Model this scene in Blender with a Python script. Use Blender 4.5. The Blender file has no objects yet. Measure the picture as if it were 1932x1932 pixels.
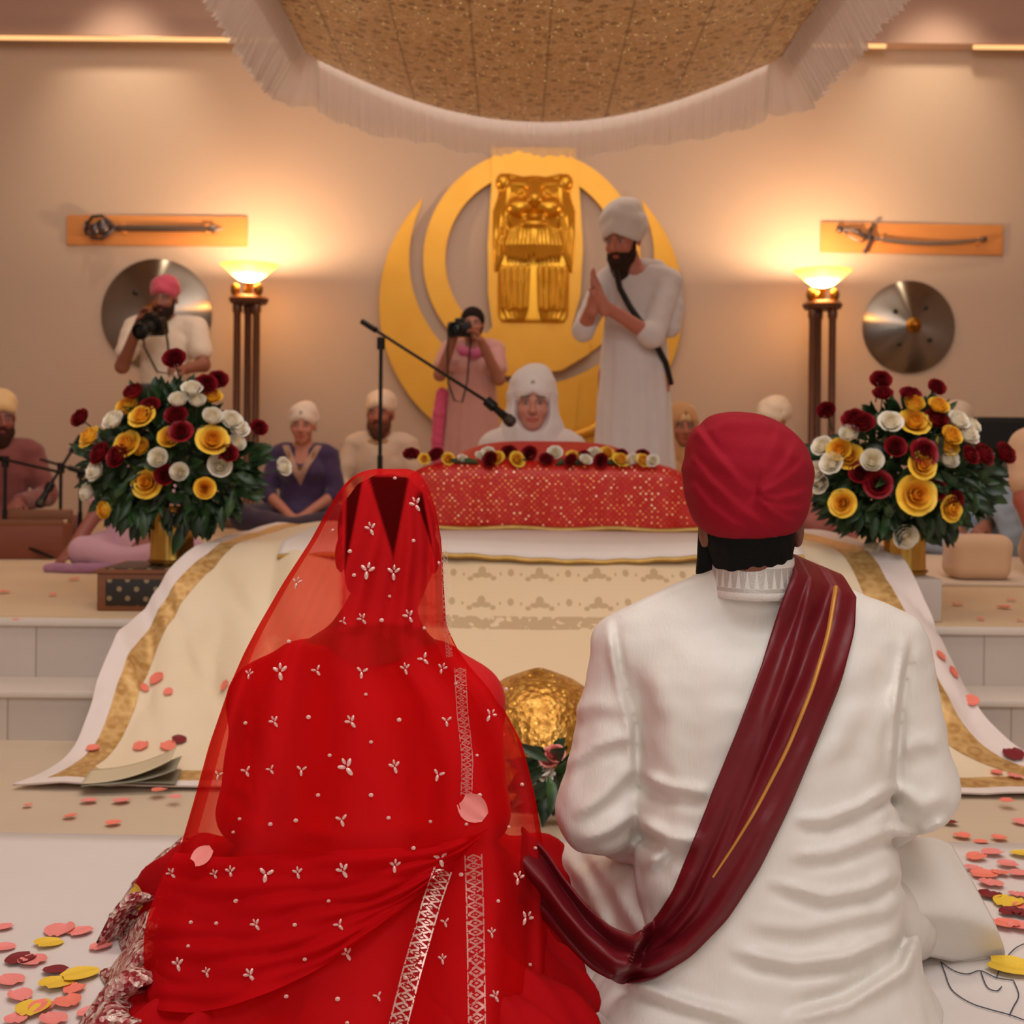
import bpy, math, random
import numpy as np
from mathutils import Vector, Matrix
from mathutils.bvhtree import BVHTree
random.seed(7)
RNG = np.random.RandomState(11)
SC = bpy.context.scene
COL = SC.collection
PI = math.pi
F = 2400.0            # focal length in pixels of the 1932 px frame
CAMZ = 0.91           # height of the kneeling photographer's lens
HOR = 850.0
ROLL = math.radians(0.55)
_cr, _sr = math.cos(ROLL), math.sin(ROLL)

def at(px, py, d):
    """point at depth d seen at photo position px, py (used to measure the place from the photograph)"""
    dx, dy = px - 966.0, py - HOR
    x = dx*_cr + dy*_sr
    y = -dx*_sr + dy*_cr
    return Vector((x*d/F, d, CAMZ - y*d/F))

def on_z(px, py, z):
    dx, dy = px - 966.0, py - HOR
    y = -dx*_sr + dy*_cr
    d = (CAMZ - z)*F/max(y, 1e-3)
    return at(px, py, d)

# ---------------------------------------------------------------- objects
def link(o, parent=None):
    COL.objects.link(o)
    if parent is not None:
        o.parent = parent
    return o

def tag(o, label=None, cat=None, group=None, kind=None):
    if label: o['label'] = label
    if cat: o['category'] = cat
    if group: o['group'] = group
    if kind: o['kind'] = kind
    return o

def empty(name, loc=(0, 0, 0), label=None, cat=None, group=None, rot=(0, 0, 0), scale=1.0):
    o = bpy.data.objects.new(name, None)
    o.empty_display_size = 0.05
    link(o)
    o.location = loc; o.rotation_euler = rot; o.scale = (scale,)*3
    return tag(o, label, cat, group)

def mesh_obj(name, V, Fc, mat=None, parent=None, smooth=True, uv=None, cols=None, attr=None):
    me = bpy.data.meshes.new(name)
    V = np.asarray(V, dtype=np.float32).reshape(-1, 3)
    if isinstance(Fc, np.ndarray):
        n, k = Fc.shape
        me.vertices.add(len(V)); me.vertices.foreach_set('co', V.ravel())
        me.loops.add(n*k); me.loops.foreach_set('vertex_index', Fc.astype(np.int32).ravel())
        me.polygons.add(n)
        me.polygons.foreach_set('loop_start', np.arange(0, n*k, k, dtype=np.int32))
        me.polygons.foreach_set('loop_total', np.full(n, k, dtype=np.int32))
        me.update(calc_edges=True)
    else:
        me.from_pydata([tuple(v) for v in V.tolist()], [], [tuple(f) for f in Fc])
    me.validate()
    if smooth and len(me.polygons):
        me.polygons.foreach_set('use_smooth', np.ones(len(me.polygons), dtype=bool))
    if uv is not None:
        lay = me.uv_layers.new(name='UVMap')
        idx = np.zeros(len(me.loops), dtype=np.int32); me.loops.foreach_get('vertex_index', idx)
        lay.data.foreach_set('uv', np.asarray(uv, dtype=np.float32)[idx].ravel())
    if cols is not None:
        a = me.color_attributes.new(name='Col', type='FLOAT_COLOR', domain='POINT')
        c = np.ones((len(V), 4), dtype=np.float32); c[:, :3] = cols
        a.data.foreach_set('color', c.ravel())
    if attr is not None:
        for k, v in attr.items():
            a = me.attributes.new(name=k, type='FLOAT', domain='POINT')
            a.data.foreach_set('value', np.asarray(v, dtype=np.float32))
    me.update()
    o = bpy.data.objects.new(name, me)
    if mat is not None: me.materials.append(mat)
    return link(o, parent)

class MB:
    """collects shapes into one mesh"""
    def __init__(s): s.V = []; s.F = []; s.n = 0
    def add(s, V, Fc):
        s.V += [tuple(v) for v in V]
        s.F += [tuple(i + s.n for i in f) for f in Fc]
        s.n = len(s.V); return s
    def box(s, c, size, bev=0.0, rot=None):
        hx, hy, hz = size[0]/2, size[1]/2, size[2]/2
        b = min(bev, hx*.9, hy*.9, hz*.9)
        pts = []
        if b <= 0:
            for z in (-hz, hz):
                for x, y in ((-hx, -hy), (hx, -hy), (hx, hy), (-hx, hy)): pts.append((x, y, z))
            fs = [(3, 2, 1, 0), (4, 5, 6, 7), (0, 1, 5, 4), (1, 2, 6, 5), (2, 3, 7, 6), (3, 0, 4, 7)]
        else:
            rings = [(-hz, b), (-hz + b*.3, b*.3), (-hz + b, 0), (hz - b, 0), (hz - b*.3, b*.3), (hz, b)]
            fs = []
            for z, ins in rings:
                X, Y = hx - ins, hy - ins
                q = b*.45
                for (x, y) in ((-X + q, -Y), (X - q, -Y), (X, -Y + q), (X, Y - q), (X - q, Y), (-X + q, Y), (-X, Y - q), (-X, -Y + q)):
                    pts.append((x, y, z))
            m = 8
            for r in range(len(rings) - 1):
                for i in range(m):
                    j = (i + 1) % m
                    fs.append((r*m + i, r*m + j, (r + 1)*m + j, (r + 1)*m + i))
            fs.append(tuple(reversed(range(m)))); fs.append(tuple(range((len(rings) - 1)*m, len(rings)*m)))
        R = rot if rot is not None else Matrix.Identity(3)
        return s.add([Vector(c) + R @ Vector(p) for p in pts], fs)
    def lathe(s, prof, c=(0, 0, 0), n=24, rot=None, cap=True):
        R = rot if rot is not None else Matrix.Identity(3)
        pts = []; fs = []
        for r, z in prof:
            for i in range(n):
                a = 2*PI*i/n
                pts.append(Vector(c) + R @ Vector((r*math.cos(a), r*math.sin(a), z)))
        for k in range(len(prof) - 1):
            for i in range(n):
                j = (i + 1) % n
                fs.append((k*n + i, k*n + j, (k + 1)*n + j, (k + 1)*n + i))
        if cap:
            if prof[0][0] > 1e-6: fs.append(tuple(reversed(range(n))))
            if prof[-1][0] > 1e-6: fs.append(tuple(range((len(prof) - 1)*n, len(prof)*n)))
        return s.add(pts, fs)
    def tube(s, path, r, n=8, closed=False):
        P = [Vector(p) for p in path]
        rs = r if isinstance(r, (list, tuple)) else [r]*len(P)
        pts = []; fs = []
        up = None
        for i, p in enumerate(P):
            t = (P[min(i + 1, len(P) - 1)] - P[max(i - 1, 0)])
            t = t.normalized() if t.length > 1e-9 else Vector((0, 0, 1))
            if up is None:
                a = Vector((0, 0, 1)) if abs(t.z) < .9 else Vector((1, 0, 0))
                up = (a - t*a.dot(t)).normalized()
            else:
                up = (up - t*up.dot(t)).normalized()
            sd = t.cross(up)
            for k in range(n):
                a = 2*PI*k/n
                pts.append(p + (up*math.cos(a) + sd*math.sin(a))*rs[i])
        for i in range(len(P) - 1):
            for k in range(n):
                j = (k + 1) % n
                fs.append((i*n + k, i*n + j, (i + 1)*n + j, (i + 1)*n + k))
        fs.append(tuple(reversed(range(n)))); fs.append(tuple(range((len(P) - 1)*n, len(P)*n)))
        return s.add(pts, fs)
    def ball(s, c, r, n=14, m=9, rot=None):
        rx, ry, rz = (r, r, r) if not isinstance(r, (tuple, list)) else r
        R = rot if rot is not None else Matrix.Identity(3)
        pts = []; fs = []
        for j in range(m + 1):
            t = PI*j/m
            for i in range(n):
                a = 2*PI*i/n
                rr = max(math.sin(t), 1e-4)
                pts.append(Vector(c) + R @ Vector((rx*rr*math.cos(a), ry*rr*math.sin(a), -rz*math.cos(t))))
        for j in range(m):
            for i in range(n):
                k = (i + 1) % n
                fs.append((j*n + i, j*n + k, (j + 1)*n + k, (j + 1)*n + i))
        fs.append(tuple(reversed(range(n)))); fs.append(tuple(range(m*n, (m + 1)*n)))
        return s.add(pts, fs)
    def extrude(s, outline, y0, y1):
        """closed outline of (x, z) points extruded from y0 to y1 (triangulated by ear clipping)"""
        from mathutils.geometry import tessellate_polygon
        n = len(outline)
        pts = [(x, y0, z) for x, z in outline] + [(x, y1, z) for x, z in outline]
        tri = tessellate_polygon([[Vector((x, z, 0)) for x, z in outline]])
        fs = [tuple(t) for t in tri] + [tuple(i + n for i in reversed(t)) for t in tri]
        for i in range(n):
            j = (i + 1) % n
            fs.append((i, i + n, j + n, j))
        return s.add(pts, fs)
    def build(s, name, mat, parent=None, smooth=True, **k):
        o = mesh_obj(name, s.V, s.F, mat, parent, smooth, **k)
        if smooth: auto_smooth(o)
        return o

def auto_smooth(o, ang=40):
    import bmesh
    bm = bmesh.new(); bm.from_mesh(o.data)
    bmesh.ops.recalc_face_normals(bm, faces=bm.faces)
    lim = math.radians(ang)
    for e in bm.edges:
        if len(e.link_faces) == 2 and e.calc_face_angle(0) > lim: e.smooth = False
    bm.to_mesh(o.data); bm.free()

def grid_obj(name, G, mat, parent=None, uv=None, attr=None, thick=0.0, closed_u=False):
    """G: (nv, nu, 3) array of points -> sheet mesh"""
    nv, nu = G.shape[:2]
    idx = np.arange(nv*nu).reshape(nv, nu)
    if closed_u:
        idx = np.concatenate([idx, idx[:, :1]], 1)
    q = np.stack([idx[:-1, :-1], idx[:-1, 1:], idx[1:, 1:], idx[1:, :-1]], -1).reshape(-1, 4)
    V = G.reshape(-1, 3)
    if uv is None:
        u, v = np.meshgrid(np.linspace(0, 1, nu), np.linspace(0, 1, nv)); uv = np.stack([u, v], -1)
    o = mesh_obj(name, V, q, mat, parent, True, uv=np.asarray(uv).reshape(-1, 2), attr=attr)
    if thick:
        m = o.modifiers.new('thickness', 'SOLIDIFY'); m.thickness = thick; m.offset = 0
    return o

# ---------------------------------------------------------------- materials
def lin(c):
    if isinstance(c, str):
        c = [int(c[i:i+2], 16)/255 for i in (0, 2, 4)]
        c = [x/12.92 if x <= .04045 else ((x + .055)/1.055)**2.4 for x in c]
    return (c[0], c[1], c[2], 1.0)

class NT:
    def __init__(s, name):
        s.m = bpy.data.materials.new(name); s.m.use_nodes = True
        s.t = s.m.node_tree; s.t.nodes.clear()
        s.out = s.t.nodes.new('ShaderNodeOutputMaterial')
    def n(s, typ, **k):
        nd = s.t.nodes.new('ShaderNode' + typ)
        for a, v in k.items(): setattr(nd, a, v)
        return nd
    def l(s, a, b): s.t.links.new(a, b)
    def val(s, sock, v):
        if hasattr(v, 'is_output') or isinstance(v, bpy.types.NodeSocket): s.l(v, sock)
        else: sock.default_value = v
    def math(s, op, a, b=0.0, c=None):
        nd = s.n('Math', operation=op); s.val(nd.inputs[0], a); s.val(nd.inputs[1], b)
        if c is not None: s.val(nd.inputs[2], c)
        return nd.outputs[0]
    def mix(s, f, a, b):
        nd = s.n('Mix', data_type='RGBA'); s.val(nd.inputs[0], f); s.val(nd.inputs[6], a); s.val(nd.inputs[7], b)
        return nd.outputs[2]
    def noise(s, scale, detail=3, vec=None, rough=.5):
        nd = s.n('TexNoise'); nd.inputs['Scale'].default_value = scale; nd.inputs['Detail'].default_value = detail
        nd.inputs['Roughness'].default_value = rough
        if vec is not None: s.l(vec, nd.inputs['Vector'])
        return nd.outputs['Fac']
    def coord(s, which='Object'):
        return s.n('TexCoord').outputs[which]
    def ramp(s, f, stops):
        nd = s.n('ValToRGB'); e = nd.color_ramp.elements
        while len(e) < len(stops): e.new(.5)
        for i, (p, c) in enumerate(stops): e[i].position = p; e[i].color = c
        s.l(f, nd.inputs[0]); return nd.outputs[0]
    def bump(s, h, strength=.3, dist=.01):
        nd = s.n('Bump'); nd.inputs['Strength'].default_value = strength; nd.inputs['Distance'].default_value = dist
        s.l(h, nd.inputs['Height']); return nd.outputs[0]
    def bsdf(s, color, rough=.6, metal=0.0, normal=None, **k):
        p = s.n('BsdfPrincipled')
        s.val(p.inputs['Base Color'], color); s.val(p.inputs['Roughness'], rough); s.val(p.inputs['Metallic'], metal)
        if normal is not None: s.l(normal, p.inputs['Normal'])
        for a, v in k.items(): s.val(p.inputs[a.replace('_', ' ')], v)
        return p
    def done(s, sh):
        s.l(sh.outputs[0] if hasattr(sh, 'outputs') else sh, s.out.inputs['Surface']); return s.m

def mat(name, color, rough=.6, metal=0.0, var=.12, scale=12.0, bump=0.0, bscale=60.0, **k):
    t = NT(name); c = lin(color)
    co = t.coord('Object')
    f = t.noise(scale, 3, co)
    dark = tuple(x*(1 - var) for x in c[:3]) + (1,)
    lite = tuple(min(1, x*(1 + var)) for x in c[:3]) + (1,)
    colr = t.mix(f, dark, lite)
    nr = t.bump(t.noise(bscale, 4, co), bump, .004) if bump else None
    return t.done(t.bsdf(colr, rough, metal, nr, **k))

def fabric(name, color, rough=.8, weave=500.0, var=.1, sheen=.06, scale=9, bump=.15, folds=0.0):
    t = NT(name); c = lin(color); co = t.coord('Object')
    f = t.noise(scale, 4, co)
    dark = tuple(x*(1 - var) for x in c[:3]) + (1,)
    lite = tuple(min(1, x*(1 + var)) for x in c[:3]) + (1,)
    colr = t.mix(f, dark, lite)
    h = t.noise(weave, 1, co)
    if folds:
        h = t.math('ADD', h, t.math('MULTIPLY', t.noise(7, 2, co), folds))
    p = t.bsdf(colr, rough, 0, t.bump(h, bump, .003))
    p.inputs['Sheen Weight'].default_value = sheen
    p.inputs['Sheen Roughness'].default_value = .5
    return t.done(p)

# ---------------------------------------------------------------- signed-distance sculpting
def smin(a, b, k):
    if k <= 0: return np.minimum(a, b)
    h = np.clip(.5 + .5*(b - a)/k, 0, 1)
    return b + (a - b)*h - k*h*(1 - h)
def smax(a, b, k): return -smin(-a, -b, k)
def V3(*a): return np.array(a, dtype=np.float64)
def cone(P, a, b, ra, rb, sy=1.0):
    a = np.asarray(a, float); b = np.asarray(b, float)
    if sy != 1.0:
        s = np.array([1, sy, 1.0]); return cone(P*s, a*s, b*s, ra, rb)/max(sy, 1)
    ab = b - a; t = np.clip(((P - a) @ ab)/max(ab @ ab, 1e-12), 0, 1)
    q = P - a - t[:, None]*ab
    return np.sqrt((q*q).sum(1)) - (ra + (rb - ra)*t)
def ell(P, c, r):
    q = P - np.asarray(c, float); r = np.asarray(r, float)
    k0 = np.sqrt(((q/r)**2).sum(1)); k1 = np.sqrt(((q/(r*r))**2).sum(1))
    return k0*(k0 - 1)/np.maximum(k1, 1e-9)
def rbox(P, c, hs, r):
    q = np.abs(P - np.asarray(c, float)) - (np.asarray(hs, float) - r)
    return np.sqrt((np.maximum(q, 0)**2).sum(1)) + np.minimum(q.max(1), 0) - r
def chain(P, pts, rad, sy=1.0):
    d = None
    for i in range(len(pts) - 1):
        e = cone(P, pts[i], pts[i+1], rad[i], rad[i+1], sy)
        d = e if d is None else smin(d, e, .012)
    return d

def surface(f, lo, hi, h, B=8):
    lo = np.asarray(lo, float); hi = np.asarray(hi, float)
    nb = np.ceil((hi - lo)/(h*B)).astype(int)
    N = nb*B
    bc = [lo[i] + (np.arange(nb[i]) + .5)*B*h - h*.5 for i in range(3)]
    C = np.stack(np.meshgrid(*bc, indexing='ij'), -1).reshape(-1, 3)
    dc = f(C)
    act = np.abs(dc) < h*B*.87*1.25 + 2.5*h
    D = np.where(dc < 0, -1.0, 1.0).reshape(nb).repeat(B, 0).repeat(B, 1).repeat(B, 2).astype(np.float32)
    off = np.stack(np.meshgrid(*[np.arange(B)]*3, indexing='ij'), -1).reshape(-1, 3)
    ai = np.argwhere(act.reshape(nb))
    for s in range(0, len(ai), 400):
        b = ai[s:s+400]
        ix = (b[:, None, :]*B + off[None]).reshape(-1, 3)
        D[ix[:, 0], ix[:, 1], ix[:, 2]] = f(lo + ix*h)
    S = D < 0
    cor = [(i, j, k) for i in (0, 1) for j in (0, 1) for k in (0, 1)]
    cnt = np.zeros(tuple(N - 1), dtype=np.int8)
    for i, j, k in cor:
        cnt += S[i:N[0]-1+i, j:N[1]-1+j, k:N[2]-1+k]
    cells = np.argwhere((cnt > 0) & (cnt < 8))
    cid = np.full(tuple(N - 1), -1, dtype=np.int64); cid[cells[:, 0], cells[:, 1], cells[:, 2]] = np.arange(len(cells))
    acc = np.zeros((len(cells), 3)); num = np.zeros(len(cells))
    for a in cor:
        for ax in range(3):
            if a[ax] == 1: continue
            b = list(a); b[ax] = 1
            da = D[cells[:, 0]+a[0], cells[:, 1]+a[1], cells[:, 2]+a[2]].astype(float)
            db = D[cells[:, 0]+b[0], cells[:, 1]+b[1], cells[:, 2]+b[2]].astype(float)
            m = (da < 0) != (db < 0)
            t = np.where(m, da/np.where(m, da - db, 1), 0)
            p = np.tile(np.array(a, float), (len(cells), 1)); p[:, ax] = t
            acc += p*m[:, None]; num += m
    V = lo + (cells + acc/num[:, None])*h
    Q = []
    for ax in range(3):
        u, v = (ax+1) % 3, (ax+2) % 3
        sl0 = [slice(1, N[i]-1) for i in range(3)]; sl0[ax] = slice(0, N[ax]-1)
        sl1 = list(sl0); sl1[ax] = slice(1, N[ax])
        A, Bq = S[tuple(sl0)], S[tuple(sl1)]
        for flip, msk in ((False, A & ~Bq), (True, ~A & Bq)):
            e = np.argwhere(msk)
            if not len(e): continue
            base = e.copy()
            for i in range(3):
                if i != ax: base[:, i] += 1
            def cc(du, dv):
                c = base.copy(); c[:, u] += du; c[:, v] += dv
                return cid[c[:, 0], c[:, 1], c[:, 2]]
            q = np.stack([cc(-1, -1), cc(0, -1), cc(0, 0), cc(-1, 0)], 1)
            if flip: q = q[:, ::-1]
            Q.append(q)
    Q = np.concatenate(Q) if Q else np.zeros((0, 4), int)
    Q = Q[(Q >= 0).all(1)]
    return V, Q

def sculpt(name, f, lo, hi, h, mat, parent=None, colf=None, smooth_iter=1, uvf=None):
    V, Q = surface(f, lo, hi, h)
    for _ in range(smooth_iter):          # light relax
        n = len(V); acc = np.zeros((n, 3)); num = np.zeros(n)
        for k in range(4):
            a, b = Q[:, k], Q[:, (k+1) % 4]
            for i in range(3):
                acc[:, i] += np.bincount(a, V[b, i], n) + np.bincount(b, V[a, i], n)
            num += np.bincount(a, minlength=n) + np.bincount(b, minlength=n)
        V = V*.5 + .5*acc/np.maximum(num, 1)[:, None]
    return mesh_obj(name, V, Q, mat, parent, True, cols=colf(V) if colf else None)

def wob(P, f, s=0.0):
    """cheap smooth noise in [-1, 1] for cloth"""
    x, y, z = P[:, 0]*f, P[:, 1]*f, P[:, 2]*f
    return (np.sin(x*1.3 + 1.7*np.sin(y*.9 + s) + s) + np.sin(y*1.7 + 1.3*np.sin(z*1.1 + 2*s) + 2.1)
            + np.sin(z*1.5 + 1.5*np.sin(x*.8 + s*1.3) + 4.2))/3

def rotm(yaw=0, pitch=0, roll=0):
    """yaw about z, pitch: nod forward (facing -y) positive down, roll about facing axis"""
    R = Matrix.Rotation(yaw, 3, 'Z') @ Matrix.Rotation(pitch, 3, 'X') @ Matrix.Rotation(roll, 3, 'Y')
    return np.array(R)

def rank_words(i, n):
    return ['first', 'second', 'third', 'fourth', 'fifth', 'sixth', 'seventh', 'eighth', 'ninth', 'tenth', 'eleventh', 'twelfth',
            'thirteenth', 'fourteenth', 'fifteenth', 'sixteenth', 'seventeenth', 'eighteenth', 'nineteenth', 'twentieth'][i]
# ================================================================ setting
WALL_Y = 9.5
STG = 0.347
M = {}
def wall_mat():
    t = NT('painted_wall'); co = t.coord('Object')
    f = t.noise(.6, 4, co)
    c = t.mix(f, lin('BCA390'), lin('C4AC98'))
    g = t.noise(220, 2, co)
    return t.done(t.bsdf(c, .75, 0, t.bump(g, .06, .003)))
M['wall'] = wall_mat()
M['ceiling'] = mat('ceiling_paint', 'C8A890', .85, var=.03)
M['upper'] = mat('soffit_paint', 'B09284', .8, var=.04, scale=1.2)
M['carpet'] = fabric('beige_carpet', 'CDB89E', .95, 300, .10, .1, 3, .35)
M['stagefloor'] = fabric('stage_carpet', 'D2B48E', .95, 260, .10, .1, 2.5, .3)
def tile_mat():
    t = NT('riser_tile'); co = t.coord('Object')
    br = t.n('TexBrick'); br.offset = .5; br.inputs['Scale'].default_value = 1.0
    br.inputs['Brick Width'].default_value = .62; br.inputs['Row Height'].default_value = .9
    br.inputs['Mortar Size'].default_value = .0035
    br.inputs['Color1'].default_value = lin('C5B7AC'); br.inputs['Color2'].default_value = lin('CBBDB2'); br.inputs['Mortar'].default_value = lin('A39488')
    sx = t.n('SeparateXYZ'); t.l(co, sx.inputs[0]); cx = t.n('CombineXYZ'); t.l(sx.outputs[0], cx.inputs[0]); t.l(t.math('ADD', sx.outputs[2], .45), cx.inputs[1])
    t.l(cx.outputs[0], br.inputs['Vector'])
    c = t.mix(t.math('MULTIPLY', t.noise(8, 4, co), .35), br.outputs['Color'], lin('B3A79F'))
    return t.done(t.bsdf(c, .45))
M['tile'] = tile_mat()
M['nosing'] = mat('step_nosing', 'D5C8BC', .4, var=.04)
M['sheet'] = fabric('white_floor_sheet', 'DCD3CE', .9, 400, .05, .2, 4, .2, .4)

def slab(name, lo, hi, m, bev=0.0, kind='structure', parent=None):
    c = [(a + b)/2 for a, b in zip(lo, hi)]; s = [b - a for a, b in zip(lo, hi)]
    o = MB().box((0, 0, 0), s, bev).build(name, m, parent, smooth=bev > 0); o.location = c
    if kind: o['kind'] = kind
    return o
slab('floor', (-5.5, -4, -.1), (5.5, 3.93, 0), M['carpet'])
slab('wall_back', (-5.5, WALL_Y, 0), (5.5, WALL_Y + .15, 4.7), M['wall'])
slab('wall_left', (-5.65, -4, 0), (-5.5, WALL_Y + .15, 4.7), M['wall'])
slab('wall_right', (5.5, -4, 0), (5.65, WALL_Y + .15, 4.7), M['wall'])
slab('ceiling', (-5.65, -4, 4.7), (5.65, WALL_Y + .15, 4.85), M['ceiling'])
slab('floor_step', (-5.5, 3.93, -.1), (5.5, 4.16, .156 - .012), M['tile'])
slab('floor_stage', (-5.5, 4.16, -.1), (5.5, WALL_Y, STG - .004), M['tile'])
slab('trim_1', (-5.5, 3.918, .132), (5.5, 4.16, .156), M['nosing'], .006)
slab('trim_2', (-5.5, 4.148, STG - .026), (5.5, 4.30, STG), M['nosing'], .006)
slab('floor_stage_carpet', (-5.5, 4.175, STG - .003), (5.5, WALL_Y, STG + .006), M['stagefloor'])
slab('wall_upper', (-5.5, WALL_Y - .16, 3.93), (5.5, WALL_Y, 4.7), M['upper'])
STG += .006

# white floor sheet under the couple, with a printed line drawing in one corner
g = np.zeros((60, 90, 3))
X, Y = np.meshgrid(np.linspace(-3.2, 3.2, 90), np.linspace(-1.2, 2.965, 60))
g[..., 0] = X; g[..., 1] = Y + .012*np.sin(X*3); g[..., 2] = .006 + .0025*np.sin(X*5 + Y*4)*np.sin(Y*7 + 1)
sheet = grid_obj('white_sheet', g, M['sheet'], thick=.003)
tag(sheet, 'large white cotton sheet spread on the floor under the couple', 'sheet')
M['ink'] = mat('printed_ink', '3A4150', .8)
mb = MB()
for line in ([(1775, 1815), (1800, 1832), (1825, 1838), (1850, 1832), (1880, 1845), (1912, 1850)], [(1775, 1815), (1782, 1834), (1796, 1868), (1830, 1892), (1868, 1905), (1905, 1915), (1932, 1925)],
             [(1912, 1850), (1922, 1878), (1912, 1900), (1905, 1915)], [(1880, 1845), (1893, 1815), (1915, 1790), (1935, 1780)], [(1850, 1832), (1862, 1862), (1880, 1870), (1890, 1862)]):
    cr = [Vector((x, y, 0)) for x, y in line]; sm_ = []
    for i in range(len(cr) - 1):
        p0, p1, p2, p3 = cr[max(i-1, 0)], cr[i], cr[i+1], cr[min(i+2, len(cr)-1)]
        for j in range(6):
            t = j/6; sm_.append(.5*((2*p1) + (p2 - p0)*t + (2*p0 - 5*p1 + 4*p2 - p3)*t*t + (3*p1 - p0 - 3*p2 + p3)*t**3))
    sm_.append(cr[-1])
    P = [on_z(q.x, q.y, .010) for q in sm_]
    mb.tube([(p.x, p.y, .0105) for p in P], .0010, 5)
o = mb.build('printed_pattern', M['ink'], sheet); o['label'] = 'dark outline drawing printed on the sheet'

# warm light strips along the top of the wall
def emis(name, col, st):
    t = NT(name); e = t.n('Emission'); e.inputs[0].default_value = lin(col); e.inputs[1].default_value = st
    return t.done(e)
M['strip'] = emis('rope_light', 'FFB878', 1.5)
M['strip_off'] = mat('rope_light_housing', 'B89072', .5)
M['alu'] = mat('brushed_housing', '9A8674', .4, .6)
for lbl, x0, x1 in (('long warm glowing light strip high on the wall left of the canopy', -120, 520),
                    ('short warm light strip on the wall beside the canopy ruffle', 1500, 1672),
                    ('warm light strip at the far end of the wall above the sword board', 1838, 2100)):
    a = at(x0, 96, WALL_Y - .19); b = at(x1, 96, WALL_Y - .19)
    root = empty('light_strip', ((a.x + b.x)/2, WALL_Y - .16, 3.9), lbl, 'light strip')
    L = b.x - a.x
    MB().tube([(-L/2, -.016, 0), (0, -.018, .0), (L/2, -.016, 0)], .017, 8).build('light_tube', M['strip'], root)
    MB().box((0, .012, .012), (L, .018, .05), .004).build('housing', M['alu'], root)

# ---------------------------------------------------------------- torchiere lamps
M['bronze'] = mat('bronze_column', '6E4A38', .42, .55, .15, 6, .1, 40)
M['brass'] = mat('aged_brass', '9A6A26', .32, .9, .15, 9)
def glass_mat():
    t = NT('amber_glass_bowl'); co = t.coord('Object')
    sx = t.n('SeparateXYZ'); t.l(co, sx.inputs[0])
    r = t.math('SQRT', t.math('ADD', t.math('MULTIPLY', sx.outputs[0], sx.outputs[0]), t.math('MULTIPLY', sx.outputs[1], sx.outputs[1])))
    f = t.math('MULTIPLY', r, 1/.21)
    e = t.n('Emission'); t.l(t.ramp(f, [(0, lin('FFE0A0')), (.5, lin('FFC060')), (1, lin('E8A050'))]), e.inputs[0])
    st = t.ramp(f, [(0, (1, 1, 1, 1)), (.4, (.8,)*3 + (1,)), (.62, (.10,)*3 + (1,)), (1, (.035,)*3 + (1,))])
    t.val(e.inputs[1], t.math('MULTIPLY', st, 34.0))
    g = t.bsdf(lin('F2CF94'), .25); g.inputs['Transmission Weight'].default_value = .3
    ad = t.n('AddShader'); t.l(e.outputs[0], ad.inputs[0]); t.l(g.outputs[0], ad.inputs[1])
    return t.done(ad.outputs[0])
M['bowl'] = glass_mat()
M['bulb'] = emis('lamp_bulb', 'FFDCB0', 600)
def lamp(px, d, lbl):
    base = at(px, 0, d); x = base.x
    r = empty('floor_lamp', (x, d, STG), lbl, 'lamp')
    k = d/F
    top = CAMZ - (516 - HOR)*k - STG           # bowl centre height above the stage
    zc = CAMZ - (570 - HOR)*k - STG            # capital
    MB().lathe([(.0, 0), (.19, 0), (.2, .012), (.19, .03), (.15, .05), (.0, .055)], n=28).build('base', M['bronze'], r)
    for cx, cy in ((-.074, -.03), (-.016, .055), (.062, -.04)):
        MB().lathe([(.0, .05), (.034, .05), (.034, .09), (.026, .1), (.026, zc - .1), (.034, zc - .09), (.034, zc - .05), (.03, zc - .03), (0, zc - .03)], (cx, cy, 0), 14).build('column', M['bronze'], r)
        mb = MB()
        cx *= 1.2; cy *= 1.2
        mb.lathe([(.0, zc + .02), (.016, zc + .02), (.03, zc + .045), (.034, zc + .07), (.028, zc + .095), (.012, zc + .108), (0, zc + .11)], (cx, cy, 0), 12)
        mb.build('finial', M['brass'], r)
    MB().lathe([(0, zc - .04), (.09, zc - .04), (.125, zc - .03), (.14, zc), (.125, zc + .02), (.1, zc + .026), (0, zc + .026)], n=28).build('capital', M['bronze'], r)
    MB().lathe([(0, zc + .02), (.022, zc + .02), (.018, zc + .07), (.03, zc + .115), (0, zc + .12)], n=14).build('socket', M['brass'], r)
    zb = top - .075
    bowl = MB().lathe([(.03, zb), (.07, zb + .01), (.12, zb + .045), (.165, zb + .085), (.205, zb + .112), (.207, zb + .118), (.16, zb + .092), (.115, zb + .054), (.068, zb + .02), (.03, zb + .012)], n=40, cap=False).build('glass_bowl', M['bowl'], r)
    MB().ball((0, 0, top + .012), (.045, .045, .05), 18, 12).build('bulb', M['bulb'], r)
    return r
lamp(475, 8.95, 'three-column bronze torchiere with glowing glass bowl behind the left bouquet')
lamp(1557, 8.95, 'three-column bronze torchiere with glowing bowl, between standing man and round shield')

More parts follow.
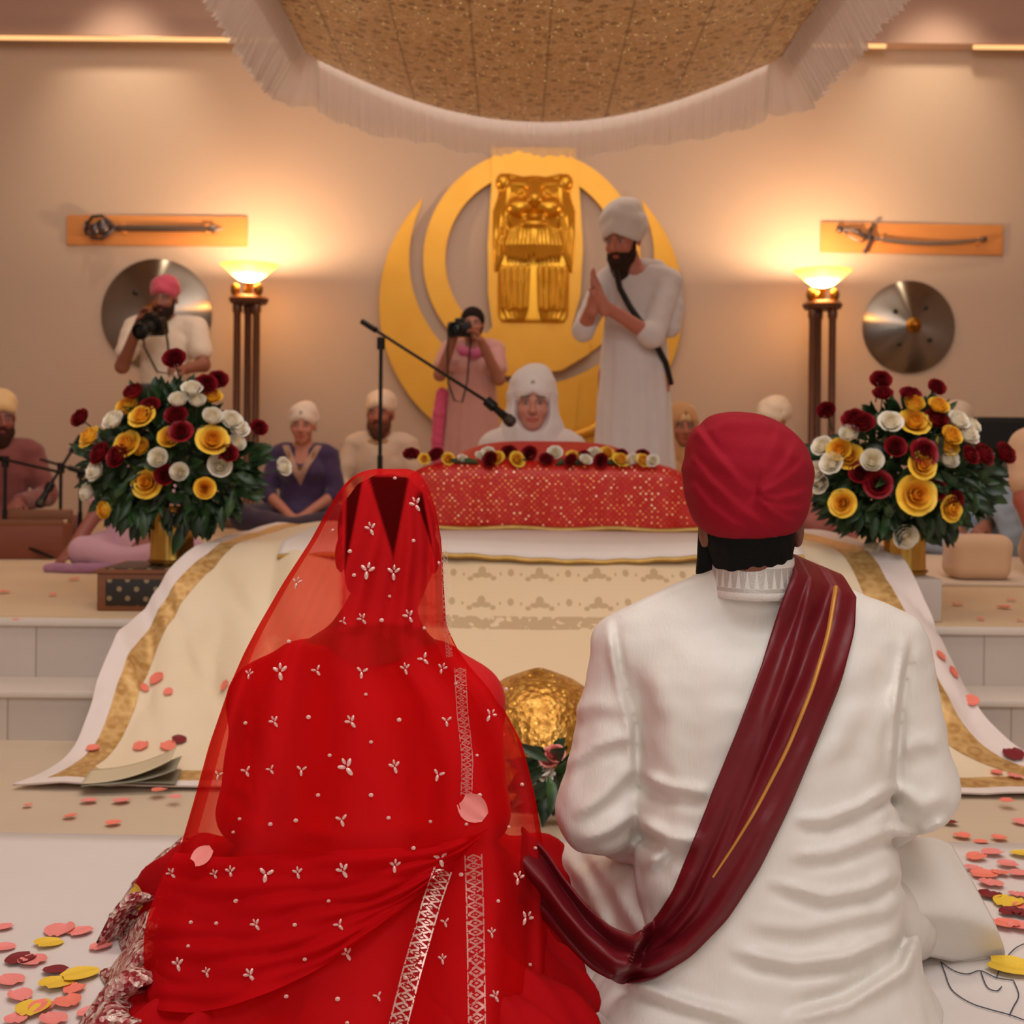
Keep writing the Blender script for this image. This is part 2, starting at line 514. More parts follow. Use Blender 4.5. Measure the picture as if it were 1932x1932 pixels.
# ---------------------------------------------------------------- round shields
def steel_mat():
    t = NT('spun_steel'); co = t.coord('Object')
    p = t.bsdf(lin('8E857C'), .30, 1.0)
    p.inputs['Anisotropic'].default_value = .95; p.inputs['Anisotropic Rotation'].default_value = .25
    tg = t.n('Tangent', direction_type='RADIAL', axis='Y'); t.l(tg.outputs[0], p.inputs['Tangent'])
    return t.done(p)
M['steel'] = steel_mat()
M['dark'] = mat('dark_metal', '2C2622', .4, .5)
def shield(px, py, rp, lbl, studs):
    c = at(px, py, WALL_Y - .05); R = rp*WALL_Y/F
    r = empty('round_shield', (c.x, WALL_Y - .004, c.z), lbl, 'shield')
    rot = Matrix.Rotation(PI/2, 3, 'X')
    prof = [(0, .13), (R*.3, .118), (R*.6, .088), (R*.85, .05), (R*.97, .026), (R, .016), (R, .006), (R*.9, .006), (0, .03)]
    MB().lathe(prof, (0, 0, 0), 64, rot).build('dish', M['steel'], r)
    mb = MB(); mb.lathe([(R*.12, .122), (R*.16, .128), (R*.17, .136), (R*.1, .15), (R*.06, .19), (R*.02, .205), (0, .207)], (0, 0, 0), 24, rot); mb.build('boss', M['brass'], r)
    for a in studs:
        x, z = R*.48*math.cos(a), R*.48*math.sin(a)
        MB().lathe([(R*.055, .09), (R*.05, .112), (R*.02, .122), (0, .123)], (x, 0, z), 12, rot).build('stud', M['dark'], r)
    for i in range(1):
        MB().box((0, -.008, 0), (R*.5, .016, .05), .004).build('wall_bracket', M['dark'], r)
shield(293, 592, 104, 'large round steel shield on the wall behind the photographer in pink turban', [.7, 2.3, 3.9, 5.4])
shield(1717, 616, 87, 'round steel shield with four studs on the wall above the right bouquet', [.95, 2.45, 4.1, 5.6])

# ---------------------------------------------------------------- sword boards
M['oak'] = None
def wood(name, c1, c2, sc=(1, 8, 14)):
    t = NT(name); co = t.coord('Object'); mp = t.n('Mapping'); mp.inputs['Scale'].default_value = sc; t.l(co, mp.inputs[0])
    f = t.noise(4, 5, mp.outputs[0])
    return t.done(t.bsdf(t.mix(f, lin(c1), lin(c2)), .45, 0, t.bump(f, .05, .002)))
M['oak'] = wood('honey_oak_board', 'C47A3C', 'D58E4E')
M['chest'] = wood('carved_brown_wood', '6B3C22', '8A5230')
M['scab'] = mat('dark_scabbard', '4A3A34', .5, .2)
M['silver'] = mat('old_silver', 'A8A09C', .3, .95)
M['iron'] = mat('worn_iron', '5A5052', .35, .8)
# left board
a = at(128, 436, WALL_Y); b = at(468, 436, WALL_Y)
brd = slab('sword_board', (a.x, WALL_Y - .025, at(298, 464, WALL_Y).z), (b.x, WALL_Y, at(298, 408, WALL_Y).z), M['oak'], .004, None)
tag(brd, 'oak wall board carrying a straight dark sheathed sword', 'sword board')
r = empty('sword', (at(300, 435, WALL_Y).x, WALL_Y - .06, at(300, 434, WALL_Y).z), 'straight sword in dark scabbard mounted on the left oak board', 'sword')
k = WALL_Y/F
MB().tube([(-70*k, 0, 0), (0, -.004, 0), (102*k, 0, .0)], [.024, .024, .021], 10).build('scabbard', M['scab'], r)
mb = MB(); mb.lathe([(0, 0), (.03, .0), (.034, .03), (.012, .05), (.006, .085), (0, .09)], (102*k, 0, 0), 12, Matrix.Rotation(PI/2, 3, 'Y')); mb.build('chape', M['silver'], r)
mb = MB()
mb.ball((-100*k, -.03, 0), (.055, .04, .06)); mb.ball((-112*k, -.05, -.02), (.035, .035, .05)); mb.tube([(-72*k, 0, 0), (-125*k, 0, .01)], .02)
for s in (1, -1):
    mb.tube([(-78*k, 0, 0), (-88*k, -.03, s*.05), (-100*k, -.035, s*.085), (-118*k, -.03, s*.08), (-130*k, -.01, s*.03)], .012, 8)
mb.lathe([(.05, 0), (.055, .01), (.02, .02), (0, .022)], (-130*k, 0, .0), 14, Matrix.Rotation(-PI/2, 3, 'Y'))
mb.build('hilt', M['iron'], r)
for x in (-62, 95):
    MB().box((x*k, .014, 0), (.03, .045, .075), .004).build('bracket', M['oak'], r)
# right board
rt = Matrix.Rotation(math.radians(0), 3, 'Y')
a = at(1547, 452, WALL_Y); b = at(1890, 452, WALL_Y); zc = at(1718, 451, WALL_Y).z
brd = slab('sword_board', (a.x, WALL_Y - .025, zc - .112), (b.x, WALL_Y, zc + .112), M['oak'], .004, None)
brd.rotation_euler = (0, math.radians(.5), 0)
tag(brd, 'oak wall board carrying a curved silver sword with ornate hilt', 'sword board')
r = empty('sword', ((a.x + b.x)/2, WALL_Y - .06, zc), 'curved silver sword with branching hilt mounted on the right oak board', 'sword')
pts = []; rad = []
for i in range(15):
    s = i/14; pts.append(((-75 + 205*s)*k, 0, (-2 - 34*s*(1 - s)*1.0)*k + .0)); rad.append(.014 + .004*math.sin(s*PI))
MB().tube(pts, rad, 8).build('blade', M['silver'], r)
mb = MB()
mb.tube([(-75*k, 0, -2*k), (-95*k, -.01, 2*k), (-115*k, -.01, 12*k), (-132*k, 0, 14*k)], [.017, .02, .018, .014], 8)
mb.tube([(-78*k, 0, 20*k), (-84*k, -.02, 8*k), (-82*k, -.02, -8*k), (-90*k, -.01, -24*k)], [.012, .014, .014, .01], 8)
mb.tube([(-78*k, -.01, 2*k), (-100*k, -.03, -10*k), (-120*k, -.02, 0), (-132*k, 0, 12*k)], .008, 8)
mb.ball((-90*k, 0, -26*k), .018); mb.ball((-76*k, 0, 22*k), .018); mb.ball((-138*k, 0, 14*k), (.03, .02, .025)); mb.ball((-105*k, -.01, 10*k), .024)
mb.build('hilt', M['iron'], r)
mb = MB(); mb.ball((133*k, 0, -1*k), (.022, .018, .018)); mb.build('tip', M['iron'], r)
for x in (-60, 122):
    MB().box((x*k, .014, -4*k), (.02, .045, .055), .003).build('bracket', M['oak'], r)

# ---------------------------------------------------------------- gold emblem with lion
def gold_mat(r=.38, me=.45):
    t = NT('gold_leaf'); co = t.coord('Object')
    f = t.noise(5, 4, co)
    p = t.bsdf(t.mix(f, lin('CE8F1C'), lin('DCA236')), r, me, t.bump(t.noise(30, 3, co), .08, .004))
    return t.done(p)
M['gold'] = gold_mat()
k = WALL_Y/F
ec = at(1003, 520, WALL_Y)
em = empty('wall_emblem', (ec.x, WALL_Y, ec.z), 'huge gold emblem of ring, crescent swords and lion relief on the wall', 'emblem')
def E(px, py): return ((px - 1003)*k, -(py - 520)*k)
def spline(pts, n=10):
    P = [Vector((p[0], p[1], 0)) for p in pts]; out = []
    for i in range(len(P) - 1):
        p0, p1, p2, p3 = P[max(i-1, 0)], P[i], P[i+1], P[min(i+2, len(P)-1)]
        for j in range(n):
            t = j/n
            v = .5*((2*p1) + (p2 - p0)*t + (2*p0 - 5*p1 + 4*p2 - p3)*t*t + (3*p1 - p0 - 3*p2 + p3)*t**3)
            out.append((v.x, v.y))
    out.append((P[-1].x, P[-1].y)); return out
def band(center, outer):
    mb = MB(); n = 72
    pts = []; fs = []
    return mb
# ring
mb = MB(); n = 96; V = []; Fs = []
for i in range(n):
    a = 2*PI*i/n
    for (R, y) in ((206, 0), (206, -.03), (206, -.06), (164, -.06), (164, -.03), (164, 0)):
        x, z = E(1003 + R*math.cos(a)*.99, 492 - R*math.sin(a)*1.0)
        V.append((x, y, z))
for i in range(n):
    for j in range(5):
        p, q = i*6 + j, ((i + 1) % n)*6 + j
        Fs.append((p, q, q + 1, p + 1))
mb.add(V, Fs); mb.build('ring', M['gold'], em)
for s in (1, -1):
    out = []; inn = []
    for i in range(41):
        t = i/40
        ang = math.radians(224 - 150*t)            # image angle from the tip, down the side, past the bottom
        out.append((1003 + 286*math.cos(ang), 577 - 286*math.sin(ang)*-1*-1))
    tip = (797, 378)
    A0 = math.radians(136); A1 = math.radians(286)
    out = [(1003 + 285*math.cos(A0 + (A1 - A0)*i/40), 577 - 285*math.sin(A0 + (A1 - A0)*i/40)) for i in range(41)]
    B0 = math.radians(152); B1 = math.radians(292)
    inn = [(1003 + (229 + 16*(i/40)**2)*math.cos(B0 + (B1 - B0)*i/40), 488 - (229 + 16*(i/40)**2)*math.sin(B0 + (B1 - B0)*i/40)) for i in range(41)]
    ol = []
    for (px, py) in [tip] + out[1:] + inn[::-1][:-1]:
        x, z = E(px, py); ol.append((x*s, z))
    y0 = -.062 if s > 0 else -.035
    mb = MB(); mb.extrude(ol, y0 - .018, y0); mb.build('crescent_sword', M['gold'], em, smooth=False)
    mb = MB(); hx, hz = E(1082, 815)
    mb.tube([(s*(hx - .04), y0 - .01, hz - .04), (s*(hx + .14), y0 - .015, hz + .02), (s*(hx + .3), y0 - .01, hz + .14)], [.035, .045, .05], 10)
    mb.ball((s*(hx + .32), y0 - .01, hz + .16), .07)
    mb.build('sword_hilt', M['gold'], em)
# lower band and panel
for ol0, y0, y1, nm in (([(925, 285), (1082, 285), (1090, 360), (1098, 470), (1094, 560), (1078, 620), (1112, 640), (1112, 668), (1060, 700), (960, 712), (900, 690), (880, 660), (905, 650), (930, 620), (922, 560), (920, 470), (926, 360)], -.11, -.045, 'panel'),):
    mb = MB(); mb.extrude([E(*p) for p in ol0], y0, y1); mb.build(nm, M['gold'], em, smooth=False)
# lion relief
def lion_sdf():
    kk = k
    def X(px, py, y=0): return np.array([(px - 1006)*kk, y, -(py - 480)*kk])
    strands = []
    for i in range(8):        # mane locks sweeping from the brow round the face to the ledge
        t = i/7
        for s in (1, -1):
            p0 = (1006 + s*(16 + 5*i), 346 - 1.5*i); p1 = (1006 + s*(49 + 3.3*i), 366 + 5*i + 4*(i % 2)); p2 = (1006 + s*(53 + 3.1*i - 3*(i % 3)), 415 + 7*i); p3 = (1006 + s*(46 + 3.6*i), 468 + 7*i)
            y = -.135 + .008*i
            pp = [X(*p0, y), X(*p1, y), X(*p2, y - .01), X(*p3, y)]
            for k_ in range(3): strands.append((pp[k_], pp[k_+1], (.013, .019, .018)[k_], (.019, .018, .010)[k_]))
    for i in range(7):        # chin mane between mouth and ledge
        for s in (1, -1):
            strands.append((X(1006 + s*(3 + 6.5*i), 430 + 2*i*(i > 3), -.185 + .007*i), X(1006 + s*(5 + 7.6*i), 470, -.19 + .007*i), .022, .021))
            strands.append((X(1006 + s*(5 + 7.6*i), 470, -.19 + .007*i), X(1006 + s*(4 + 7.2*i), 500 - .5*i, -.165 + .006*i), .021, .010))
    for i in range(5):
        for s in (1, -1):     # hanging bundles
            strands.append((X(1006 + s*(12 + 11.5*i), 512, -.15 + .006*i), X(1006 + s*(14 + 10*i), 585 + 3*(i % 2), -.15 + .01*i), .024, .020))
            strands.append((X(1006 + s*(14 + 10*i), 585, -.14 + .01*i), X(1006 + s*(18 + 7*i), 606, -.12), .020, .014))
    def f(P):
        d = rbox(P, X(1006, 480, -.02), (72*kk, .07, 138*kk), .05)
        d = np.maximum(d, (np.abs(P[:, 0]) + (-(P[:, 2]) - 90*kk)*.55*(P[:, 2] < -90*kk)) - 82*kk)
        d = smin(d, ell(P, X(1006, 400, -.08), (66*kk, .12, 60*kk)), .03)
        d = smin(d, ell(P, X(1006, 362, -.1), (52*kk, .09, 22*kk)), .03)          # forehead
        for s in (1, -1):
            d = smin(d, ell(P, X(1006 + s*27, 402, -.19), (24*kk, .06, 17*kk)), .025)   # muzzle pads
            d = smin(d, cone(P, X(1006 + s*12, 362, -.18), X(1006 + s*42, 356, -.14), .03, .02), .02)  # brow
            d = smax(d, -ell(P, X(1006 + s*27, 374, -.2), (13*kk, .035, 8*kk)), .02)
            d = smin(d, ell(P, X(1006 + s*27, 374, -.165), (8*kk, .03, 6*kk)), .006)
            d = smin(d, ell(P, X(1006 + s*58, 350, -.09), (14*kk, .05, 16*kk)), .02)
        d = smin(d, cone(P, X(1006, 360, -.19), X(1006, 388, -.25), .04, .05), .03)
        d = smin(d, ell(P, X(1006, 390, -.26), (15*kk, .03, 8*kk)), .012)         # nose
        d = smax(d, -ell(P, X(1006, 415, -.25), (26*kk, .09, 9*kk)), .015)        # mouth
        d = smin(d, ell(P, X(1006, 432, -.17), (26*kk, .06, 10*kk)), .02)
        for a, b, ra, rb in strands:
            d = smin(d, cone(P, a, b, ra, rb), .004)
        d = smax(d, -cone(P, X(955, 503, -.19), X(1006, 512, -.2), .016, .02), .01)
        d = smax(d, -cone(P, X(1057, 503, -.19), X(1006, 512, -.2), .016, .02), .01)
        d = smax(d, -cone(P, X(1006, 520, -.19), X(1006, 600, -.17), .012, .012), .01)
        return np.maximum(d, P[:, 1] + .04)
    return f
lo_ = sculpt('lion_relief', lion_sdf(), (-.4, -.36, -.66), (.4, .02, .66), .0075, gold_mat(.30, .75), em)
lo_.location = (3*k, -.03, 40*k)

# ---------------------------------------------------------------- canopy
def brocade_mat():
    t = NT('gold_brocade'); co = t.coord('Object')
    v = t.n('TexVoronoi'); v.inputs['Scale'].default_value = 17; t.l(co, v.inputs['Vector'])
    v2 = t.n('TexVoronoi'); v2.inputs['Scale'].default_value = 75; t.l(co, v2.inputs['Vector'])
    f = t.noise(38, 6, co, .85)
    base = t.ramp(f, [(.3, lin('B08A50')), (.5, lin('E6C48E')), (.7, lin('FFEED0'))])
    spots = t.math('LESS_THAN', t.math('ABSOLUTE', t.math('SUBTRACT', v.outputs['Distance'], .22)), .09)
    base = t.mix(t.math('MULTIPLY', spots, .6), base, lin('7A5230'))
    # seams across the width
    sx = t.n('SeparateXYZ'); t.l(co, sx.inputs[0])
    fr = t.math('FRACT', t.math('MULTIPLY', sx.outputs[0], 3.3))
    seam = t.math('LESS_THAN', fr, .035)
    base = t.mix(t.math('MULTIPLY', seam, .45), base, lin('7A5528'))
    h = t.math('ADD', f, t.math('MULTIPLY', v2.outputs['Distance'], .8))
    p = t.bsdf(base, .38, .25, t.bump(h, .5, .008))
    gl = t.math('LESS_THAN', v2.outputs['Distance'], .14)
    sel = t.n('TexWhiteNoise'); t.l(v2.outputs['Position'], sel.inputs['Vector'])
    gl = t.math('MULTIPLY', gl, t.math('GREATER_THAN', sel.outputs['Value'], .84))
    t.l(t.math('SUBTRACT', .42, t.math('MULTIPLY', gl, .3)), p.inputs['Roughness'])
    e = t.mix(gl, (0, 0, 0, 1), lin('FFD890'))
    t.l(e, p.inputs['Emission Color']); p.inputs['Emission Strength'].default_value = 2.6  # glitter glints painted in: the chosen spots glow by themselves
    return t.done(p)
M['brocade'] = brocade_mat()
M['organza'] = None
def sheer(name, c, alpha, trans=.5, rough=.7):
    t = NT(name); co = t.coord('Object')
    d = t.n('BsdfDiffuse'); d.inputs[0].default_value = lin(c)
    tr = t.n('BsdfTranslucent'); tr.inputs[0].default_value = lin(c)
    mx = t.n('MixShader'); mx.inputs[0].default_value = trans; t.l(d.outputs[0], mx.inputs[1]); t.l(tr.outputs[0], mx.inputs[2])
    tp = t.n('BsdfTransparent')
    m2 = t.n('MixShader'); t.val(m2.inputs[0], alpha); t.l(tp.outputs[0], m2.inputs[1]); t.l(mx.outputs[0], m2.inputs[2])
    return t.done(m2.outputs[0])
M['organza'] = sheer('white_organza', 'F3EAE6', .70)
M['valance'] = fabric('white_satin_valance', 'E6DAD4', .55, 300, .04, .2)
cn = empty('canopy', (.125, 5.0, 2.7), 'ceremonial gold brocade canopy with white ruffled edges hanging over the altar', 'canopy')
nu, nv = 90, 60
U, Vv = np.meshgrid(np.linspace(-1, 1, nu), np.linspace(0, 1, nv))
HW = 1.075
yf = 6.12 - .34*np.abs(U)**2.2
yy = 3.7 + (yf - 3.7)*Vv
edge_z = 2.70 - .205*(np.clip(1 - U**2, 0, 1)**1.15)
zin = 2.60 - .12*(1 - U**2)
zz = edge_z*Vv**2 + (1 - Vv**2)*(2.72 - .10*(1 - U**2))
zz = zz - .05*np.sin(Vv*PI)*(1 - U**4)
G = np.stack([U*HW*(1.0 - .0*Vv), yy - 5.0, zz - 2.7], -1)
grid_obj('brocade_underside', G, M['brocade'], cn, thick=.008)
# ruffles: far edge
nuR = 520
u = np.linspace(-1, 1, nuR)
yfar = 6.12 - .34*np.abs(u)**2.2
def ruffle(name, top, out, drop, flare, freq, amp, rows=9, jag=.018, m=None):
    """pleated strip hung from a 3-D edge"""
    n = len(top); s = np.concatenate([[0], np.cumsum(np.linalg.norm(np.diff(top, axis=0), axis=1))])
    G = np.zeros((rows, n, 3))
    for r in range(rows):
        t = r/(rows - 1)
        w = np.sin(s*freq + 1.3*np.sin(s*freq*.31)) + .5*np.sin(s*freq*2.3 + 1)
        G[r] = top + out*(flare*t + amp*w*(t**.8))[:, None]
        G[r, :, 2] -= drop*t*(1 + .0*w) + (jag*.5*np.sin(s*9 + 2*np.sin(s*2.1)) + jag*.35*np.sin(s*31) + .004*w)*(t**3)
    return grid_obj(name, G, m or M['organza'], cn)
path = []; outs = []; fl = []; dr = []
def padd(x, y, ox, oy, f, d): path.append((x, y, .018)); outs.append((ox, oy, 0)); fl.append(f); dr.append(d)
for y in np.linspace(-1.35, .70, 420): padd(-HW, y, -1, 0, .135, .25)
for a_ in np.linspace(0, 1, 60):
    an = PI - a_*PI/2; padd(-HW + .04*a_, .70 + .07*a_, math.cos(an), math.sin(an), .135 - .065*a_, .25)
uu_ = np.linspace(-.96, .96, 560)
for x_ in uu_: padd(x_*HW, 6.12 - .34*abs(x_)**2.2 - 5.0 + .03, 0, 1, .055, .255 + .115*max(0, 1 - x_**2))
for a_ in np.linspace(0, 1, 60):
    an = PI/2 - a_*PI/2; padd(HW - .04*(1 - a_), .77 - .07*a_, math.cos(an), math.sin(an), .07 + .065*a_, .25)
for y in np.linspace(.70, -1.35, 420): padd(HW, y, 1, 0, .135, .25)
path = np.array(path); outs = np.array(outs, float); fl = np.array(fl)[:, None]; dr = np.array(dr)
ruffle('ruffle', path, outs*fl, dr, 1.0, 118, .07, rows=9, jag=.022)
ruffle('ruffle', path + outs*.03, outs*fl*1.1, dr*.8, 1.0, 104, .08, rows=9, jag=.018)
for s in (-1, 1):
    v2 = np.linspace(-1.35, .82, 40)
    Gv = np.zeros((5, 40, 3))
    for r_ in range(5):
        Gv[r_, :, 0] = s*(HW - .005 + .075*r_/4); Gv[r_, :, 1] = v2; Gv[r_, :, 2] = .02 - .06*r_/4
    grid_obj('valance', Gv, M['valance'], cn, thick=.004)
mb = MB()
for p, q in (((-HW, -1.35), (-HW, .8)), ((HW, -1.35), (HW, .8)), ((-HW, -1.35), (HW, -1.35))):
    mb.tube([(p[0], p[1], .05), (q[0], q[1], .05)], .015, 8)
ff = [(uu*HW, 6.12 - .34*abs(uu)**2.2 - 5.0 + .02, .05) for uu in np.linspace(-1, 1, 20)]
mb.tube(ff, .015, 8); mb.build('frame', M['silver'], cn)
for x, y in ((-HW, -1.3), (HW, -1.3), (-HW, -.55), (HW, -.55)):
    MB().tube([(x, y, .05), (x, y, 1.99)], .006, 6).build('hanging_cord', M['silver'], cn)
# ================================================================ altar
M['plinth'] = mat('painted_wood', 'CDBBA6', .6)
pl = slab('altar_platform', (-.93, 4.42, STG), (1.14, 5.42, .556), M['plinth'], .006, None)
tag(pl, 'low wide platform carrying the altar, mostly under cream cloths', 'platform')

def rumalla_mat():
    t = NT('cream_gold_bordered_cloth')
    def at_(nm):
        a = t.n('Attribute'); a.attribute_name = nm; return a.outputs['Fac']
    e = at_('edge'); mid = at_('mid'); zz = at_('zh'); xx = at_('xh')
    co = t.coord('Object')
    n1 = t.noise(5, 4, co); n2 = t.noise(60, 3, co)
    cream = t.mix(n1, lin('E2CCAA'), lin('ECDBC0'))
    mpn = t.n('TexVoronoi'); mpn.inputs['Scale'].default_value = 34; t.l(co, mpn.inputs['Vector'])
    goldc = t.mix(mpn.outputs['Distance'], lin('B58A48'), lin('DDBB80'))
    goldc = t.mix(n2, goldc, lin('D0A664'))
    white = lin('E6D8D2')
    # brocade panel in the middle front
    fx = t.math('FRACT', t.math('MULTIPLY', xx, 1/.19))
    row = t.math('FRACT', t.math('MULTIPLY', t.math('SUBTRACT', zz, .37), 1/.085))
    fx2 = t.math('FRACT', t.math('ADD', t.math('MULTIPLY', xx, 1/.19), .5))
    def blob(f, cx, r, g, cy, ry):
        a = t.math('DIVIDE', t.math('SUBTRACT', f, cx), r); b = t.math('DIVIDE', t.math('SUBTRACT', g, cy), ry)
        return t.math('LESS_THAN', t.math('ADD', t.math('MULTIPLY', a, a), t.math('MULTIPLY', b, b)), 1)
    p = t.math('MAXIMUM', blob(fx, .5, .07, row, .55, .16), blob(fx, .42, .09, row, .40, .09))
    p = t.math('MAXIMUM', p, blob(fx, .58, .09, row, .40, .09)); p = t.math('MAXIMUM', p, blob(fx, .30, .05, row, .30, .08))
    p = t.math('MAXIMUM', p, blob(fx, .70, .05, row, .30, .08)); p = t.math('MAXIMUM', p, blob(fx2, .5, .055, row, .5, .13))
    p = t.math('MAXIMUM', p, blob(fx2, .32, .02, row, .45, .06)); p = t.math('MAXIMUM', p, blob(fx2, .68, .02, row, .45, .06))
    p = t.math('MULTIPLY', p, t.math('MULTIPLY', t.math('GREATER_THAN', zz, .385), t.math('LESS_THAN', zz, .54)))
    hem = t.math('MULTIPLY', t.math('MULTIPLY', t.math('GREATER_THAN', zz, .335), t.math('LESS_THAN', zz, .372)), t.math('GREATER_THAN', t.noise(38, 2, co), .42))
    p = t.math('MULTIPLY', t.math('MAXIMUM', p, hem), mid)
    c = t.mix(t.math('MULTIPLY', mid, .6), cream, lin('DCBE94'))
    c = t.mix(t.math('MULTIPLY', p, .5), c, lin('94713C'))
    isg = t.math('MULTIPLY', t.math('GREATER_THAN', e, .055), t.math('LESS_THAN', e, .115))
    c = t.mix(isg, c, goldc)
    c = t.mix(t.math('LESS_THAN', e, .055), c, white)
    pb = t.bsdf(c, .7, 0, t.bump(t.math('ADD', n2, t.math('MULTIPLY', n1, 2)), .25, .004))
    t.l(t.math('MULTIPLY', isg, .35), pb.inputs['Metallic']);     return t.done(pb)
M['rumalla'] = rumalla_mat()
rows = [  # depth, height, left edge x, right edge x
    (5.43, .580, -1.00, 1.22), (5.2, .580, -1.02, 1.26), (4.55, .580, -1.04, 1.30), (4.36, .572, -1.055, 1.31), (4.27, .535, -1.08, 1.32), (4.17, .46, -1.13, 1.335),
    (4.08, .372, -1.18, 1.35), (3.98, .275, -1.217, 1.366), (3.88, .19, -1.225, 1.39), (3.78, .115, -1.23, 1.41), (3.66, .06, -1.23, 1.45),
    (3.55, .026, -1.24, 1.53), (3.45, .014, -1.27, 1.66), (3.36, .010, -1.31, 1.80)]
def interp_rows(rows, n):
    A = np.array(rows); s = np.concatenate([[0], np.cumsum(np.linalg.norm(np.diff(A[:, :2], axis=0), axis=1))])
    q = np.linspace(0, s[-1], n)
    out = np.stack([np.interp(q, s, A[:, i]) for i in range(4)], 1)
    for _ in range(4): out[1:-1] = .25*out[:-2] + .5*out[1:-1] + .25*out[2:]
    return out, q, s[-1]
RR, sv, stot = interp_rows(rows, 110)
nu = 150; u = np.linspace(0, 1, nu)
G = np.zeros((110, nu, 3)); edge = np.zeros((110, nu)); mid = np.zeros((110, nu)); zh = np.zeros((110, nu)); xh = np.zeros((110, nu))
for r in range(110):
    d, z, xl, xr = RR[r]
    x = xl + (xr - xl)*u
    fr = np.clip((4.45 - d)/.4, 0, 1)
    fold = .014*np.sin(x*9 + 2.2*np.sin(r*.035 + 1) + r*.02) + .010*np.sin(x*21 - r*.05) + .006*np.sin(x*4 + r*.16)
    cen = np.clip((np.abs(x - .12) - .5)/.35, 0, 1)
    fold = fold*(.25 + 1.6*cen) + .012*np.maximum(0, np.sin((x + 1.0*z)*26 + 1.5*np.sin(x*5)))**3*cen
    low = np.clip((z - .012)/.15, .12, 1)
    G[r, :, 0] = x
    G[r, :, 1] = d - np.abs(fold)*fr*low*1.2
    G[r, :, 2] = z + .004 + np.abs(fold)*.8*np.clip(low, .25, 1)*(.35 + .65*fr)
    dl = x - xl; dr_ = (xr - x)*.62; db = (stot - sv[r])*.75 + .02
    edge[r] = np.minimum(np.minimum(dl, dr_), db)
    mid[r] = np.clip((.62 - np.abs(x - .13))/.03, 0, 1); zh[r] = z; xh[r] = x
cl = grid_obj('altar_cloth', G, M['rumalla'], None, attr={'edge': edge.ravel(), 'mid': mid.ravel(), 'zh': zh.ravel(), 'xh': xh.ravel()}, thick=.004)
tag(cl, 'huge cream altar cloth with gold border flowing down the steps to the floor', 'cloth')
def border_strip(name, a, b, mt):
    V = []; Fs = []
    def sheet_(Pg):
        n0 = len(V); h, w = Pg.shape[:2]
        V.extend(map(tuple, Pg.reshape(-1, 3)))
        for i in range(h - 1):
            for j in range(w - 1):
                q_ = n0 + i*w + j; Fs.append((q_, q_ + 1, q_ + w + 1, q_ + w))
    last = max(r for r in range(110) if (stot - sv[r])*.75 + .02 >= a)
    for side_ in (0, 1):
        Pg = np.zeros((last + 1, 6, 3))
        for r in range(last + 1):
            for j in range(6):
                e_ = a + (b - a)*j/5
                x_ = RR[r][2] + e_ if side_ == 0 else RR[r][3] - e_/.62
                Pg[r, j] = (x_, np.interp(x_, G[r, :, 0], G[r, :, 1]) - .0028, np.interp(x_, G[r, :, 0], G[r, :, 2]) + .0028)
        sheet_(Pg)
    db_ = (stot - sv)*.75 + .02                       # falls towards the lower edge
    m_ = 140; Pg = np.zeros((6, m_, 3))
    for k_ in range(6):
        e_ = max(a + (b - a)*k_/5, .0205); f_ = np.interp(-e_, -db_, np.arange(110)); r0 = int(min(f_, 108)); t_ = f_ - r0
        row = G[r0]*(1 - t_) + G[r0 + 1]*t_
        xs = np.linspace(row[0, 0] + a, row[-1, 0] - a/.62, m_)
        for j in range(m_): Pg[k_, j] = (xs[j], np.interp(xs[j], row[:, 0], row[:, 1]) - .0028, np.interp(xs[j], row[:, 0], row[:, 2]) + .0028)
    sheet_(Pg)
    o = mesh_obj(name, V, Fs, mt, cl); return o
def gold_border_mat():
    t = NT('gold_woven_border'); co = t.coord('Object')
    v = t.n('TexVoronoi'); v.inputs['Scale'].default_value = 40; t.l(co, v.inputs['Vector'])
    v2 = t.n('TexVoronoi'); v2.inputs['Scale'].default_value = 17; t.l(co, v2.inputs['Vector'])
    c = t.mix(v.outputs['Distance'], lin('A87A34'), lin('E2C088'))
    ring = t.math('LESS_THAN', t.math('ABSOLUTE', t.math('SUBTRACT', v2.outputs['Distance'], .3)), .10)
    c = t.mix(t.math('MULTIPLY', ring, .5), c, lin('96652A'))
    c = t.mix(t.math('MULTIPLY', t.noise(90, 3, co), .6), c, lin('CFA05A'))
    return t.done(t.bsdf(c, .5, .35, t.bump(v.outputs['Distance'], .4, .004)))
o = border_strip('gold_border', .055, .115, gold_border_mat()); o['label'] = 'gold woven border band'
o = border_strip('white_border', .0, .055, fabric('white_cotton_edge', 'E6D8D2', .85, 300)); o['label'] = 'white outer edge of the cloth'
ALTAR_BVH = BVHTree.FromPolygons([Vector(v) for v in G.reshape(-1, 3)], [(r*nu+i, r*nu+i+1, (r+1)*nu+i+1, (r+1)*nu+i) for r in range(109) for i in range(nu-1)])

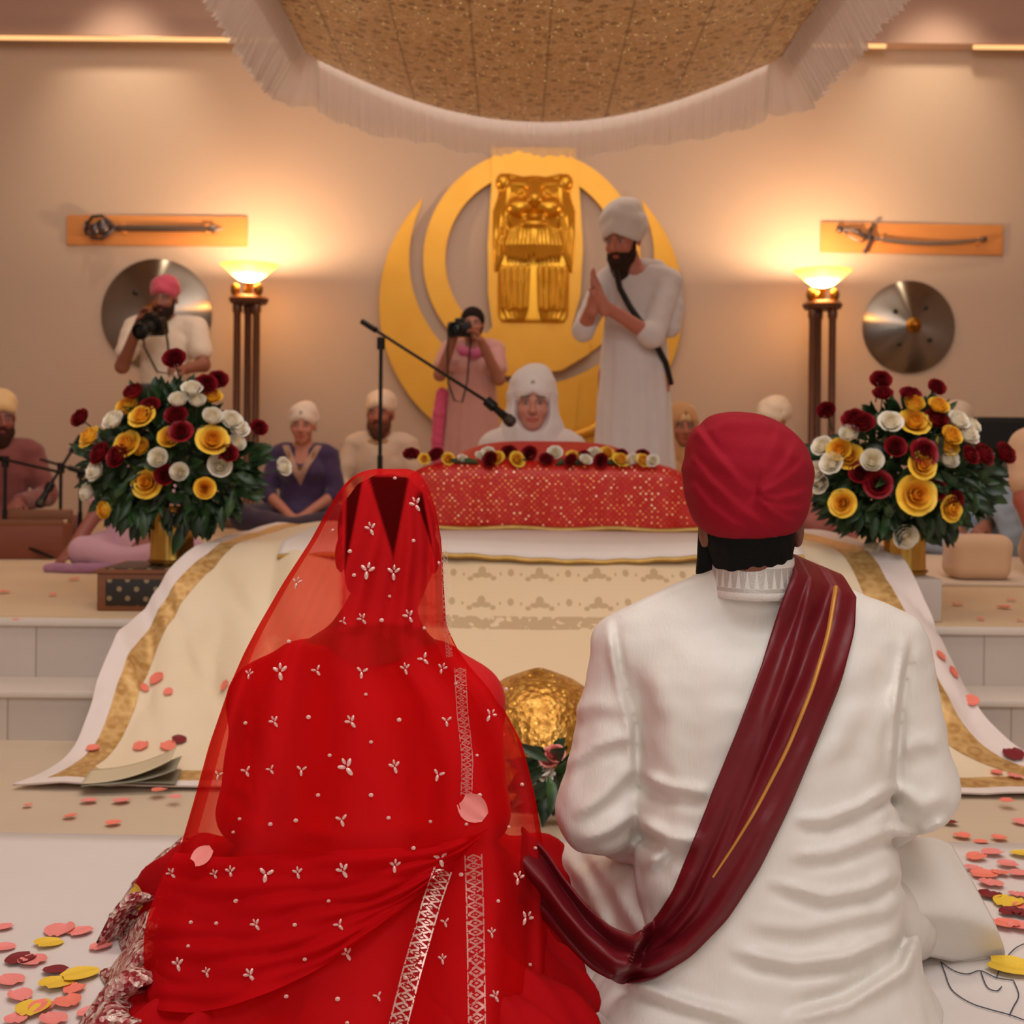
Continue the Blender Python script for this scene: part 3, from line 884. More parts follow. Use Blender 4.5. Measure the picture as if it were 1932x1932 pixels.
# white cloth with gold hem under the red one
M['whitecloth'] = fabric('white_cotton_cloth', 'E2D6CE', .85, 350, .05, .2, 8, .2, .5)
M['goldhem'] = mat('gold_braid', 'B58F48', .45, .45, .3, 60, .4, 120)
nu = 90
prof = [(5.40, .588), (4.6, .588), (4.36, .584), (4.30, .566), (4.265, .545)]
q = np.linspace(0, 1, 24); pa = np.array(prof); ss = np.concatenate([[0], np.cumsum(np.linalg.norm(np.diff(pa, axis=0), axis=1))])
x = np.linspace(-.78, .98, nu)
G = np.zeros((24, nu, 3))
for r in range(24):
    G[r, :, 0] = x; G[r, :, 1] = np.interp(q[r]*ss[-1], ss, pa[:, 0]) - .012; G[r, :, 2] = np.interp(q[r]*ss[-1], ss, pa[:, 1]) + .011 + .003*np.sin(x*6 + r*.1) - .010*np.sin(x*5.1 + .6)*(q[r]**3)
wc = grid_obj('white_altar_cloth', G, M['whitecloth'], None, thick=.005)
tag(wc, 'white cloth with gold hem spread beneath the red sequinned cloth', 'cloth')
mb = MB(); mb.tube([tuple(G[-1, i] + np.array([0, -.003, -.004 + .002*math.sin(i)])) for i in range(nu)], .0085, 8)
mb.build('gold_hem', M['goldhem'], wc)

# red sequinned cloth over the book stand
def sequin_mat():
    t = NT('red_sequin_cloth'); co = t.coord('Object')
    sx = t.n('SeparateXYZ'); t.l(co, sx.inputs[0])
    g = t.n('NewGeometry'); sn = t.n('SeparateXYZ'); t.l(g.outputs['Normal'], sn.inputs[0])
    up = t.math('GREATER_THAN', sn.outputs[2], .7)
    yz = t.mix(up, (0, 0, 0, 1), (1, 1, 1, 1))
    vv = t.math('ADD', t.math('MULTIPLY', up, sx.outputs[1]), t.math('MULTIPLY', t.math('SUBTRACT', 1, up), sx.outputs[2]))
    cx = t.n('CombineXYZ'); t.l(t.math('ADD', sx.outputs[0], vv), cx.inputs[0]); t.l(t.math('SUBTRACT', sx.outputs[0], vv), cx.inputs[1])
    vo = t.n('TexVoronoi', voronoi_dimensions='2D'); vo.inputs['Scale'].default_value = 44; vo.inputs['Randomness'].default_value = .12; t.l(cx.outputs[0], vo.inputs['Vector'])
    dot = t.math('MULTIPLY', t.math('LESS_THAN', vo.outputs['Distance'], .225), t.math('SUBTRACT', 1, t.math('MULTIPLY', up, .85)))
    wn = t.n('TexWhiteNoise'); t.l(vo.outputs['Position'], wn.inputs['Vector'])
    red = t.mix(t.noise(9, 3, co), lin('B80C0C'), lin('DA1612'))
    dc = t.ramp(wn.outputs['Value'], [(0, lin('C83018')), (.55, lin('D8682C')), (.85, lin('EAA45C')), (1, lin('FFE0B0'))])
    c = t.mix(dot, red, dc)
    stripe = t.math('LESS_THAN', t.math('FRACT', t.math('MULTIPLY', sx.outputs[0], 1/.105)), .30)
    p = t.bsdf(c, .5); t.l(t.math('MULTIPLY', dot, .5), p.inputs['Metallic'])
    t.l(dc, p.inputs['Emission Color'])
    t.l(t.math('MULTIPLY', t.math('MULTIPLY', dot, t.math('GREATER_THAN', wn.outputs['Value'], .6)), .28), p.inputs['Emission Strength'])  # sequin glints painted as a faint glow on the paler dots
    return t.done(p)
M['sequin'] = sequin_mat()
M['redplain'] = fabric('red_satin', 'BE141A', .5, 300, .12, .4)
AC = (.145, 5.16, .60)
def red_sdf(P):
    z = P[:, 2]
    hx = .535 + .15*np.clip((.32 - z)/.32, 0, 1)
    hx = hx + .012*np.sin(P[:, 1]*25)*np.clip((.25 - z)*4, 0, 1)
    q0 = np.abs(P[:, 0]) - hx + .10
    y = P[:, 1]
    fr = .004*np.sin(P[:, 0]*31) + .003*np.sin(P[:, 0]*57 + 1)
    q1 = np.abs(y) - (.235 + fr*np.clip((.28 - z)*5, 0, 1)) + .06
    top = .27 + .085*np.clip((y + .2)/.4, 0, 1)*np.clip(1 - (np.abs(P[:, 0])/.40)**4, -1.2, 1) - .03*np.clip((np.abs(P[:, 0]) - .40)/.15, 0, 1)
    q2 = np.maximum(z - top + .06, -(z + .1))
    q = np.stack([q0*.85, q1, q2], 1)
    return np.sqrt((np.maximum(q, 0)**2).sum(1)) + np.minimum(q.max(1), 0) - .06
def red_cut(P): return np.maximum(red_sdf(P), -(P[:, 2] - .004 + .004*np.sin(P[:, 0]*7)))
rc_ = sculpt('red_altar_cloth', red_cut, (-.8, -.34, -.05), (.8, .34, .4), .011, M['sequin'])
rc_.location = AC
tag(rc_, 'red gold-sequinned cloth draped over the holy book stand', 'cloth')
mb = MB()
pth = [(-.69, .1, .02), (-.685, -.12, .018), (-.62, -.235, .012)] + [(-.6 + 1.2*i/40, -.243 + .004*math.sin(i*.9), .008 + .004*math.sin(i*.5)) for i in range(41)] + [(.62, -.235, .012), (.685, -.12, .018), (.69, .1, .02)]
mb.tube(pth, .011, 8); mb.build('gold_hem', M['goldhem'], rc_)

# gold dome in front of the cloth
M['dome'] = None
def dome_mat():
    t = NT('gold_brocade_dome'); co = t.coord('Object')
    v = t.n('TexVoronoi'); v.inputs['Scale'].default_value = 60; t.l(co, v.inputs['Vector'])
    f = t.noise(40, 4, co, .7)
    c = t.ramp(f, [(.25, lin('8E5A1C')), (.5, lin('B98436')), (.75, lin('E0B45E'))])
    p = t.bsdf(c, .32, .7, t.bump(t.math('ADD', f, v.outputs['Distance']), .45, .006))
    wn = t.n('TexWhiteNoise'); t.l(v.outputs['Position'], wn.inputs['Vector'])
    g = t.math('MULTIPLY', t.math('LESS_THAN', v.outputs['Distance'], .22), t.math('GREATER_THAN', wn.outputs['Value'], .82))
    p.inputs['Emission Color'].default_value = lin('FFC050'); t.l(t.math('MULTIPLY', g, .8), p.inputs['Emission Strength'])  # sparkle on the brocade painted in as small glowing spots
    return t.done(p)
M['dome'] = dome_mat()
dm = empty('donation_dome', (.078, 3.42, .022), 'small gold brocade dome standing on the cloth between bride and groom', 'dome')
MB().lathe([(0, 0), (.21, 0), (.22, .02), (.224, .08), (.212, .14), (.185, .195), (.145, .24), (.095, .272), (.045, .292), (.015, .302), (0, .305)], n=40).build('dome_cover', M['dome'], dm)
mb = MB(); mb.tube([(.226*math.cos(a), .226*math.sin(a), .014) for a in np.linspace(0, 2*PI, 49)], .010, 8); mb.build('hem', M['goldhem'], dm)

# patterned box and pedestal
M['boxdark'] = None
def box_mat():
    t = NT('dark_inlaid_panel'); co = t.coord('Object')
    sx = t.n('SeparateXYZ'); t.l(co, sx.inputs[0]); w_ = t.math('ADD', sx.outputs[1], sx.outputs[2]); cx = t.n('CombineXYZ'); t.l(t.math('ADD', sx.outputs[0], w_), cx.inputs[0]); t.l(t.math('SUBTRACT', sx.outputs[0], w_), cx.inputs[1])
    v = t.n('TexVoronoi', voronoi_dimensions='2D'); v.inputs['Scale'].default_value = 16; v.inputs['Randomness'].default_value = .1; t.l(cx.outputs[0], v.inputs['Vector'])
    f = t.math('LESS_THAN', v.outputs['Distance'], .2)
    c = t.mix(f, lin('231C18'), lin('8C7654'))
    return t.done(t.bsdf(c, .4))
M['boxdark'] = box_mat()
bx = empty('inlaid_box', (-1.235, 4.47, STG), 'dark inlaid wooden box on the stage edge carrying the left vase', 'box')
MB().box((0, 0, .066), (.33, .33, .132), .006).build('carcass', M['chest'], bx)
MB().box((0, -.163, .064), (.27, .012, .09), .003).build('front_panel', M['boxdark'], bx)
MB().box((.163, 0, .064), (.012, .27, .09), .003).build('side_panel', M['boxdark'], bx)
MB().box((-.163, 0, .064), (.012, .27, .09), .003).build('side_panel', M['boxdark'], bx)
MB().box((0, 0, .134), (.345, .345, .014), .004).build('rim', M['chest'], bx)
MB().box((0, 0, .141), (.29, .29, .006), .002).build('top_panel', M['boxdark'], bx)
pd = slab('flower_pedestal', (1.04, 4.215, STG), (1.43, 4.56, .498), M['tile'], .006, None)
tag(pd, 'low pale tiled pedestal on the stage edge carrying the right vase', 'pedestal')

# ---------------------------------------------------------------- vases, roses, foliage
def vase_mat():
    t = NT('gold_ribbed_vase'); co = t.coord('Object')
    return t.done(t.bsdf(t.mix(t.noise(12, 2, co), lin('B98A34'), lin('D9B462')), .22, .9))
M['vase'] = vase_mat()
def vase(px, d, zb, r0, h, lbl):
    p = at(px, 900, d)
    root = empty('flower_vase', (p.x, d, zb), lbl, 'vase')
    n = 48; prof = [(0, 0), (r0*.95, 0), (r0, .006), (r0*.97, .02), (r0*.95, h*.5), (r0*.97, h*.9), (r0*1.02, h), (r0*.9, h), (r0*.88, h*.5), (0, h*.45)]
    mb = MB(); mb.lathe(prof, n=n)
    mb.V = [(x*(1 + .03*math.cos(12*math.atan2(y, x))*(.01 < z < h*.97)), y*(1 + .03*math.cos(12*math.atan2(y, x))*(.01 < z < h*.97)), z) for x, y, z in mb.V]
    mb.build('vase_body', M['vase'], root)
    mb = MB(); mb.tube([(r0*1.0*math.cos(a), r0*1.0*math.sin(a), h*.985) for a in np.linspace(0, 2*PI, 40)], .005, 6); mb.build('rim', M['brass'], root)
    mb = MB(); mb.tube([(r0*1.0*math.cos(a), r0*1.0*math.sin(a), .012) for a in np.linspace(0, 2*PI, 40)], .006, 6); mb.build('foot_ring', M['brass'], root)
    return p.x
DL, DR = 4.50, 4.36
vase(326, DL, STG + .146, .078, .20, 'gold ribbed vase standing on the dark inlaid box')
vase(1708, DR, .5, .072, .17, 'gold ribbed vase standing on the pale tiled pedestal')

def petal_mat(name, c1, c2, rough=.55):
    t = NT(name); co = t.coord('Object')
    sx = t.n('SeparateXYZ'); t.l(co, sx.inputs[0])
    r = t.math('SQRT', t.math('ADD', t.math('MULTIPLY', sx.outputs[0], sx.outputs[0]), t.math('MULTIPLY', sx.outputs[1], sx.outputs[1])))
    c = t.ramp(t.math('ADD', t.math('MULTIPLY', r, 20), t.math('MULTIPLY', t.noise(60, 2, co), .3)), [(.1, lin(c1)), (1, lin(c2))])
    p = t.bsdf(c, rough)
    p.inputs['Subsurface Weight'].default_value = .15; p.inputs['Subsurface Radius'].default_value = (.01, .006, .004)
    return t.done(p)
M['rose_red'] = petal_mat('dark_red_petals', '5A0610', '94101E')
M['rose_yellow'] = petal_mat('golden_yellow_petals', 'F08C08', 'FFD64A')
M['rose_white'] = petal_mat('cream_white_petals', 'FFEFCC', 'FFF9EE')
M['stem'] = mat('green_stem', '3E5A2A', .6)
M['leaf'] = None
def leaf_mat():
    t = NT('dark_green_leaves'); co = t.coord('Object')
    f = t.noise(14, 3, co)
    c = t.ramp(f, [(.3, lin('10200F')), (.5, lin('1E3A1C')), (.72, lin('3E5E30'))])
    p = t.bsdf(c, .42)
    return t.done(p)
M['leaf'] = leaf_mat()
def rose_mesh(open_=1.0, seed=1):
    """layered spiral of cupped petals, about 0.1 m wide, opening towards +z"""
    rr = random.Random(seed); V = []; Fs = []
    layers = [(3, .007, .056, -.12), (4, .014, .058, -.06), (5, .023, .055, .06), (6, .033, .050, .26), (7, .042, .041, .62)]
    for li, (n, rad, h, lean) in enumerate(layers):
        lean *= open_
        for k in range(n):
            a0 = 2*PI*(k + .37*li)/n + rr.uniform(-.15, .15); w = 2*PI/n*.72
            b = len(V); nu_, nv_ = 7, 5
            for j in range(nv_):
                t = j/(nv_ - 1)
                for i in range(nu_):
                    s = i/(nu_ - 1)*2 - 1
                    wid = w*(.45 + .75*math.sin(min(t*1.25, 1)*PI/2))*(1 - .25*t**4)
                    a = a0 + s*wid
                    r = rad*(.35 + .65*math.sin(t*PI/2)) + lean*h*.55*t**2 + .004*t**3*(1 - s*s)*lean
                    z = h*t*(1 - .25*lean*t) - .007*s*s*t + .002*rr.uniform(-1, 1) - .006*lean*max(0, t - .8)*5
                    V.append((r*math.cos(a), r*math.sin(a), z - .012))
            for j in range(nv_ - 1):
                for i in range(nu_ - 1):
                    p = b + j*nu_ + i
                    Fs.append((p, p + 1, p + nu_ + 1, p + nu_))
    return V, Fs
def rose_proto(color, open_, seed):
    root = bpy.data.objects.new('rose', None); root.empty_display_size = .03
    V, Fs = rose_mesh(open_, seed)
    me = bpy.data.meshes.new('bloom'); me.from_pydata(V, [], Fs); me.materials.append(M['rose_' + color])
    me.polygons.foreach_set('use_smooth', [True]*len(me.polygons))
    mb = MB(); mb.tube([(0, 0, -.012), (.002, .003, -.06), (.0, .002, -.15)], .0035, 6)
    for i in range(5):
        a = 2*PI*i/5; c, s = math.cos(a), math.sin(a)
        mb.add([(0, 0, -.014), (.012*c - .006*s, .012*s + .006*c, -.010), (.03*c, .03*s, .002), (.012*c + .006*s, .012*s - .006*c, -.010)], [(0, 1, 2, 3)])
    ms = bpy.data.meshes.new('stem'); ms.from_pydata(mb.V, [], mb.F); ms.materials.append(M['stem'])
    return me, ms
PROTO = {(c, k): rose_proto(c, o, s) for c in ('red', 'yellow', 'white') for k, o, s in (('open', 1.0, 3), ('half', .55, 5), ('bud', .12, 8))}
def add_rose(loc, direction, color, kind, scale, label, group, stem=True):
    bl, st = PROTO[(color, kind)]
    if not stem:
        r = bpy.data.objects.new('rose', bl); COL.objects.link(r); r.location = loc; r.scale = (scale,)*3; r.rotation_mode = 'QUATERNION'
        r.rotation_quaternion = Vector(direction).to_track_quat('Z', 'Y') @ Matrix.Rotation(random.uniform(0, 6.28), 3, 'Z').to_quaternion()
        return tag(r, label, 'rose', group)
    r = bpy.data.objects.new('rose', None); r.empty_display_size = .03; COL.objects.link(r)
    r.location = loc; r.scale = (scale,)*3
    q = Vector(direction).to_track_quat('Z', 'Y'); r.rotation_mode = 'QUATERNION'
    r.rotation_quaternion = q @ Matrix.Rotation(random.uniform(0, 6.28), 3, 'Z').to_quaternion()
    tag(r, label, 'rose', group)
    b = bpy.data.objects.new('bloom', bl); link(b, r)
    if stem:
        s = bpy.data.objects.new('stem', st); link(s, r)
    return r
CN = {'red': 'dark red', 'yellow': 'golden yellow', 'white': 'cream white'}
def bouquet(side, cx, cy, d, Rx, Ry, roses):
    c3 = at(cx, cy, d)
    placed = []
    for (px, py, col, kind, s) in roses:
        ex, ey = (px - cx)/Rx, (py - cy)/Ry
        rr = min(1, math.hypot(ex, ey))
        dd = d - .20*math.sqrt(max(0, 1 - rr*rr)) - .02 + random.uniform(-.03, .03)
        p = at(px, py, dd)
        v = Vector((ex*.6, -1.0 + .55*rr, -ey*.6 + .35)).normalized()
        if col == 'red' and rr > .8: v = Vector((ex*.4, -.7, .45))
        placed.append((p, v, col, kind, s, px, py))
    for col in ('red', 'yellow', 'white'):
        L = [q for q in placed if q[2] == col]
        for sect, test in (('upper', lambda y: y < cy - Ry*.25), ('middle', lambda y: cy - Ry*.25 <= y < cy + Ry*.2), ('lower', lambda y: y >= cy + Ry*.2)):
            S = sorted([q for q in L if test(q[6])], key=lambda q: q[5])
            for i, (p, v, c, kind, s, px, py) in enumerate(S):
                pos = 'only' if len(S) == 1 else ('leftmost' if i == 0 else 'rightmost' if i == len(S) - 1 else rank_words(i, len(S)) + ' from left')
                what = 'rosebud' if kind == 'bud' else 'rose'
                add_rose(p, v, c, kind, s, f'{CN[c]} {what}, {pos} of those in the {sect} part of {side} bouquet', f'roses in the {side} bouquet')
    return c3
LB = [(330, 681, 'red', 'half', .85), (389, 729, 'red', 'half', .8), (411, 720, 'red', 'half', .75), (254, 745, 'red', 'bud', .8), (284, 772, 'red', 'half', .8), (333, 788, 'red', 'half', .8),
      (342, 817, 'red', 'open', .75), (155, 792, 'red', 'half', .75), (487, 810, 'red', 'half', .65), (194, 859, 'red', 'half', .85), (226, 864, 'red', 'half', .85), (429, 857, 'red', 'half', .7), (313, 897, 'red', 'half', .75),
      (243, 772, 'yellow', 'half', .85), (270, 790, 'yellow', 'open', .85), (173, 828, 'yellow', 'open', .8), (243, 841, 'yellow', 'open', .9), (268, 846, 'yellow', 'bud', .75), (321, 828, 'yellow', 'half', .8),
      (400, 834, 'yellow', 'open', 1.0), (281, 912, 'yellow', 'open', 1.0), (386, 922, 'yellow', 'half', .75), (399, 752, 'yellow', 'half', .75), (203, 962, 'yellow', 'bud', .75),
      (217, 797, 'white', 'half', .8), (301, 866, 'white', 'bud', .8), (340, 892, 'white', 'bud', .75), (413, 881, 'white', 'half', .85), (400, 790, 'white', 'bud', .8), (435, 797, 'white', 'half', .8),
      (449, 812, 'white', 'half', .75), (185, 890, 'white', 'half', .8), (170, 930, 'white', 'bud', .75), (531, 882, 'white', 'half', .7), (362, 738, 'white', 'half', .75), (337, 759, 'white', 'bud', .75), (444, 839, 'white', 'bud', .75), (372, 760, 'white', 'bud', .7)]
RB = [(1661, 721, 'red', 'half', .75), (1665, 747, 'red', 'half', .7), (1765, 734, 'red', 'half', .65), (1716, 750, 'red', 'half', .75), (1560, 779, 'red', 'bud', .75), (1612, 796, 'red', 'half', .85), (1629, 803, 'red', 'half', .8),
      (1763, 796, 'red', 'half', .85), (1688, 846, 'red', 'half', .75), (1741, 855, 'red', 'open', .85), (1850, 861, 'red', 'half', .85), (1891, 859, 'red', 'half', .85), (1826, 861, 'red', 'half', .7), (1656, 915, 'red', 'open', .85),
      (1623, 893, 'red', 'half', .75), (1763, 924, 'red', 'half', .75), (1797, 944, 'red', 'bud', .75),
      (1723, 801, 'yellow', 'open', .95), (1768, 770, 'yellow', 'half', .75), (1723, 767, 'yellow', 'bud', .8), (1585, 852, 'yellow', 'half', .85), (1603, 864, 'yellow', 'open', .85), (1783, 843, 'yellow', 'half', .85), (1792, 825, 'yellow', 'half', .75),
      (1737, 881, 'yellow', 'open', .85), (1725, 935, 'yellow', 'open', 1.2), (1592, 950, 'yellow', 'open', .85), (1790, 960, 'yellow', 'open', .8),
      (1679, 801, 'white', 'half', .85), (1645, 872, 'white', 'bud', .9), (1571, 877, 'white', 'half', .8), (1554, 845, 'white', 'half', .75), (1804, 797, 'white', 'half', .8), (1821, 823, 'white', 'half', .85), (1786, 868, 'white', 'bud', .8),
      (1830, 808, 'white', 'bud', .7), (1542, 892, 'white', 'half', .75), (1549, 915, 'white', 'half', .7), (1705, 1008, 'white', 'bud', 1.0), (1603, 821, 'white', 'bud', .75), (1646, 1028, 'white', 'bud', .6)]
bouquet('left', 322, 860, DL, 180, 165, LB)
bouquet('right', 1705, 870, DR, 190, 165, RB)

def foliage(name, cx, cy, d, Rx, Ry, n, lbl, seed, drop=()):
    rr = random.Random(seed); V = []; Fs = []
    def leaf(p, dirv, L, W):
        dirv = dirv.normalized(); sd = dirv.cross(Vector((rr.uniform(-.5, .5), -1, rr.uniform(-.3, .5)))).normalized()
        nn = sd.cross(dirv); b = len(V)
        for t, w, c in ((0, .05, 0), (.25, .8, .05), (.55, 1, .06), (.8, .6, .0), (1, .02, -.10)):
            q = p + dirv*L*t + nn*(c*L)
            V.extend([tuple(q - sd*W*w*.5 + nn*.006*w), tuple(q - nn*.004*w), tuple(q + sd*W*w*.5 + nn*.006*w)])
        for i in range(4):
            for k in (0, 1):
                a = b + i*3 + k; Fs.append((a, a + 1, a + 4, a + 3))
    for _ in range(n):
        while True:
            ex, ey = rr.uniform(-1, 1), rr.uniform(-1, 1)
            if ex*ex + ey*ey < 1 and not (ey < -.2 and abs(ex) > .85 + ey*.5): break
        e = math.sqrt(1 - ex*ex - ey*ey)
        dep = rr.uniform(-.2, .16)*e
        p = at(cx + ex*Rx*.92, cy + ey*Ry*.95, d + dep)
        leaf(p, Vector((ex*1.2 + rr.uniform(-.7, .7), rr.uniform(-.9, .2), -ey*1.0 + rr.uniform(-.7, .5))), rr.uniform(.05, .10), rr.uniform(.022, .042))
    for px, py, L in drop:
        leaf(at(px, py, d - rr.uniform(.08, .16)), Vector((rr.uniform(-.25, .25), -.15, -1)), L, L*.36)
    o = mesh_obj(name, V, Fs, M['leaf']); tag(o, lbl, 'foliage', kind='stuff'); return o
foliage('bouquet_foliage', 325, 866, DL, 162, 130, 740, 'dark green leaves filling out the left bouquet', 4,
        [(345, 985, .12), (240, 960, .10), (260, 975, .09), (395, 965, .10), (420, 955, .09) , (225, 950, .09), (440, 930, .09), (270, 965, .1), (370, 965, .1)])
foliage('bouquet_foliage', 1705, 888, DR, 172, 120, 780, 'dark green leaves filling out the right bouquet', 9,
        [(1650, 965, .10), (1755, 965, .10), (1770, 960, .09), (1620, 960, .09), (1840, 930, .08), (1670, 960, .1)])

# row of roses along the top of the red cloth
fl = [(776, 862, 'red', .95), (824, 864, 'red', .95), (845, 868, 'yellow', .7), (905, 862, 'white', .6), (921, 858, 'white', .85), (938, 866, 'yellow', .8), (927, 876, 'red', .95), (960, 856, 'red', .95), (974, 874, 'yellow', .85), (1000, 858, 'red', .95),
      (1030, 870, 'red', .85), (1047, 857, 'white', .9), (1080, 864, 'yellow', .75), (1078, 878, 'red', .75), (1102, 864, 'red', .8), (1104, 879, 'white', .75), (1122, 858, 'white', .85), (1135, 876, 'red', .85), (1145, 857, 'yellow', .8), (1172, 860, 'red', .75),
      (1170, 874, 'yellow', .9), (1193, 874, 'white', .85), (1212, 876, 'yellow', .8), (1232, 879, 'white', .75), (1212, 861, 'red', .8), (800, 868, 'yellow', .6), (872, 872, 'white', .6)]
fl.sort()
cnt = {c: 0 for c in CN}; tot = {c: sum(1 for q in fl if q[2] == c) for c in CN}
for px, py, c, s in fl:
    dd = 4.965 - (py - 866)*.0035
    p = at(px, py, dd)
    p.z = max(p.z, .872 + (.012 if py < 866 else 0)); 
    i = cnt[c]; cnt[c] += 1
    pos = 'leftmost' if i == 0 else 'rightmost' if i == tot[c] - 1 else rank_words(i, tot[c]) + ' from left'
    add_rose(p, (random.uniform(-.5, .5), -.8, .55 + random.uniform(-.3, .3)), c, 'half' if c != 'yellow' else 'open', s*.72, f'{CN[c]} rose, {pos} of its colour on the red altar cloth', 'roses laid along the altar', stem=False)
rr = random.Random(5); V = []; Fs = []
mb = MB()
for px, py in ((862, 872), (878, 874), (890, 872), (1085, 874), (1150, 880), (1165, 878), (1060, 880), (980, 868)):
    p = at(px, py, 4.94); p.z = max(p.z, .868)
    mb.ball(p, (.03, .012, .009), 8, 5, Matrix.Rotation(rr.uniform(-.5, .5), 3, 'Y'))
o = mb.build('loose_leaves', M['leaf']); tag(o, 'dark green leaves tucked between roses on the red altar cloth', 'leaves', kind='stuff')

# small posy on the floor in front of the dome
ps = [(1035, 1432, 'red', .5), (1020, 1448, 'white', .5), (1048, 1424, 'red', .45), (1030, 1462, 'white', .42)]
M['rose_pink'] = petal_mat('pink_petals', 'D85A5A', 'EE9A90')
PROTO.update({('pink', k): rose_proto('pink', o_, s_) for k, o_, s_ in (('open', 1.0, 3),)})
for i, (px, py, c, s) in enumerate(ps):
    p = at(px, py, 3.12)
    add_rose(p, (0, -.7, .7), 'pink' if c == 'red' else 'white', 'open', s, ['pink bloom at the heart of the small floor posy', 'white bloom leftmost in the small floor posy', 'pink bloom topmost in the small floor posy', 'white bloom lowest in the small floor posy'][i], 'blooms in the floor posy', stem=False)
V = []; Fs = []
foliage('posy_foliage', 1042, 1458, 3.16, 46, 40, 60, 'leafy green sprigs of the small posy lying between the couple', 21, [(1030, 1470, .06), (1050, 1478, .05)])

# booklet
M['paper'] = mat('grey_green_paper', '8C8672', .8, var=.06)
M['paper2'] = mat('cream_paper', 'CDBE9E', .8, var=.04)
p = on_z(250, 1472, .02)
bk = empty('booklet', (p.x, p.y, .022), 'open grey-green booklet with curling pages on the cream cloth', 'booklet')
bk.rotation_euler = (0, 0, .15)
def page(name, fn, m):
    n = 20; G = np.zeros((8, n, 3))
    for j in range(8):
        for i in range(n): G[j, i] = fn(i/(n - 1), j/7)
    return grid_obj(name, G, m, bk, thick=.0015)
page('cover', lambda s, t: (-.12 + .24*s, -.075 + .15*t, .004 + .006*math.sin(s*PI)), M['paper'])
page('page', lambda s, t: (-.12 + .225*s, -.07 + .15*t, .010 + .055*s**2.2 - .0*t), M['paper2'])
page('page', lambda s, t: (-.10 + .22*s, -.078 + .15*t, .007 + .035*s**2.6), M['paper'])

# cushion on the right, black speaker, floor mat
M['tan'] = fabric('tan_cushion_cover', 'D6AE8A', .85, 300, .06, .3)
cu = at(1850, 1070, 5.5)
STZ = STG
def cush(P):
    d = rbox(P, (0, 0, 0), (.128, .11, .095), .05)
    return d - .006*wob(P, 18)
mt = slab('stage_mat', (1.62, 5.38, STG), (3.6, 7.2, STG + .018), fabric('pale_floor_mat', 'D9C4AC', .9, 200), .008, None)
tag(mt, 'pale mat on the stage beneath the tan cushion', 'mat')
o = sculpt('cushion', cush, (-.17, -.15, -.13), (.17, .15, .13), .01, M['tan']); o.location = (cu.x + .0, 5.55, STG + .018 + .096)
tag(o, 'square tan meditation cushion beside the seated person at the right edge', 'cushion')
M['black'] = mat('black_plastic', '0E0F10', .5, var=.05)
a = at(1826, 840, 8.9); b = at(1922, 840, 8.9)
sp = empty('speaker_cabinet', ((a.x + b.x)/2, 8.9, STG), 'black speaker cabinet standing behind the right bouquet', 'speaker')
hh = at(1870, 788, 8.9).z - STG
MB().box((0, 0, hh/2), (b.x - a.x, .36, hh), .012).build('cabinet', M['black'], sp)
MB().box((0, -.182, hh/2), ((b.x - a.x)*.9, .012, hh*.92), .004).build('grille', mat('black_grille_cloth', '121416', .9, bump=.4, bscale=300), sp)
# ================================================================ people
def skin_mat(name, c):
    t = NT(name)
    a = t.n('Attribute'); a.attribute_name = 'Col'
    f = t.noise(40, 3, t.coord('Object'))
    col = t.mix(t.math('MULTIPLY', f, .18), a.outputs['Color'], lin(c))
    p = t.bsdf(col, .55)
    p.inputs['Subsurface Weight'].default_value = .12; p.inputs['Subsurface Radius'].default_value = (.012, .005, .003)
    return t.done(p)
SKIN = {}
def skin(c):
    if c not in SKIN: SKIN[c] = skin_mat('skin', c)
    return SKIN[c]
CLOTH = {}
def hairm(c):
    k = 'hair' + c
    if k not in CLOTH: CLOTH[k] = mat('dark_hair', c, .8, var=.35, scale=60, bump=.4, bscale=200, Specular_IOR_Level=.15)
    return CLOTH[k]
def cloth(c, **k):
    if c not in CLOTH: CLOTH[c] = fabric('cloth_' + {'F': 'pale'}.get(c[0], 'dyed'), c, .8, 260, .07, .3, 7, .15, .5) if not k else fabric('cloth_dyed', c, **k)
    return CLOTH[c]

def head_local(P, c, R): return (P - c) @ R          # R columns are the head axes
def head_sdf(Q):
    """Q in head axes: x to the side, -y ahead, z up; origin between the ears at eye height"""
    d = ell(Q, (0, .018, .032), (.076, .095, .088))
    d = smin(d, ell(Q, (0, -.028, -.04), (.062, .066, .082)), .03)
    d = smin(d, ell(Q, (0, -.062, -.098), (.030, .028, .024)), .03)
    d = smin(d, cone(Q, (-.044, -.080, .016), (.044, -.080, .016), .013, .013), .02)
    for s in (1, -1):
        d = smin(d, ell(Q, (s*.040, -.066, -.035), (.024, .022, .022)), .02)
        d = smax(d, -ell(Q, (s*.031, -.100, -.001), (.019, .020, .013)), .012)
        d = smin(d, ell(Q, (s*.031, -.079, -.002), (.0135, .0125, .0125)), .003)
        d = smin(d, ell(Q, (s*.078, .012, -.012), (.010, .020, .032)), .008)
        d = smin(d, ell(Q, (s*.012, -.100, -.042), (.009, .011, .008)), .008)
    d = smin(d, cone(Q, (0, -.090, .006), (0, -.116, -.036), .008, .013), .012)
    d = smin(d, ell(Q, (0, -.090, -.068), (.024, .013, .0065)), .006)
    d = smin(d, ell(Q, (0, -.088, -.080), (.021, .013, .0075)), .006)
    d = smax(d, -ell(Q, (0, -.104, -.0735), (.022, .010, .0018)), .004)
    return d
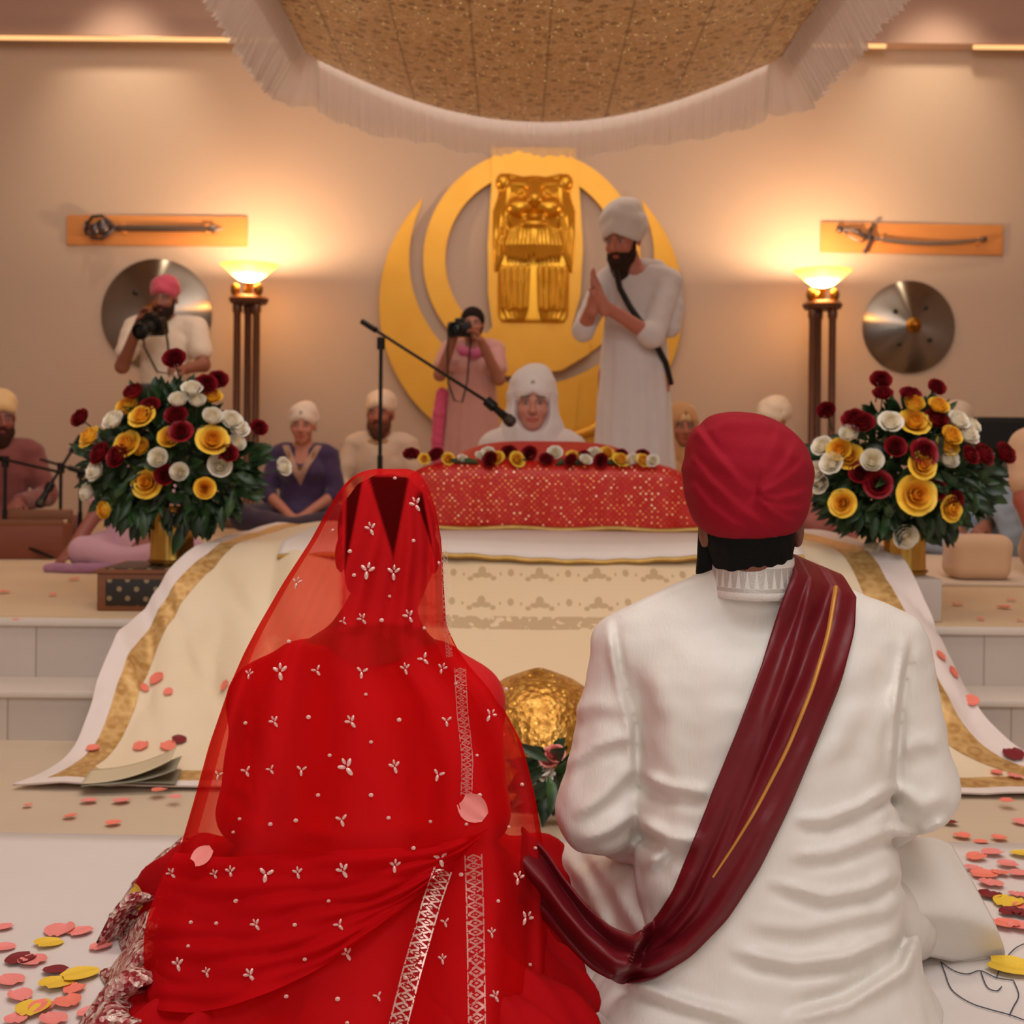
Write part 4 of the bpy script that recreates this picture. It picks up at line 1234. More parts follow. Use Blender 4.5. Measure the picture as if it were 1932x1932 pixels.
def head_cols(Q, base, lip, brow, C):
    m = (np.abs(Q[:, 0]) < .026) & (np.abs(Q[:, 2] + .0745) < .0135 - np.abs(Q[:, 0])*.25) & (Q[:, 1] < -.082)
    C[m] = lip
    for s in (1, -1):
        e = np.sqrt((Q[:, 0] - s*.031)**2 + ((Q[:, 2] + .002)*1.5)**2)
        C[(e < .0125) & (Q[:, 1] < -.07)] = (.34, .28, .25)
        C[(e < .0074) & (Q[:, 1] < -.07)] = (.03, .02, .015)
        l = (np.abs(Q[:, 2] - .0105) < .0028) & (np.abs(Q[:, 0] - s*.031) < .016) & (Q[:, 1] < -.07)
        C[l] = brow
        b = (np.abs(Q[:, 2] - (.024 - .12*(np.abs(Q[:, 0]) - .03))) < .0052) & (np.abs(np.abs(Q[:, 0]) - .034) < .022) & (Q[:, 1] < -.06) & (Q[:, 0]*s > 0)
        C[b] = brow
    ck = np.exp(-(((np.abs(Q[:, 0]) - .042)/.02)**2 + ((Q[:, 2] + .035)/.02)**2))*(Q[:, 1] < -.04)
    C += (np.array(lip) - C)*(ck*.25)[:, None]
    return C
def hand_sdf(P, w, dv, nv, side, curl, spread=1.0):
    """w wrist, dv toward the fingers, nv out of the palm; side +1 puts the thumb along dv x nv"""
    w = np.asarray(w, float); d = np.asarray(dv, float); d /= np.linalg.norm(d)
    n = np.asarray(nv, float); n -= d*(n @ d); n /= np.linalg.norm(n)
    s = np.cross(d, n)*side
    B = np.stack([s, d, n], 1)
    Q = (P - w) @ B
    r = smin(ell(Q, (.0, .045, 0), (.040, .052, .015)), ell(Q, (.022, .028, .006), (.022, .030, .016)), .012)
    r = smin(r, cone(Q, (0, -.03, 0), (0, .02, 0), .026, .026), .015)
    for i, (x, L, ra) in enumerate(((.031, .072, .0088), (.0105, .082, .0092), (-.0105, .076, .0086), (-.030, .058, .0076))):
        p = np.array([x, .086 - abs(x - .008)*.22, 0]); ang = 0; c = curl*(1 + .12*i)
        fan = (x - .0)*1.8*spread
        prev = p
        for k, fr in enumerate((.45, .32, .26)):
            ang += c*(.8, 1.0, .8)[k]
            q = prev + L*fr*np.array([fan*math.cos(ang), math.cos(ang), math.sin(ang)])
            r = smin(r, cone(Q, prev, q, ra*(1 - .1*k), ra*(.92 - .1*k)), .003); prev = q
    t0 = np.array([.030, .022, .006]); t1 = t0 + np.array([.024, .028, .012 + .01*curl]); t2 = t1 + np.array([.006 - .012*curl, .028, .006 + .014*curl])
    r = smin(r, cone(Q, t0, t1, .014, .0105), .008); r = smin(r, cone(Q, t1, t2, .0105, .0085), .003)
    return r

SIT = dict(pelvis=(0, .02, .11), belly=(0, .0, .26), chest=(0, 0, .42), neck=(0, .0, .565), head=(0, -.025, .715),
           shL=(.170, 0, .515), elL=(.245, -.05, .285), wrL=(.105, -.235, .175), hdL=((-.6, -.55, -.35), (-.2, .3, -1)),
           hipL=(.10, -.02, .11), knL=(.36, -.24, .115), anL=(.03, -.36, .065), toL=(-.12, -.33, .05))
STAND = dict(pelvis=(0, .01, .95), belly=(0, .0, 1.10), chest=(0, 0, 1.27), neck=(0, .01, 1.44), head=(0, -.015, 1.60),
             shL=(.185, 0, 1.40), elL=(.25, .02, 1.12), wrL=(.24, -.06, .88), hdL=((0, -.1, -1), (-1, 0, 0)),
             hipL=(.095, .0, .92), knL=(.105, -.01, .50), anL=(.11, .02, .08), toL=(.13, -.14, .035))
def pose(base, **ov):
    J = {}
    for k, v in base.items():
        J[k] = v
        if k.endswith('L'):
            if k.startswith('hd'): J['hdR'] = tuple((-a[0], a[1], a[2]) for a in v)
            else: J[k[:-1] + 'R'] = (-v[0], v[1], v[2])
    J.update(ov); return J

def person(name_label, loc, yaw, scale, J, skin_c, top_c, bottom_c, group=None, head=(0, 0, 0), top_kw=None, gown=None, sleeve='long', lip=None,
           brow=(.06, .04, .03), wear=(), h=.0065, width=1.0, curl=.35, bare_feet=True, fem=False):
    root = empty('person', loc, name_label, 'person', group, (0, 0, yaw), scale)
    base = np.array(lin(skin_c)[:3]); lipc = np.array(lip if lip else (base[0]*.8, base[1]*.42, base[2]*.40))
    A = {k: (np.array(v, float) if not k.startswith('hd') else v) for k, v in J.items()}
    R = rotm(*head); hc = A['head']
    w = width
    tors = [(A['pelvis'], .135*w), (A['belly'], .125*w), (A['chest'], .140*w)]
    def torso(P, g=0.0):
        d = cone(P*[1, 1.38, 1], A['pelvis']*[1, 1.38, 1], A['belly']*[1, 1.38, 1], .150*w + g, .132*w + g)/1.25
        d = smin(d, cone(P*[1, 1.38, 1], A['belly']*[1, 1.38, 1], A['chest']*[1, 1.38, 1], .132*w + g, .150*w + g)/1.25, .03)
        d = smin(d, cone(P, (A['shL']*.72 + A['neck']*.28), (A['shR']*.72 + A['neck']*.28), .058 + g, .058 + g), .05)
        if fem:
            for s in (1, -1):
                d = smin(d, ell(P, A['chest'] + [s*.065, -.085, -.005], (.062 + g, .058 + g, .06 + g)), .03)
        return d
    arms = {}
    def arm(P, S, g=0.0, upto=1.0):
        a, b, c = A['sh'+S], A['el'+S], A['wr'+S]
        d = cone(P, a, b, .054*w + g, .042*w + g)
        if upto > 1: d = smin(d, cone(P, b, b + (c - b)*(upto - 1), .041*w + g, (.041 - .012*(upto - 1))*w + g), .02)
        return d
    def leg(P, S, g=0.0):
        d = cone(P, A['hip'+S], A['kn'+S], .088*w + g, .060 + g)
        return smin(d, cone(P, A['kn'+S], A['an'+S], .057 + g, .042 + g), .03)
    def body(P):
        d = torso(P)
        d = smin(d, cone(P, A['neck'] - [0, 0, .05], hc + R @ np.array([0, .015, -.06]), .058, .054), .03)
        hd = head_sdf(head_local(P, hc, R))
        d = smin(d, hd, .012)
        for S, sd in (('L', 1), ('R', -1)):
            d = smin(d, arm(P, S, 0, 2.0), .025)
            dv, nv = A['hd'+S]
            d = smin(d, hand_sdf(P, A['wr'+S], dv, nv, sd, curl), .008)
            d = smin(d, leg(P, S), .03)
            d = smin(d, cone(P, A['an'+S], A['to'+S], .036, .026), .015)
        return d
    pts = np.array([v for k, v in A.items() if not k.startswith('hd')])
    lo = pts.min(0) - [.2, .2, .17]; hi = pts.max(0) + [.2, .2, .2]
    def cols(V):
        C = np.tile(base, (len(V), 1))
        return head_cols(head_local(V, hc, R), base, lipc, np.array(brow), C)
    sculpt('body', body, lo, hi, h, skin(skin_c), root, cols, 1)
    # ---- clothes
    sl = {'long': 1.86, 'elbow': 1.12, 'short': .62, 'none': .2}[sleeve]
    def top(P):
        wv = wob(P, 24, 1.0)*.006 + wob(P, 55, .3)*.0025
        d = torso(P, .016)
        if J['pelvis'][2] < .5:                     # seated: cloth gathers round the hips
            d = smin(d, ell(P, A['pelvis'] + [0, -.03, .0], (.19*w, .16, .12)), .05)
        for S in 'LR':
            if sl >= 1: e = arm(P, S, .015, sl)
            else:
                a, b = A['sh'+S], A['el'+S]; e = cone(P, a, a + (b - a)*sl, .072*w, .070*w)
            d = smin(d, e, .03)
        d = d + wv
        nk = A['neck']
        d = smax(d, -cone(P, nk + [0, -.02, .0], nk + [0, -.03, .16], .064, .085), .01)
        if fem: d = smax(d, -ell(P, nk + [0, -.12, -.03], (.05, .09, .075)), .01)
        return d
    sculpt('tunic' if gown is None else 'robe_top', top, lo, hi, h*1.25, cloth(top_c, **(top_kw or {})), root, None, 1)
    if gown is not None:
        z0, rx, ry = gown
        def gw(P):
            b = A['belly']; pel = A['pelvis']
            x, y, z = P[:, 0], P[:, 1], P[:, 2]
            t = np.clip((b[2] + .10 - z)/(b[2] + .10 - z0), 0, 1)
            cx = b[0]*(1 - t) + pel[0]*t; cy = b[1]*(1 - t) + pel[1]*t
            ax = .155*w + (rx - .155*w)*t**.8; ay = .125*w + (ry - .125*w)*t**.8
            th = np.arctan2((y - cy)/ay, (x - cx)/ax)
            rp = np.sqrt(((x - cx)/ax)**2 + ((y - cy)/ay)**2)
            fold = 1 + (.045*np.sin(th*9 + 1.3*np.sin(z*5)) + .03*np.sin(th*17 + z*3))*t**.7
            d = (rp - fold)*ay*.75
            d = smax(d, np.maximum(z - (b[2] + .12), z0 - z), .01)
            return d
        sculpt('robe_skirt', gw, (lo[0] - .1, lo[1] - .1, z0 - .03), (hi[0] + .1, hi[1] + .1, A['chest'][2]), h*1.4, cloth(bottom_c), root, None, 1)
    elif bottom_c:
        def bot(P):
            d = None
            for S in 'LR':
                e = leg(P, S, .020)
                d = e if d is None else smin(d, e, .05)
            d = smin(d, ell(P, A['pelvis'] + [0, -.02, -.01], (.17*w, .15, .10)), .05)
            if J['pelvis'][2] < .5:
                d = smin(d, ell(P, (A['pelvis']*.5 + A['anL']*.25 + A['anR']*.25)*[1, 1, .0] + [0, 0, .06], (.24, .20, .055)), .06)
                d = np.maximum(d, .004 - P[:, 2])
            return d + wob(P, 17, .5)*.009 + wob(P, 43, 1.1)*.003
        sculpt('trousers' if not fem else 'skirt', bot, lo - [.06, .06, 0], hi, h*1.4, cloth(bottom_c), root, None, 1)
    for item in wear: item(root, A, hc, R, lo, hi, h)
    return root

def turban(c, tall=1.0, pin=None, size=1.0, slope=.28):
    def f(root, A, hc, R, lo, hi, h):
        def s(P):
            Q = head_local(P, hc, R)
            d = ell(Q, (0, .022, .062), (.098*size, .118*size, .092*tall*size))
            lay = Q[:, 2]*42 + np.abs(Q[:, 0])*26*np.where(Q[:, 1] < 0, 1, -.4)
            d = d - .0045*np.sin(lay) - .002*np.sin(lay*2.1 + 1)
            d = smin(d, ell(Q, (.02, .03, .115*tall), (.062*size, .078*size, .05*tall)), .02)
            cut = (.030 + .0*Q[:, 1]) - Q[:, 2] - slope*(Q[:, 1] + .09) - .35*np.abs(Q[:, 0])*(Q[:, 1] < .0) + .0
            cut = (.040 - .45*np.abs(Q[:, 0]) - slope*(Q[:, 1] + .09)) - Q[:, 2]
            return smax(d, cut, .012)
        o = sculpt('turban', s, hc - .19, hc + [.19, .19, .26], h*.8, cloth(c), root, None, 1)
        if pin:
            p = hc + R @ np.array([0, -.096, .085])
            MB().ball(tuple(p), (.010, .006, .013), 10, 6).build('brooch', M['silver' if pin == 's' else 'brass'], o)
    return f
def veil_scarf(c, length=.33, wide=.17, open_=1.0):
    def f(root, A, hc, R, lo, hi, h):
        def s(P):
            Q = head_local(P, hc, R)
            d = ell(Q, (0, .03, .045), (.108, .128, .112))
            z = P[:, 2]; t = np.clip((hc[2] + .0 - z)/length, 0, 1)
            ax = .108 + (wide - .108)*t; ay = .11 + .035*t
            x = P[:, 0] - hc[0]; y = P[:, 1] - hc[1] - .03
            th = np.arctan2(y, x)
            rp = np.sqrt((x/ax)**2 + (y/ay)**2)
            e = (rp - 1 - .035*np.sin(th*11 + z*9)*t)*ay*.8
            e = np.maximum(e, np.maximum(z - hc[2] - .03, hc[2] - length - z))
            d = smin(d, e, .03)
            inner = ell(Q, (0, -.10, -.035 + .05*(open_ - 1)), (.066*open_, .12, .100*(1 + .35*(open_ - 1))))
            d = smax(d, -inner, .012)
            low = cone(P, hc + [0, -.13, -.10], hc + [0, -.20, -length - .06], .062, .10)
            d = smax(d, -low, .015)
            return d + .0025*wob(P, 50)
        sculpt('veil', s, hc - [.26, .24, length + .03], hc + [.26, .26, .2], h, cloth(c), root, None, 1)
    return f
def hair(c, front=.045, back=-.12, r=1.0):
    def f(root, A, hc, R, lo, hi, h):
        def s(P):
            Q = head_local(P, hc, R)
            d = ell(Q, (0, .024, .034), (.088*r, .104*r, .096*r))
            d = smin(d, ell(Q, (0, .06, -.04), (.07*r, .06, .09)), .03)
            d = d + .002*np.sin(Q[:, 0]*260 + Q[:, 1]*60)
            cut = np.where(Q[:, 1] < -.02, front - Q[:, 2] - .1*np.abs(Q[:, 0]), back - Q[:, 2] + np.clip((-Q[:, 1])*3, -1, .3)*.3)
            d = smax(d, (front - .9*(Q[:, 1] + .07)) - Q[:, 2], .015) if front is not None else d
            return smax(d, back - Q[:, 2], .01)
        sculpt('hair', s, hc - .2, hc + .2, h, hairm(c), root, None, 1)
    return f
def beard(c, long=.06):
    def f(root, A, hc, R, lo, hi, h):
        def s(P):
            Q = head_local(P, hc, R)
            d = ell(Q, (0, -.045, -.085), (.064, .062, .052))
            d = smin(d, ell(Q, (0, -.065, -.115 - long*.4), (.044, .042, .035 + long*.6)), .03)
            for t in (1, -1):
                d = smin(d, cone(Q, (t*.064, -.01, -.015), (t*.056, -.04, -.085), .012, .02), .02)
                d = smin(d, cone(Q, (t*.006, -.100, -.056), (t*.03, -.085, -.072), .007, .008), .008)
            d = d + .003*wob(Q, 120)
            d = smax(d, -ell(Q, (0, -.11, -.074), (.024, .03, .010)), .004)
            return smax(d, -ell(Q, (0, -.09, -.012), (.05, .05, .042)), .01)
        sculpt('beard', s, hc - .24, hc + .16, h*.8, hairm(c), root, None, 1)
    return f
def shawl(name, c, path, r0, flat=.35, matk=None):
    """scarf laid along a path of local points"""
    def f(root, A, hc, R, lo, hi, h):
        P_ = [np.array(p, float) for p in path]
        mn = np.min(P_, 0) - r0 - .03; mx = np.max(P_, 0) + r0 + .03
        def s(P):
            d = chain(P, P_, [r0]*len(P_)); return d + .004*wob(P, 60)
        sculpt(name, s, mn, mx, h, cloth(c), root, None, 1)
    return f
def necklace(r, z, drop, m):
    def f(root, A, hc, R, lo, hi, h):
        mb = MB(); n = A['neck']
        for i in range(34):
            a = PI*(i/33); x = r*math.cos(a); t = math.sin(a)
            mb.ball((n[0] + x, n[1] - .075 - .075*t, n[2] + z - drop*t), .0075, 6, 4)
        mb.build('bead_necklace', M[m], root)
    return f
def vtrim(c, wide=.05):
    """pale embroidered V yoke down the chest, lying on the tunic"""
    def f(root, A, hc, R, lo, hi, h):
        ch = A['chest']; nk = A['neck']
        mb = MB()
        pass
    return f
LOCAL = {}
def stage(px, py_head, d, hz, sc=1.0):
    """foot point on the stage so that a head at height hz*sc (local) is seen at px, py"""
    p = at(px, py_head, d); return (p.x, d, STG)
M['cam_black'] = mat('camera_black', '141414', .35, .2)
M['lens_glass'] = mat('lens_glass', '182024', .08, .3)
def photo_camera(name, loc, rot, lbl, strap=None, s=1.0):
    r = empty(name, loc, lbl, 'camera', None, rot, s)
    mb = MB(); mb.box((0, 0, 0), (.145, .065, .098), .012); mb.box((0, -.0, .058), (.06, .055, .03), .010); mb.box((-.058, -.022, -.005), (.034, .05, .09), .014)
    mb.build('camera_body', M['cam_black'], r)
    rx = Matrix.Rotation(PI/2, 3, 'X')
    l = MB().lathe([(.0, .02), (.038, .02), (.040, .06), (.037, .065), (.039, .11), (.044, .118), (.044, .14), (.039, .142), (.036, .128), (0, .126)], (0, 0, 0), 24, rx).build('lens', M['cam_black'], r)
    MB().lathe([(.036, .129), (.03, .134), (.015, .138), (0, .139)], (0, 0, 0), 20, rx).build('front_glass', M['lens_glass'], l)
    if strap: MB().tube(strap, .006, 6).build('strap', M['cam_black'], r)
    return r

# ---- 1 purple dress, seated by the lamp
P_ = pose(SIT, wrL=(.05, -.26, .13), wrR=(-.03, -.27, .12), elL=(.23, -.06, .27), elR=(-.23, -.06, .27), hdL=((-.8, -.35, -.3), (0, .3, -1)), hdR=((.8, -.4, -.3), (0, .3, -1)))
def yoke(root, A, hc, R, lo, hi, h):
    n = A['neck']; c = A['chest']
    def s(P):
        x, z = P[:, 0] - n[0], P[:, 2]
        t = (n[2] - .02 - z)/.23
        V = np.abs(x) - .115*(1 - t); d = rbox(P, (n[0], n[1] - .11, n[2] - .12), (.16, .13, .14), .02)
        d = np.maximum(d, np.maximum(V, -(V + .05)))
        dd = cone(P*[1, 1.38, 1], A['belly']*[1, 1.38, 1], A['chest']*[1, 1.38, 1], .158, .176)/1.25
        dd = smin(dd, cone(P, (A['shL']*.72 + A['neck']*.28), (A['shR']*.72 + A['neck']*.28), .084, .084), .05)
        for q in (1, -1): dd = smin(dd, ell(P, A['chest'] + [q*.065, -.085, -.005], (.088, .084, .086)), .03)
        return np.maximum(d, dd)
    sculpt('embroidered_yoke', s, lo, hi, .007, cloth('B08A78'), root, None, 1)
person('seated woman in purple dress and white turban beside the left lamp', (at(570, 900, 8.3).x, 8.35, STG), 0.0, .99, P_, 'C07E6A', '3A2450', '2E1C38', wear=[turban('E6D2C2', 1.0, 's'), yoke, necklace(.085, .0, .13, 'brass')], sleeve='elbow', fem=True)

# ---- 2 white clothed person seated behind the microphone
P_ = pose(SIT)
person('seated person in white tunic and turban half hidden by the microphone stand', (at(718, 900, 8.9).x, 8.9, STG), -.12, 1.13, P_, 'A8624E', 'D8BEA8', 'CDB29C', wear=[turban('E2C8B0', .9), beard('5E3A2C', .02), shawl('neck_scarf', 'B88A64', [(-.08, -.04, .555), (-.05, -.085, .54), (0, -.1, .53), (.05, -.085, .54), (.08, -.04, .555)], .012)])

# ---- 3 woman in pink with camera
d3 = 8.3; S3 = F/d3
P_ = pose(STAND, shL=(.165, 0, 1.385), shR=(-.165, 0, 1.385), elL=(.20, -.12, 1.16), elR=(-.235, -.10, 1.19), wrL=(.075, -.27, 1.42), wrR=(-.125, -.225, 1.47), hdL=((-.35, -.3, .7), (-.6, -.1, -.2)), hdR=((.45, -.2, .75), (.6, -.5, 0)),
          head=(0, -.045, 1.575))
pw = at(892, 600, d3)
sc3 = (at(892, 583, d3).z - STG)/1.69
r3 = person('standing woman in pale pink dress photographing with a dark camera', (pw.x, d3, STG), .0, sc3, P_, 'A06854', 'C8928C', 'C4908A', gown=(.05, .27, .22), sleeve='short', fem=True,
       wear=[hair('1E1614', .040, -.10, 1.02), shawl('pink_scarf', 'C45A86', [(-.13, .02, 1.43), (-.06, -.10, 1.36), (.02, -.13, 1.345), (.09, -.10, 1.37), (.14, .02, 1.43)], .036),
             shawl('hanging_scarf', 'CE4A74', [(-.22, -.02, 1.05), (-.24, -.05, .9), (-.25, -.05, .7), (-.245, -.05, .55)], .05)], curl=.6, width=1.08)
pc = at(862, 622, d3 - .27*sc3)
photo_camera('camera', (pc.x + .02, d3 - .28*sc3, pc.z + .0), (.05, 0, -.15), 'dark camera with hanging strap held by the woman in pink',
             [(-.07, .0, .02), (-.078, -.02, -.12), (-.07, -.03, -.34), (-.03, -.03, -.45), (.02, -.03, -.46), (.05, -.02, -.33), (.065, 0, -.1), (.07, 0, .02)])

# ---- 4 tall man in white robe, hands folded
d4 = 6.35
zt = at(1187, 372, d4).z
sc4 = (zt - STG)/1.80
P_ = pose(STAND, head=(-.045, -.07, 1.585), neck=(0, -.0, 1.44), chest=(.0, .01, 1.27), shL=(.165, .02, 1.375), shR=(-.140, -.03, 1.375), elL=(.125, -.16, 1.10), elR=(-.205, -.20, 1.135), wrL=(-.075, -.33, 1.235), wrR=(-.125, -.33, 1.235),
          hdL=((-.28, .03, 1), (-1, .1, -.25)), hdR=((-.02, .03, 1), (1, .1, -.1)))
def band_black(root, A, hc, R, lo, hi, h):
    mb = MB()
    Pp = [(-.055, -.165, 1.42), (-.03, -.185, 1.33), (.02, -.185, 1.24), (.075, -.175, 1.16), (.13, -.14, 1.08), (.17, -.06, .98), (.185, .0, .88)]
    mb.tube(Pp, .015, 8)
    mb.build('black_strap', M['cam_black'], root)
rman = person('tall bearded man in white robe and turban standing with folded hands', (at(1196, 700, d4).x, d4, STG), -.32, sc4, P_, 'BE7560', 'DAD0CE', 'DCD2D0', head=(-.25, .26, .0), gown=(.04, .225, .20), sleeve='elbow',
       wear=[turban('DDD4D0', 1.2, None, 1.16), beard('34241A', .05), band_black,
             shawl('shoulder_shawl', 'DAD0CE', [(-.06, .07, 1.47), (.09, .06, 1.44), (.165, .05, 1.36), (.185, .03, 1.25), (.175, .0, 1.16)], .056)], curl=.05, h=.0055, width=.96)

# ---- 5 woman in white veil behind the altar
d5 = 5.83
zt = at(1003, 686, d5).z
P_ = pose(SIT)
sc5 = 1.04
stool_h = zt - .885*sc5 - STG
person('woman with white veil and brooch seated behind the altar', (at(1004, 800, d5).x, d5, STG + stool_h), .0, sc5, P_, 'CF8E7A', 'E6D8D0', 'E0D2CA', wear=[turban('EDE4DE', 1.02, 's', 1.06), veil_scarf('E4DAD6', .40, .225, 1.32)], fem=True, h=.0055, head=(0, .06, 0))
o = slab('meditation_cushion', (at(1004, 800, d5).x - .30, d5 - .29, STG), (at(1004, 800, d5).x + .30, d5 + .26, STG + stool_h + .002), M['whitecloth'], .02, None)
tag(o, 'thick white square cushion behind the red altar cloth', 'seat')

# ---- 6 tan-scarfed woman, 7 white-turbaned person at right back
P_ = pose(SIT)
person('seated woman in tan headscarf to the right of the standing man', (at(1286, 800, 8.4).x, 8.4, STG), -.0, 1.02, P_, 'A8664E', 'C08E62', 'B8875E', wear=[turban('DDBB92', .88, 'b'), veil_scarf('B98A5C', .34, .15, .96)], fem=True, head=(.1, .05, 0))
person('seated person in cream turban looking aside behind the red turban', (at(1457, 800, 8.95).x, 8.95, STG), -.2, 1.09, P_, 'A0604C', 'D9C2AA', 'D0B8A0', wear=[turban('E8D6BE', 1.0, None, 1.05)], head=(-.75, .1, 0))

# ---- 8 photographer with pink turban
d8 = 8.0
zt = at(313, 515, d8).z; sc8 = (zt - STG)/1.76
P_ = pose(STAND, head=(0.0, -.05, 1.585), elL=(.27, -.10, 1.14), elR=(-.25, -.14, 1.12), wrL=(.17, -.25, 1.10), wrR=(-.10, -.30, 1.40), shL=(.2, 0, 1.395), shR=(-.2, 0, 1.395), hdL=((-.5, -.8, .1), (-.3, .1, -1)), hdR=((.3, -.3, .8), (.8, -.3, .0)))
p8 = at(313, 600, d8)
person('photographer in pink turban and white shirt standing behind the left bouquet', (p8.x, d8, STG), .05, sc8, P_, '8E5440', 'E2CDB8', '2E2A2A', sleeve='short', wear=[turban('C6475E', .95, None, 1.0), beard('2A1A14', .02)], head=(-.1, .12, 0), curl=.7, width=1.08)
pc = at(287, 615, d8 - .33)
photo_camera('camera', (pc.x, d8 - .33*sc8, pc.z), (.3, 0, -.25), 'black camera with long lens held by the photographer in the pink turban', [(-.06, .0, .0), (-.10, .05, -.12), (-.05, .06, -.26), (.03, .05, -.27), (.06, .02, -.1), (.07, 0, 0)], 1.15)
# a feather-like white tip on the turban
# ---- 9 musician at the left edge
d9 = 6.9
person('seated musician in cream turban behind the harmonium at the left edge', (at(-2, 850, d9).x, d9, STG), .35, 1.0, pose(SIT, wrL=(.10, -.36, .26), wrR=(-.08, -.36, .26), hdL=((-.1, -.9, -.2), (0, .1, -1)), hdR=((.1, -.9, -.2), (0, .1, -1))), '8A4C40', '7A3A34', '6E3A36', wear=[turban('D8B078', .9), beard('3A2018', .03)], head=(.25, .1, 0))
# ---- 10 kneeling person in pink, mostly behind the bouquet
d10 = 5.95
P_ = pose(SIT, shR=(-.17, -.02, .50), elR=(-.20, -.10, .30), wrR=(-.31, -.24, .10), hdR=((-.4, -.6, -.5), (.3, .2, -1)), knL=(.30, -.24, .10), knR=(-.24, -.26, .10))
person('seated person in pale pink leaning on one bare arm, behind the left bouquet', (at(262, 900, d10).x, d10, STG), .15, .86, P_, '98584A', 'CF9EA4', 'C695A4', sleeve='short', wear=[turban('DDB9A8', .9), shawl('lilac_hem', 'A4708E', [(-.40, -.33, .022), (-.30, -.38, .024), (-.16, -.41, .026), (.0, -.42, .028), (.2, -.42, .03)], .026)], fem=True)
# ---- 11 person behind the groom, right
d11 = 5.62
P_ = pose(SIT, elL=(.22, -.05, .27), wrL=(.02, -.25, .20), wrR=(.03, -.23, .16), hdL=((-.7, -.3, -.3), (0, .2, -1)), hdR=((.9, -.2, -.25), (0, .2, -1)))
person('small seated child with pale headscarf between the red turban and the right bouquet', (at(1546, 900, d11).x, d11, STG), .1, .60, P_, '9C5848', 'B4685C', 'BFA48E', sleeve='elbow', wear=[turban('EAD9BE', .8, None, .96)], fem=True)
# ---- 12 person in blue behind the right bouquet
d12 = 7.2
person('seated person in pale blue with dark green jacket behind the right bouquet', (at(1800, 900, d12).x, d12, STG), -.05, 1.0, pose(SIT, knL=(.20, -.26, .36), anL=(.23, -.36, .06), elL=(.26, -.03, .28)), 'A0664E', '5A5446', '9AA8BC', wear=[turban('C8B098', .9), shawl('blue_drape', '94A4B6', [(.10, -.30, .38), (.16, -.36, .25), (.20, -.40, .12), (.26, -.40, .05)], .06), shawl('olive_shawl', '4A4436', [(.26, .0, .50), (.33, -.06, .40), (.36, -.10, .22), (.36, -.12, .08)], .065)])
# ---- 13 person at the right edge
d13 = 5.75
person('person in tan short-sleeved shirt seated at the right edge, arm hanging down', (at(2030, 900, d13).x, d13 + .05, STG + .02), .15, 1.12, pose(SIT, elR=(-.235, -.06, .30), wrR=(-.22, -.15, .10), hdR=((.05, -.35, -1), (1, 0, -.1)), shR=(-.19, 0, .52), knR=(-.16, -.36, .12), anR=(.1, -.36, .065)), 'A85848', 'CFA582', 'B98E70', sleeve='short', wear=[turban('E0CDB4', .9)], width=1.05)

# ---------------------------------------------------------------- microphones and harmonium
M['mic'] = mat('black_stand_metal', '16120F', .4, .4)
M['mesh'] = mat('microphone_mesh', '4C443C', .4, .8, bump=.6, bscale=400)
def mic_stand(base, top_z, boom_a, boom_b, lbl, legs, mic_at=None, clutch=True):
    r = empty('microphone_stand', base, lbl, 'microphone stand')
    b = Vector(base)
    MB().tube([(0, 0, .05), (0, 0, top_z - b.z)], .009, 10).build('pole', M['mic'], r)
    MB().tube([(0, 0, .05), (0, 0, (top_z - b.z)*.5)], .0125, 10).build('lower_pole', M['mic'], r)
    for a in legs:
        L = .30; MB().tube([(0, 0, .09), (L*.5*math.cos(a), L*.5*math.sin(a), .055), (L*math.cos(a), L*math.sin(a), .012)], .008, 8).build('leg', M['mic'], r)
    MB().tube([(0, 0, top_z - b.z - .035), (0, 0, top_z - b.z + .02)], .019, 12).build('clutch', M['mic'], r)
    pa, pb = Vector(boom_a) - b, Vector(boom_b) - b
    MB().tube([pa, pb], .0075, 8).build('boom', M['mic'], r)
    dv = (pa - pb).normalized()
    MB().tube([pa, pa - dv*.10], .014, 10).build('counterweight', M['mic'], r)
    if mic_at:
        m0, m1 = Vector(mic_at[0]), Vector(mic_at[1])
        m = empty('microphone', m0, mic_at[2], 'microphone')
        v = m1 - m0; rot = v.to_track_quat('Z', 'Y').to_matrix(); L = v.length
        MB().lathe([(0, 0), (.012, 0), (.013, L*.2), (.019, L*.68), (.021, L*.72), (0, L*.73)], (0, 0, 0), 16, rot).build('handle', M['mic'], m)
        MB().lathe([(0, L*.70), (.022, L*.72), (.026, L*.80), (.025, L*.92), (.015, L*.99), (0, L)], (0, 0, 0), 16, rot).build('grille', M['mesh'], m)
        MB().tube([(-.0, 0, 0), tuple(v*.3)], .023, 12).build('clip', M['mic'], m)
    return r
dm_ = 4.92
p0 = at(719, 648, dm_)
bq = (p0.x, 5.9, STG)
dm_ = 5.9
p0 = at(719, 645, dm_)
a_, b_ = at(684, 607, dm_ - .02), at(935, 768, 5.35)
mic_stand((p0.x, dm_, STG), p0.z, a_, b_, 'tall black microphone stand with long slanting boom in front of the woman in pink', (.6, 2.7, 4.7),
          (at(918, 756, 5.37), at(970, 801, 5.33), 'black microphone at the boom end pointing at the veiled woman'))
d = 6.3
p = at(10, 868, d)
mic_stand((p.x, d, STG), p.z, at(-30, 858, d), at(118, 892, d - .1), 'black microphone stand standing nearest the left edge', (-.35, 2.2, 4.2))
d = 6.62
p = at(115, 880, d)
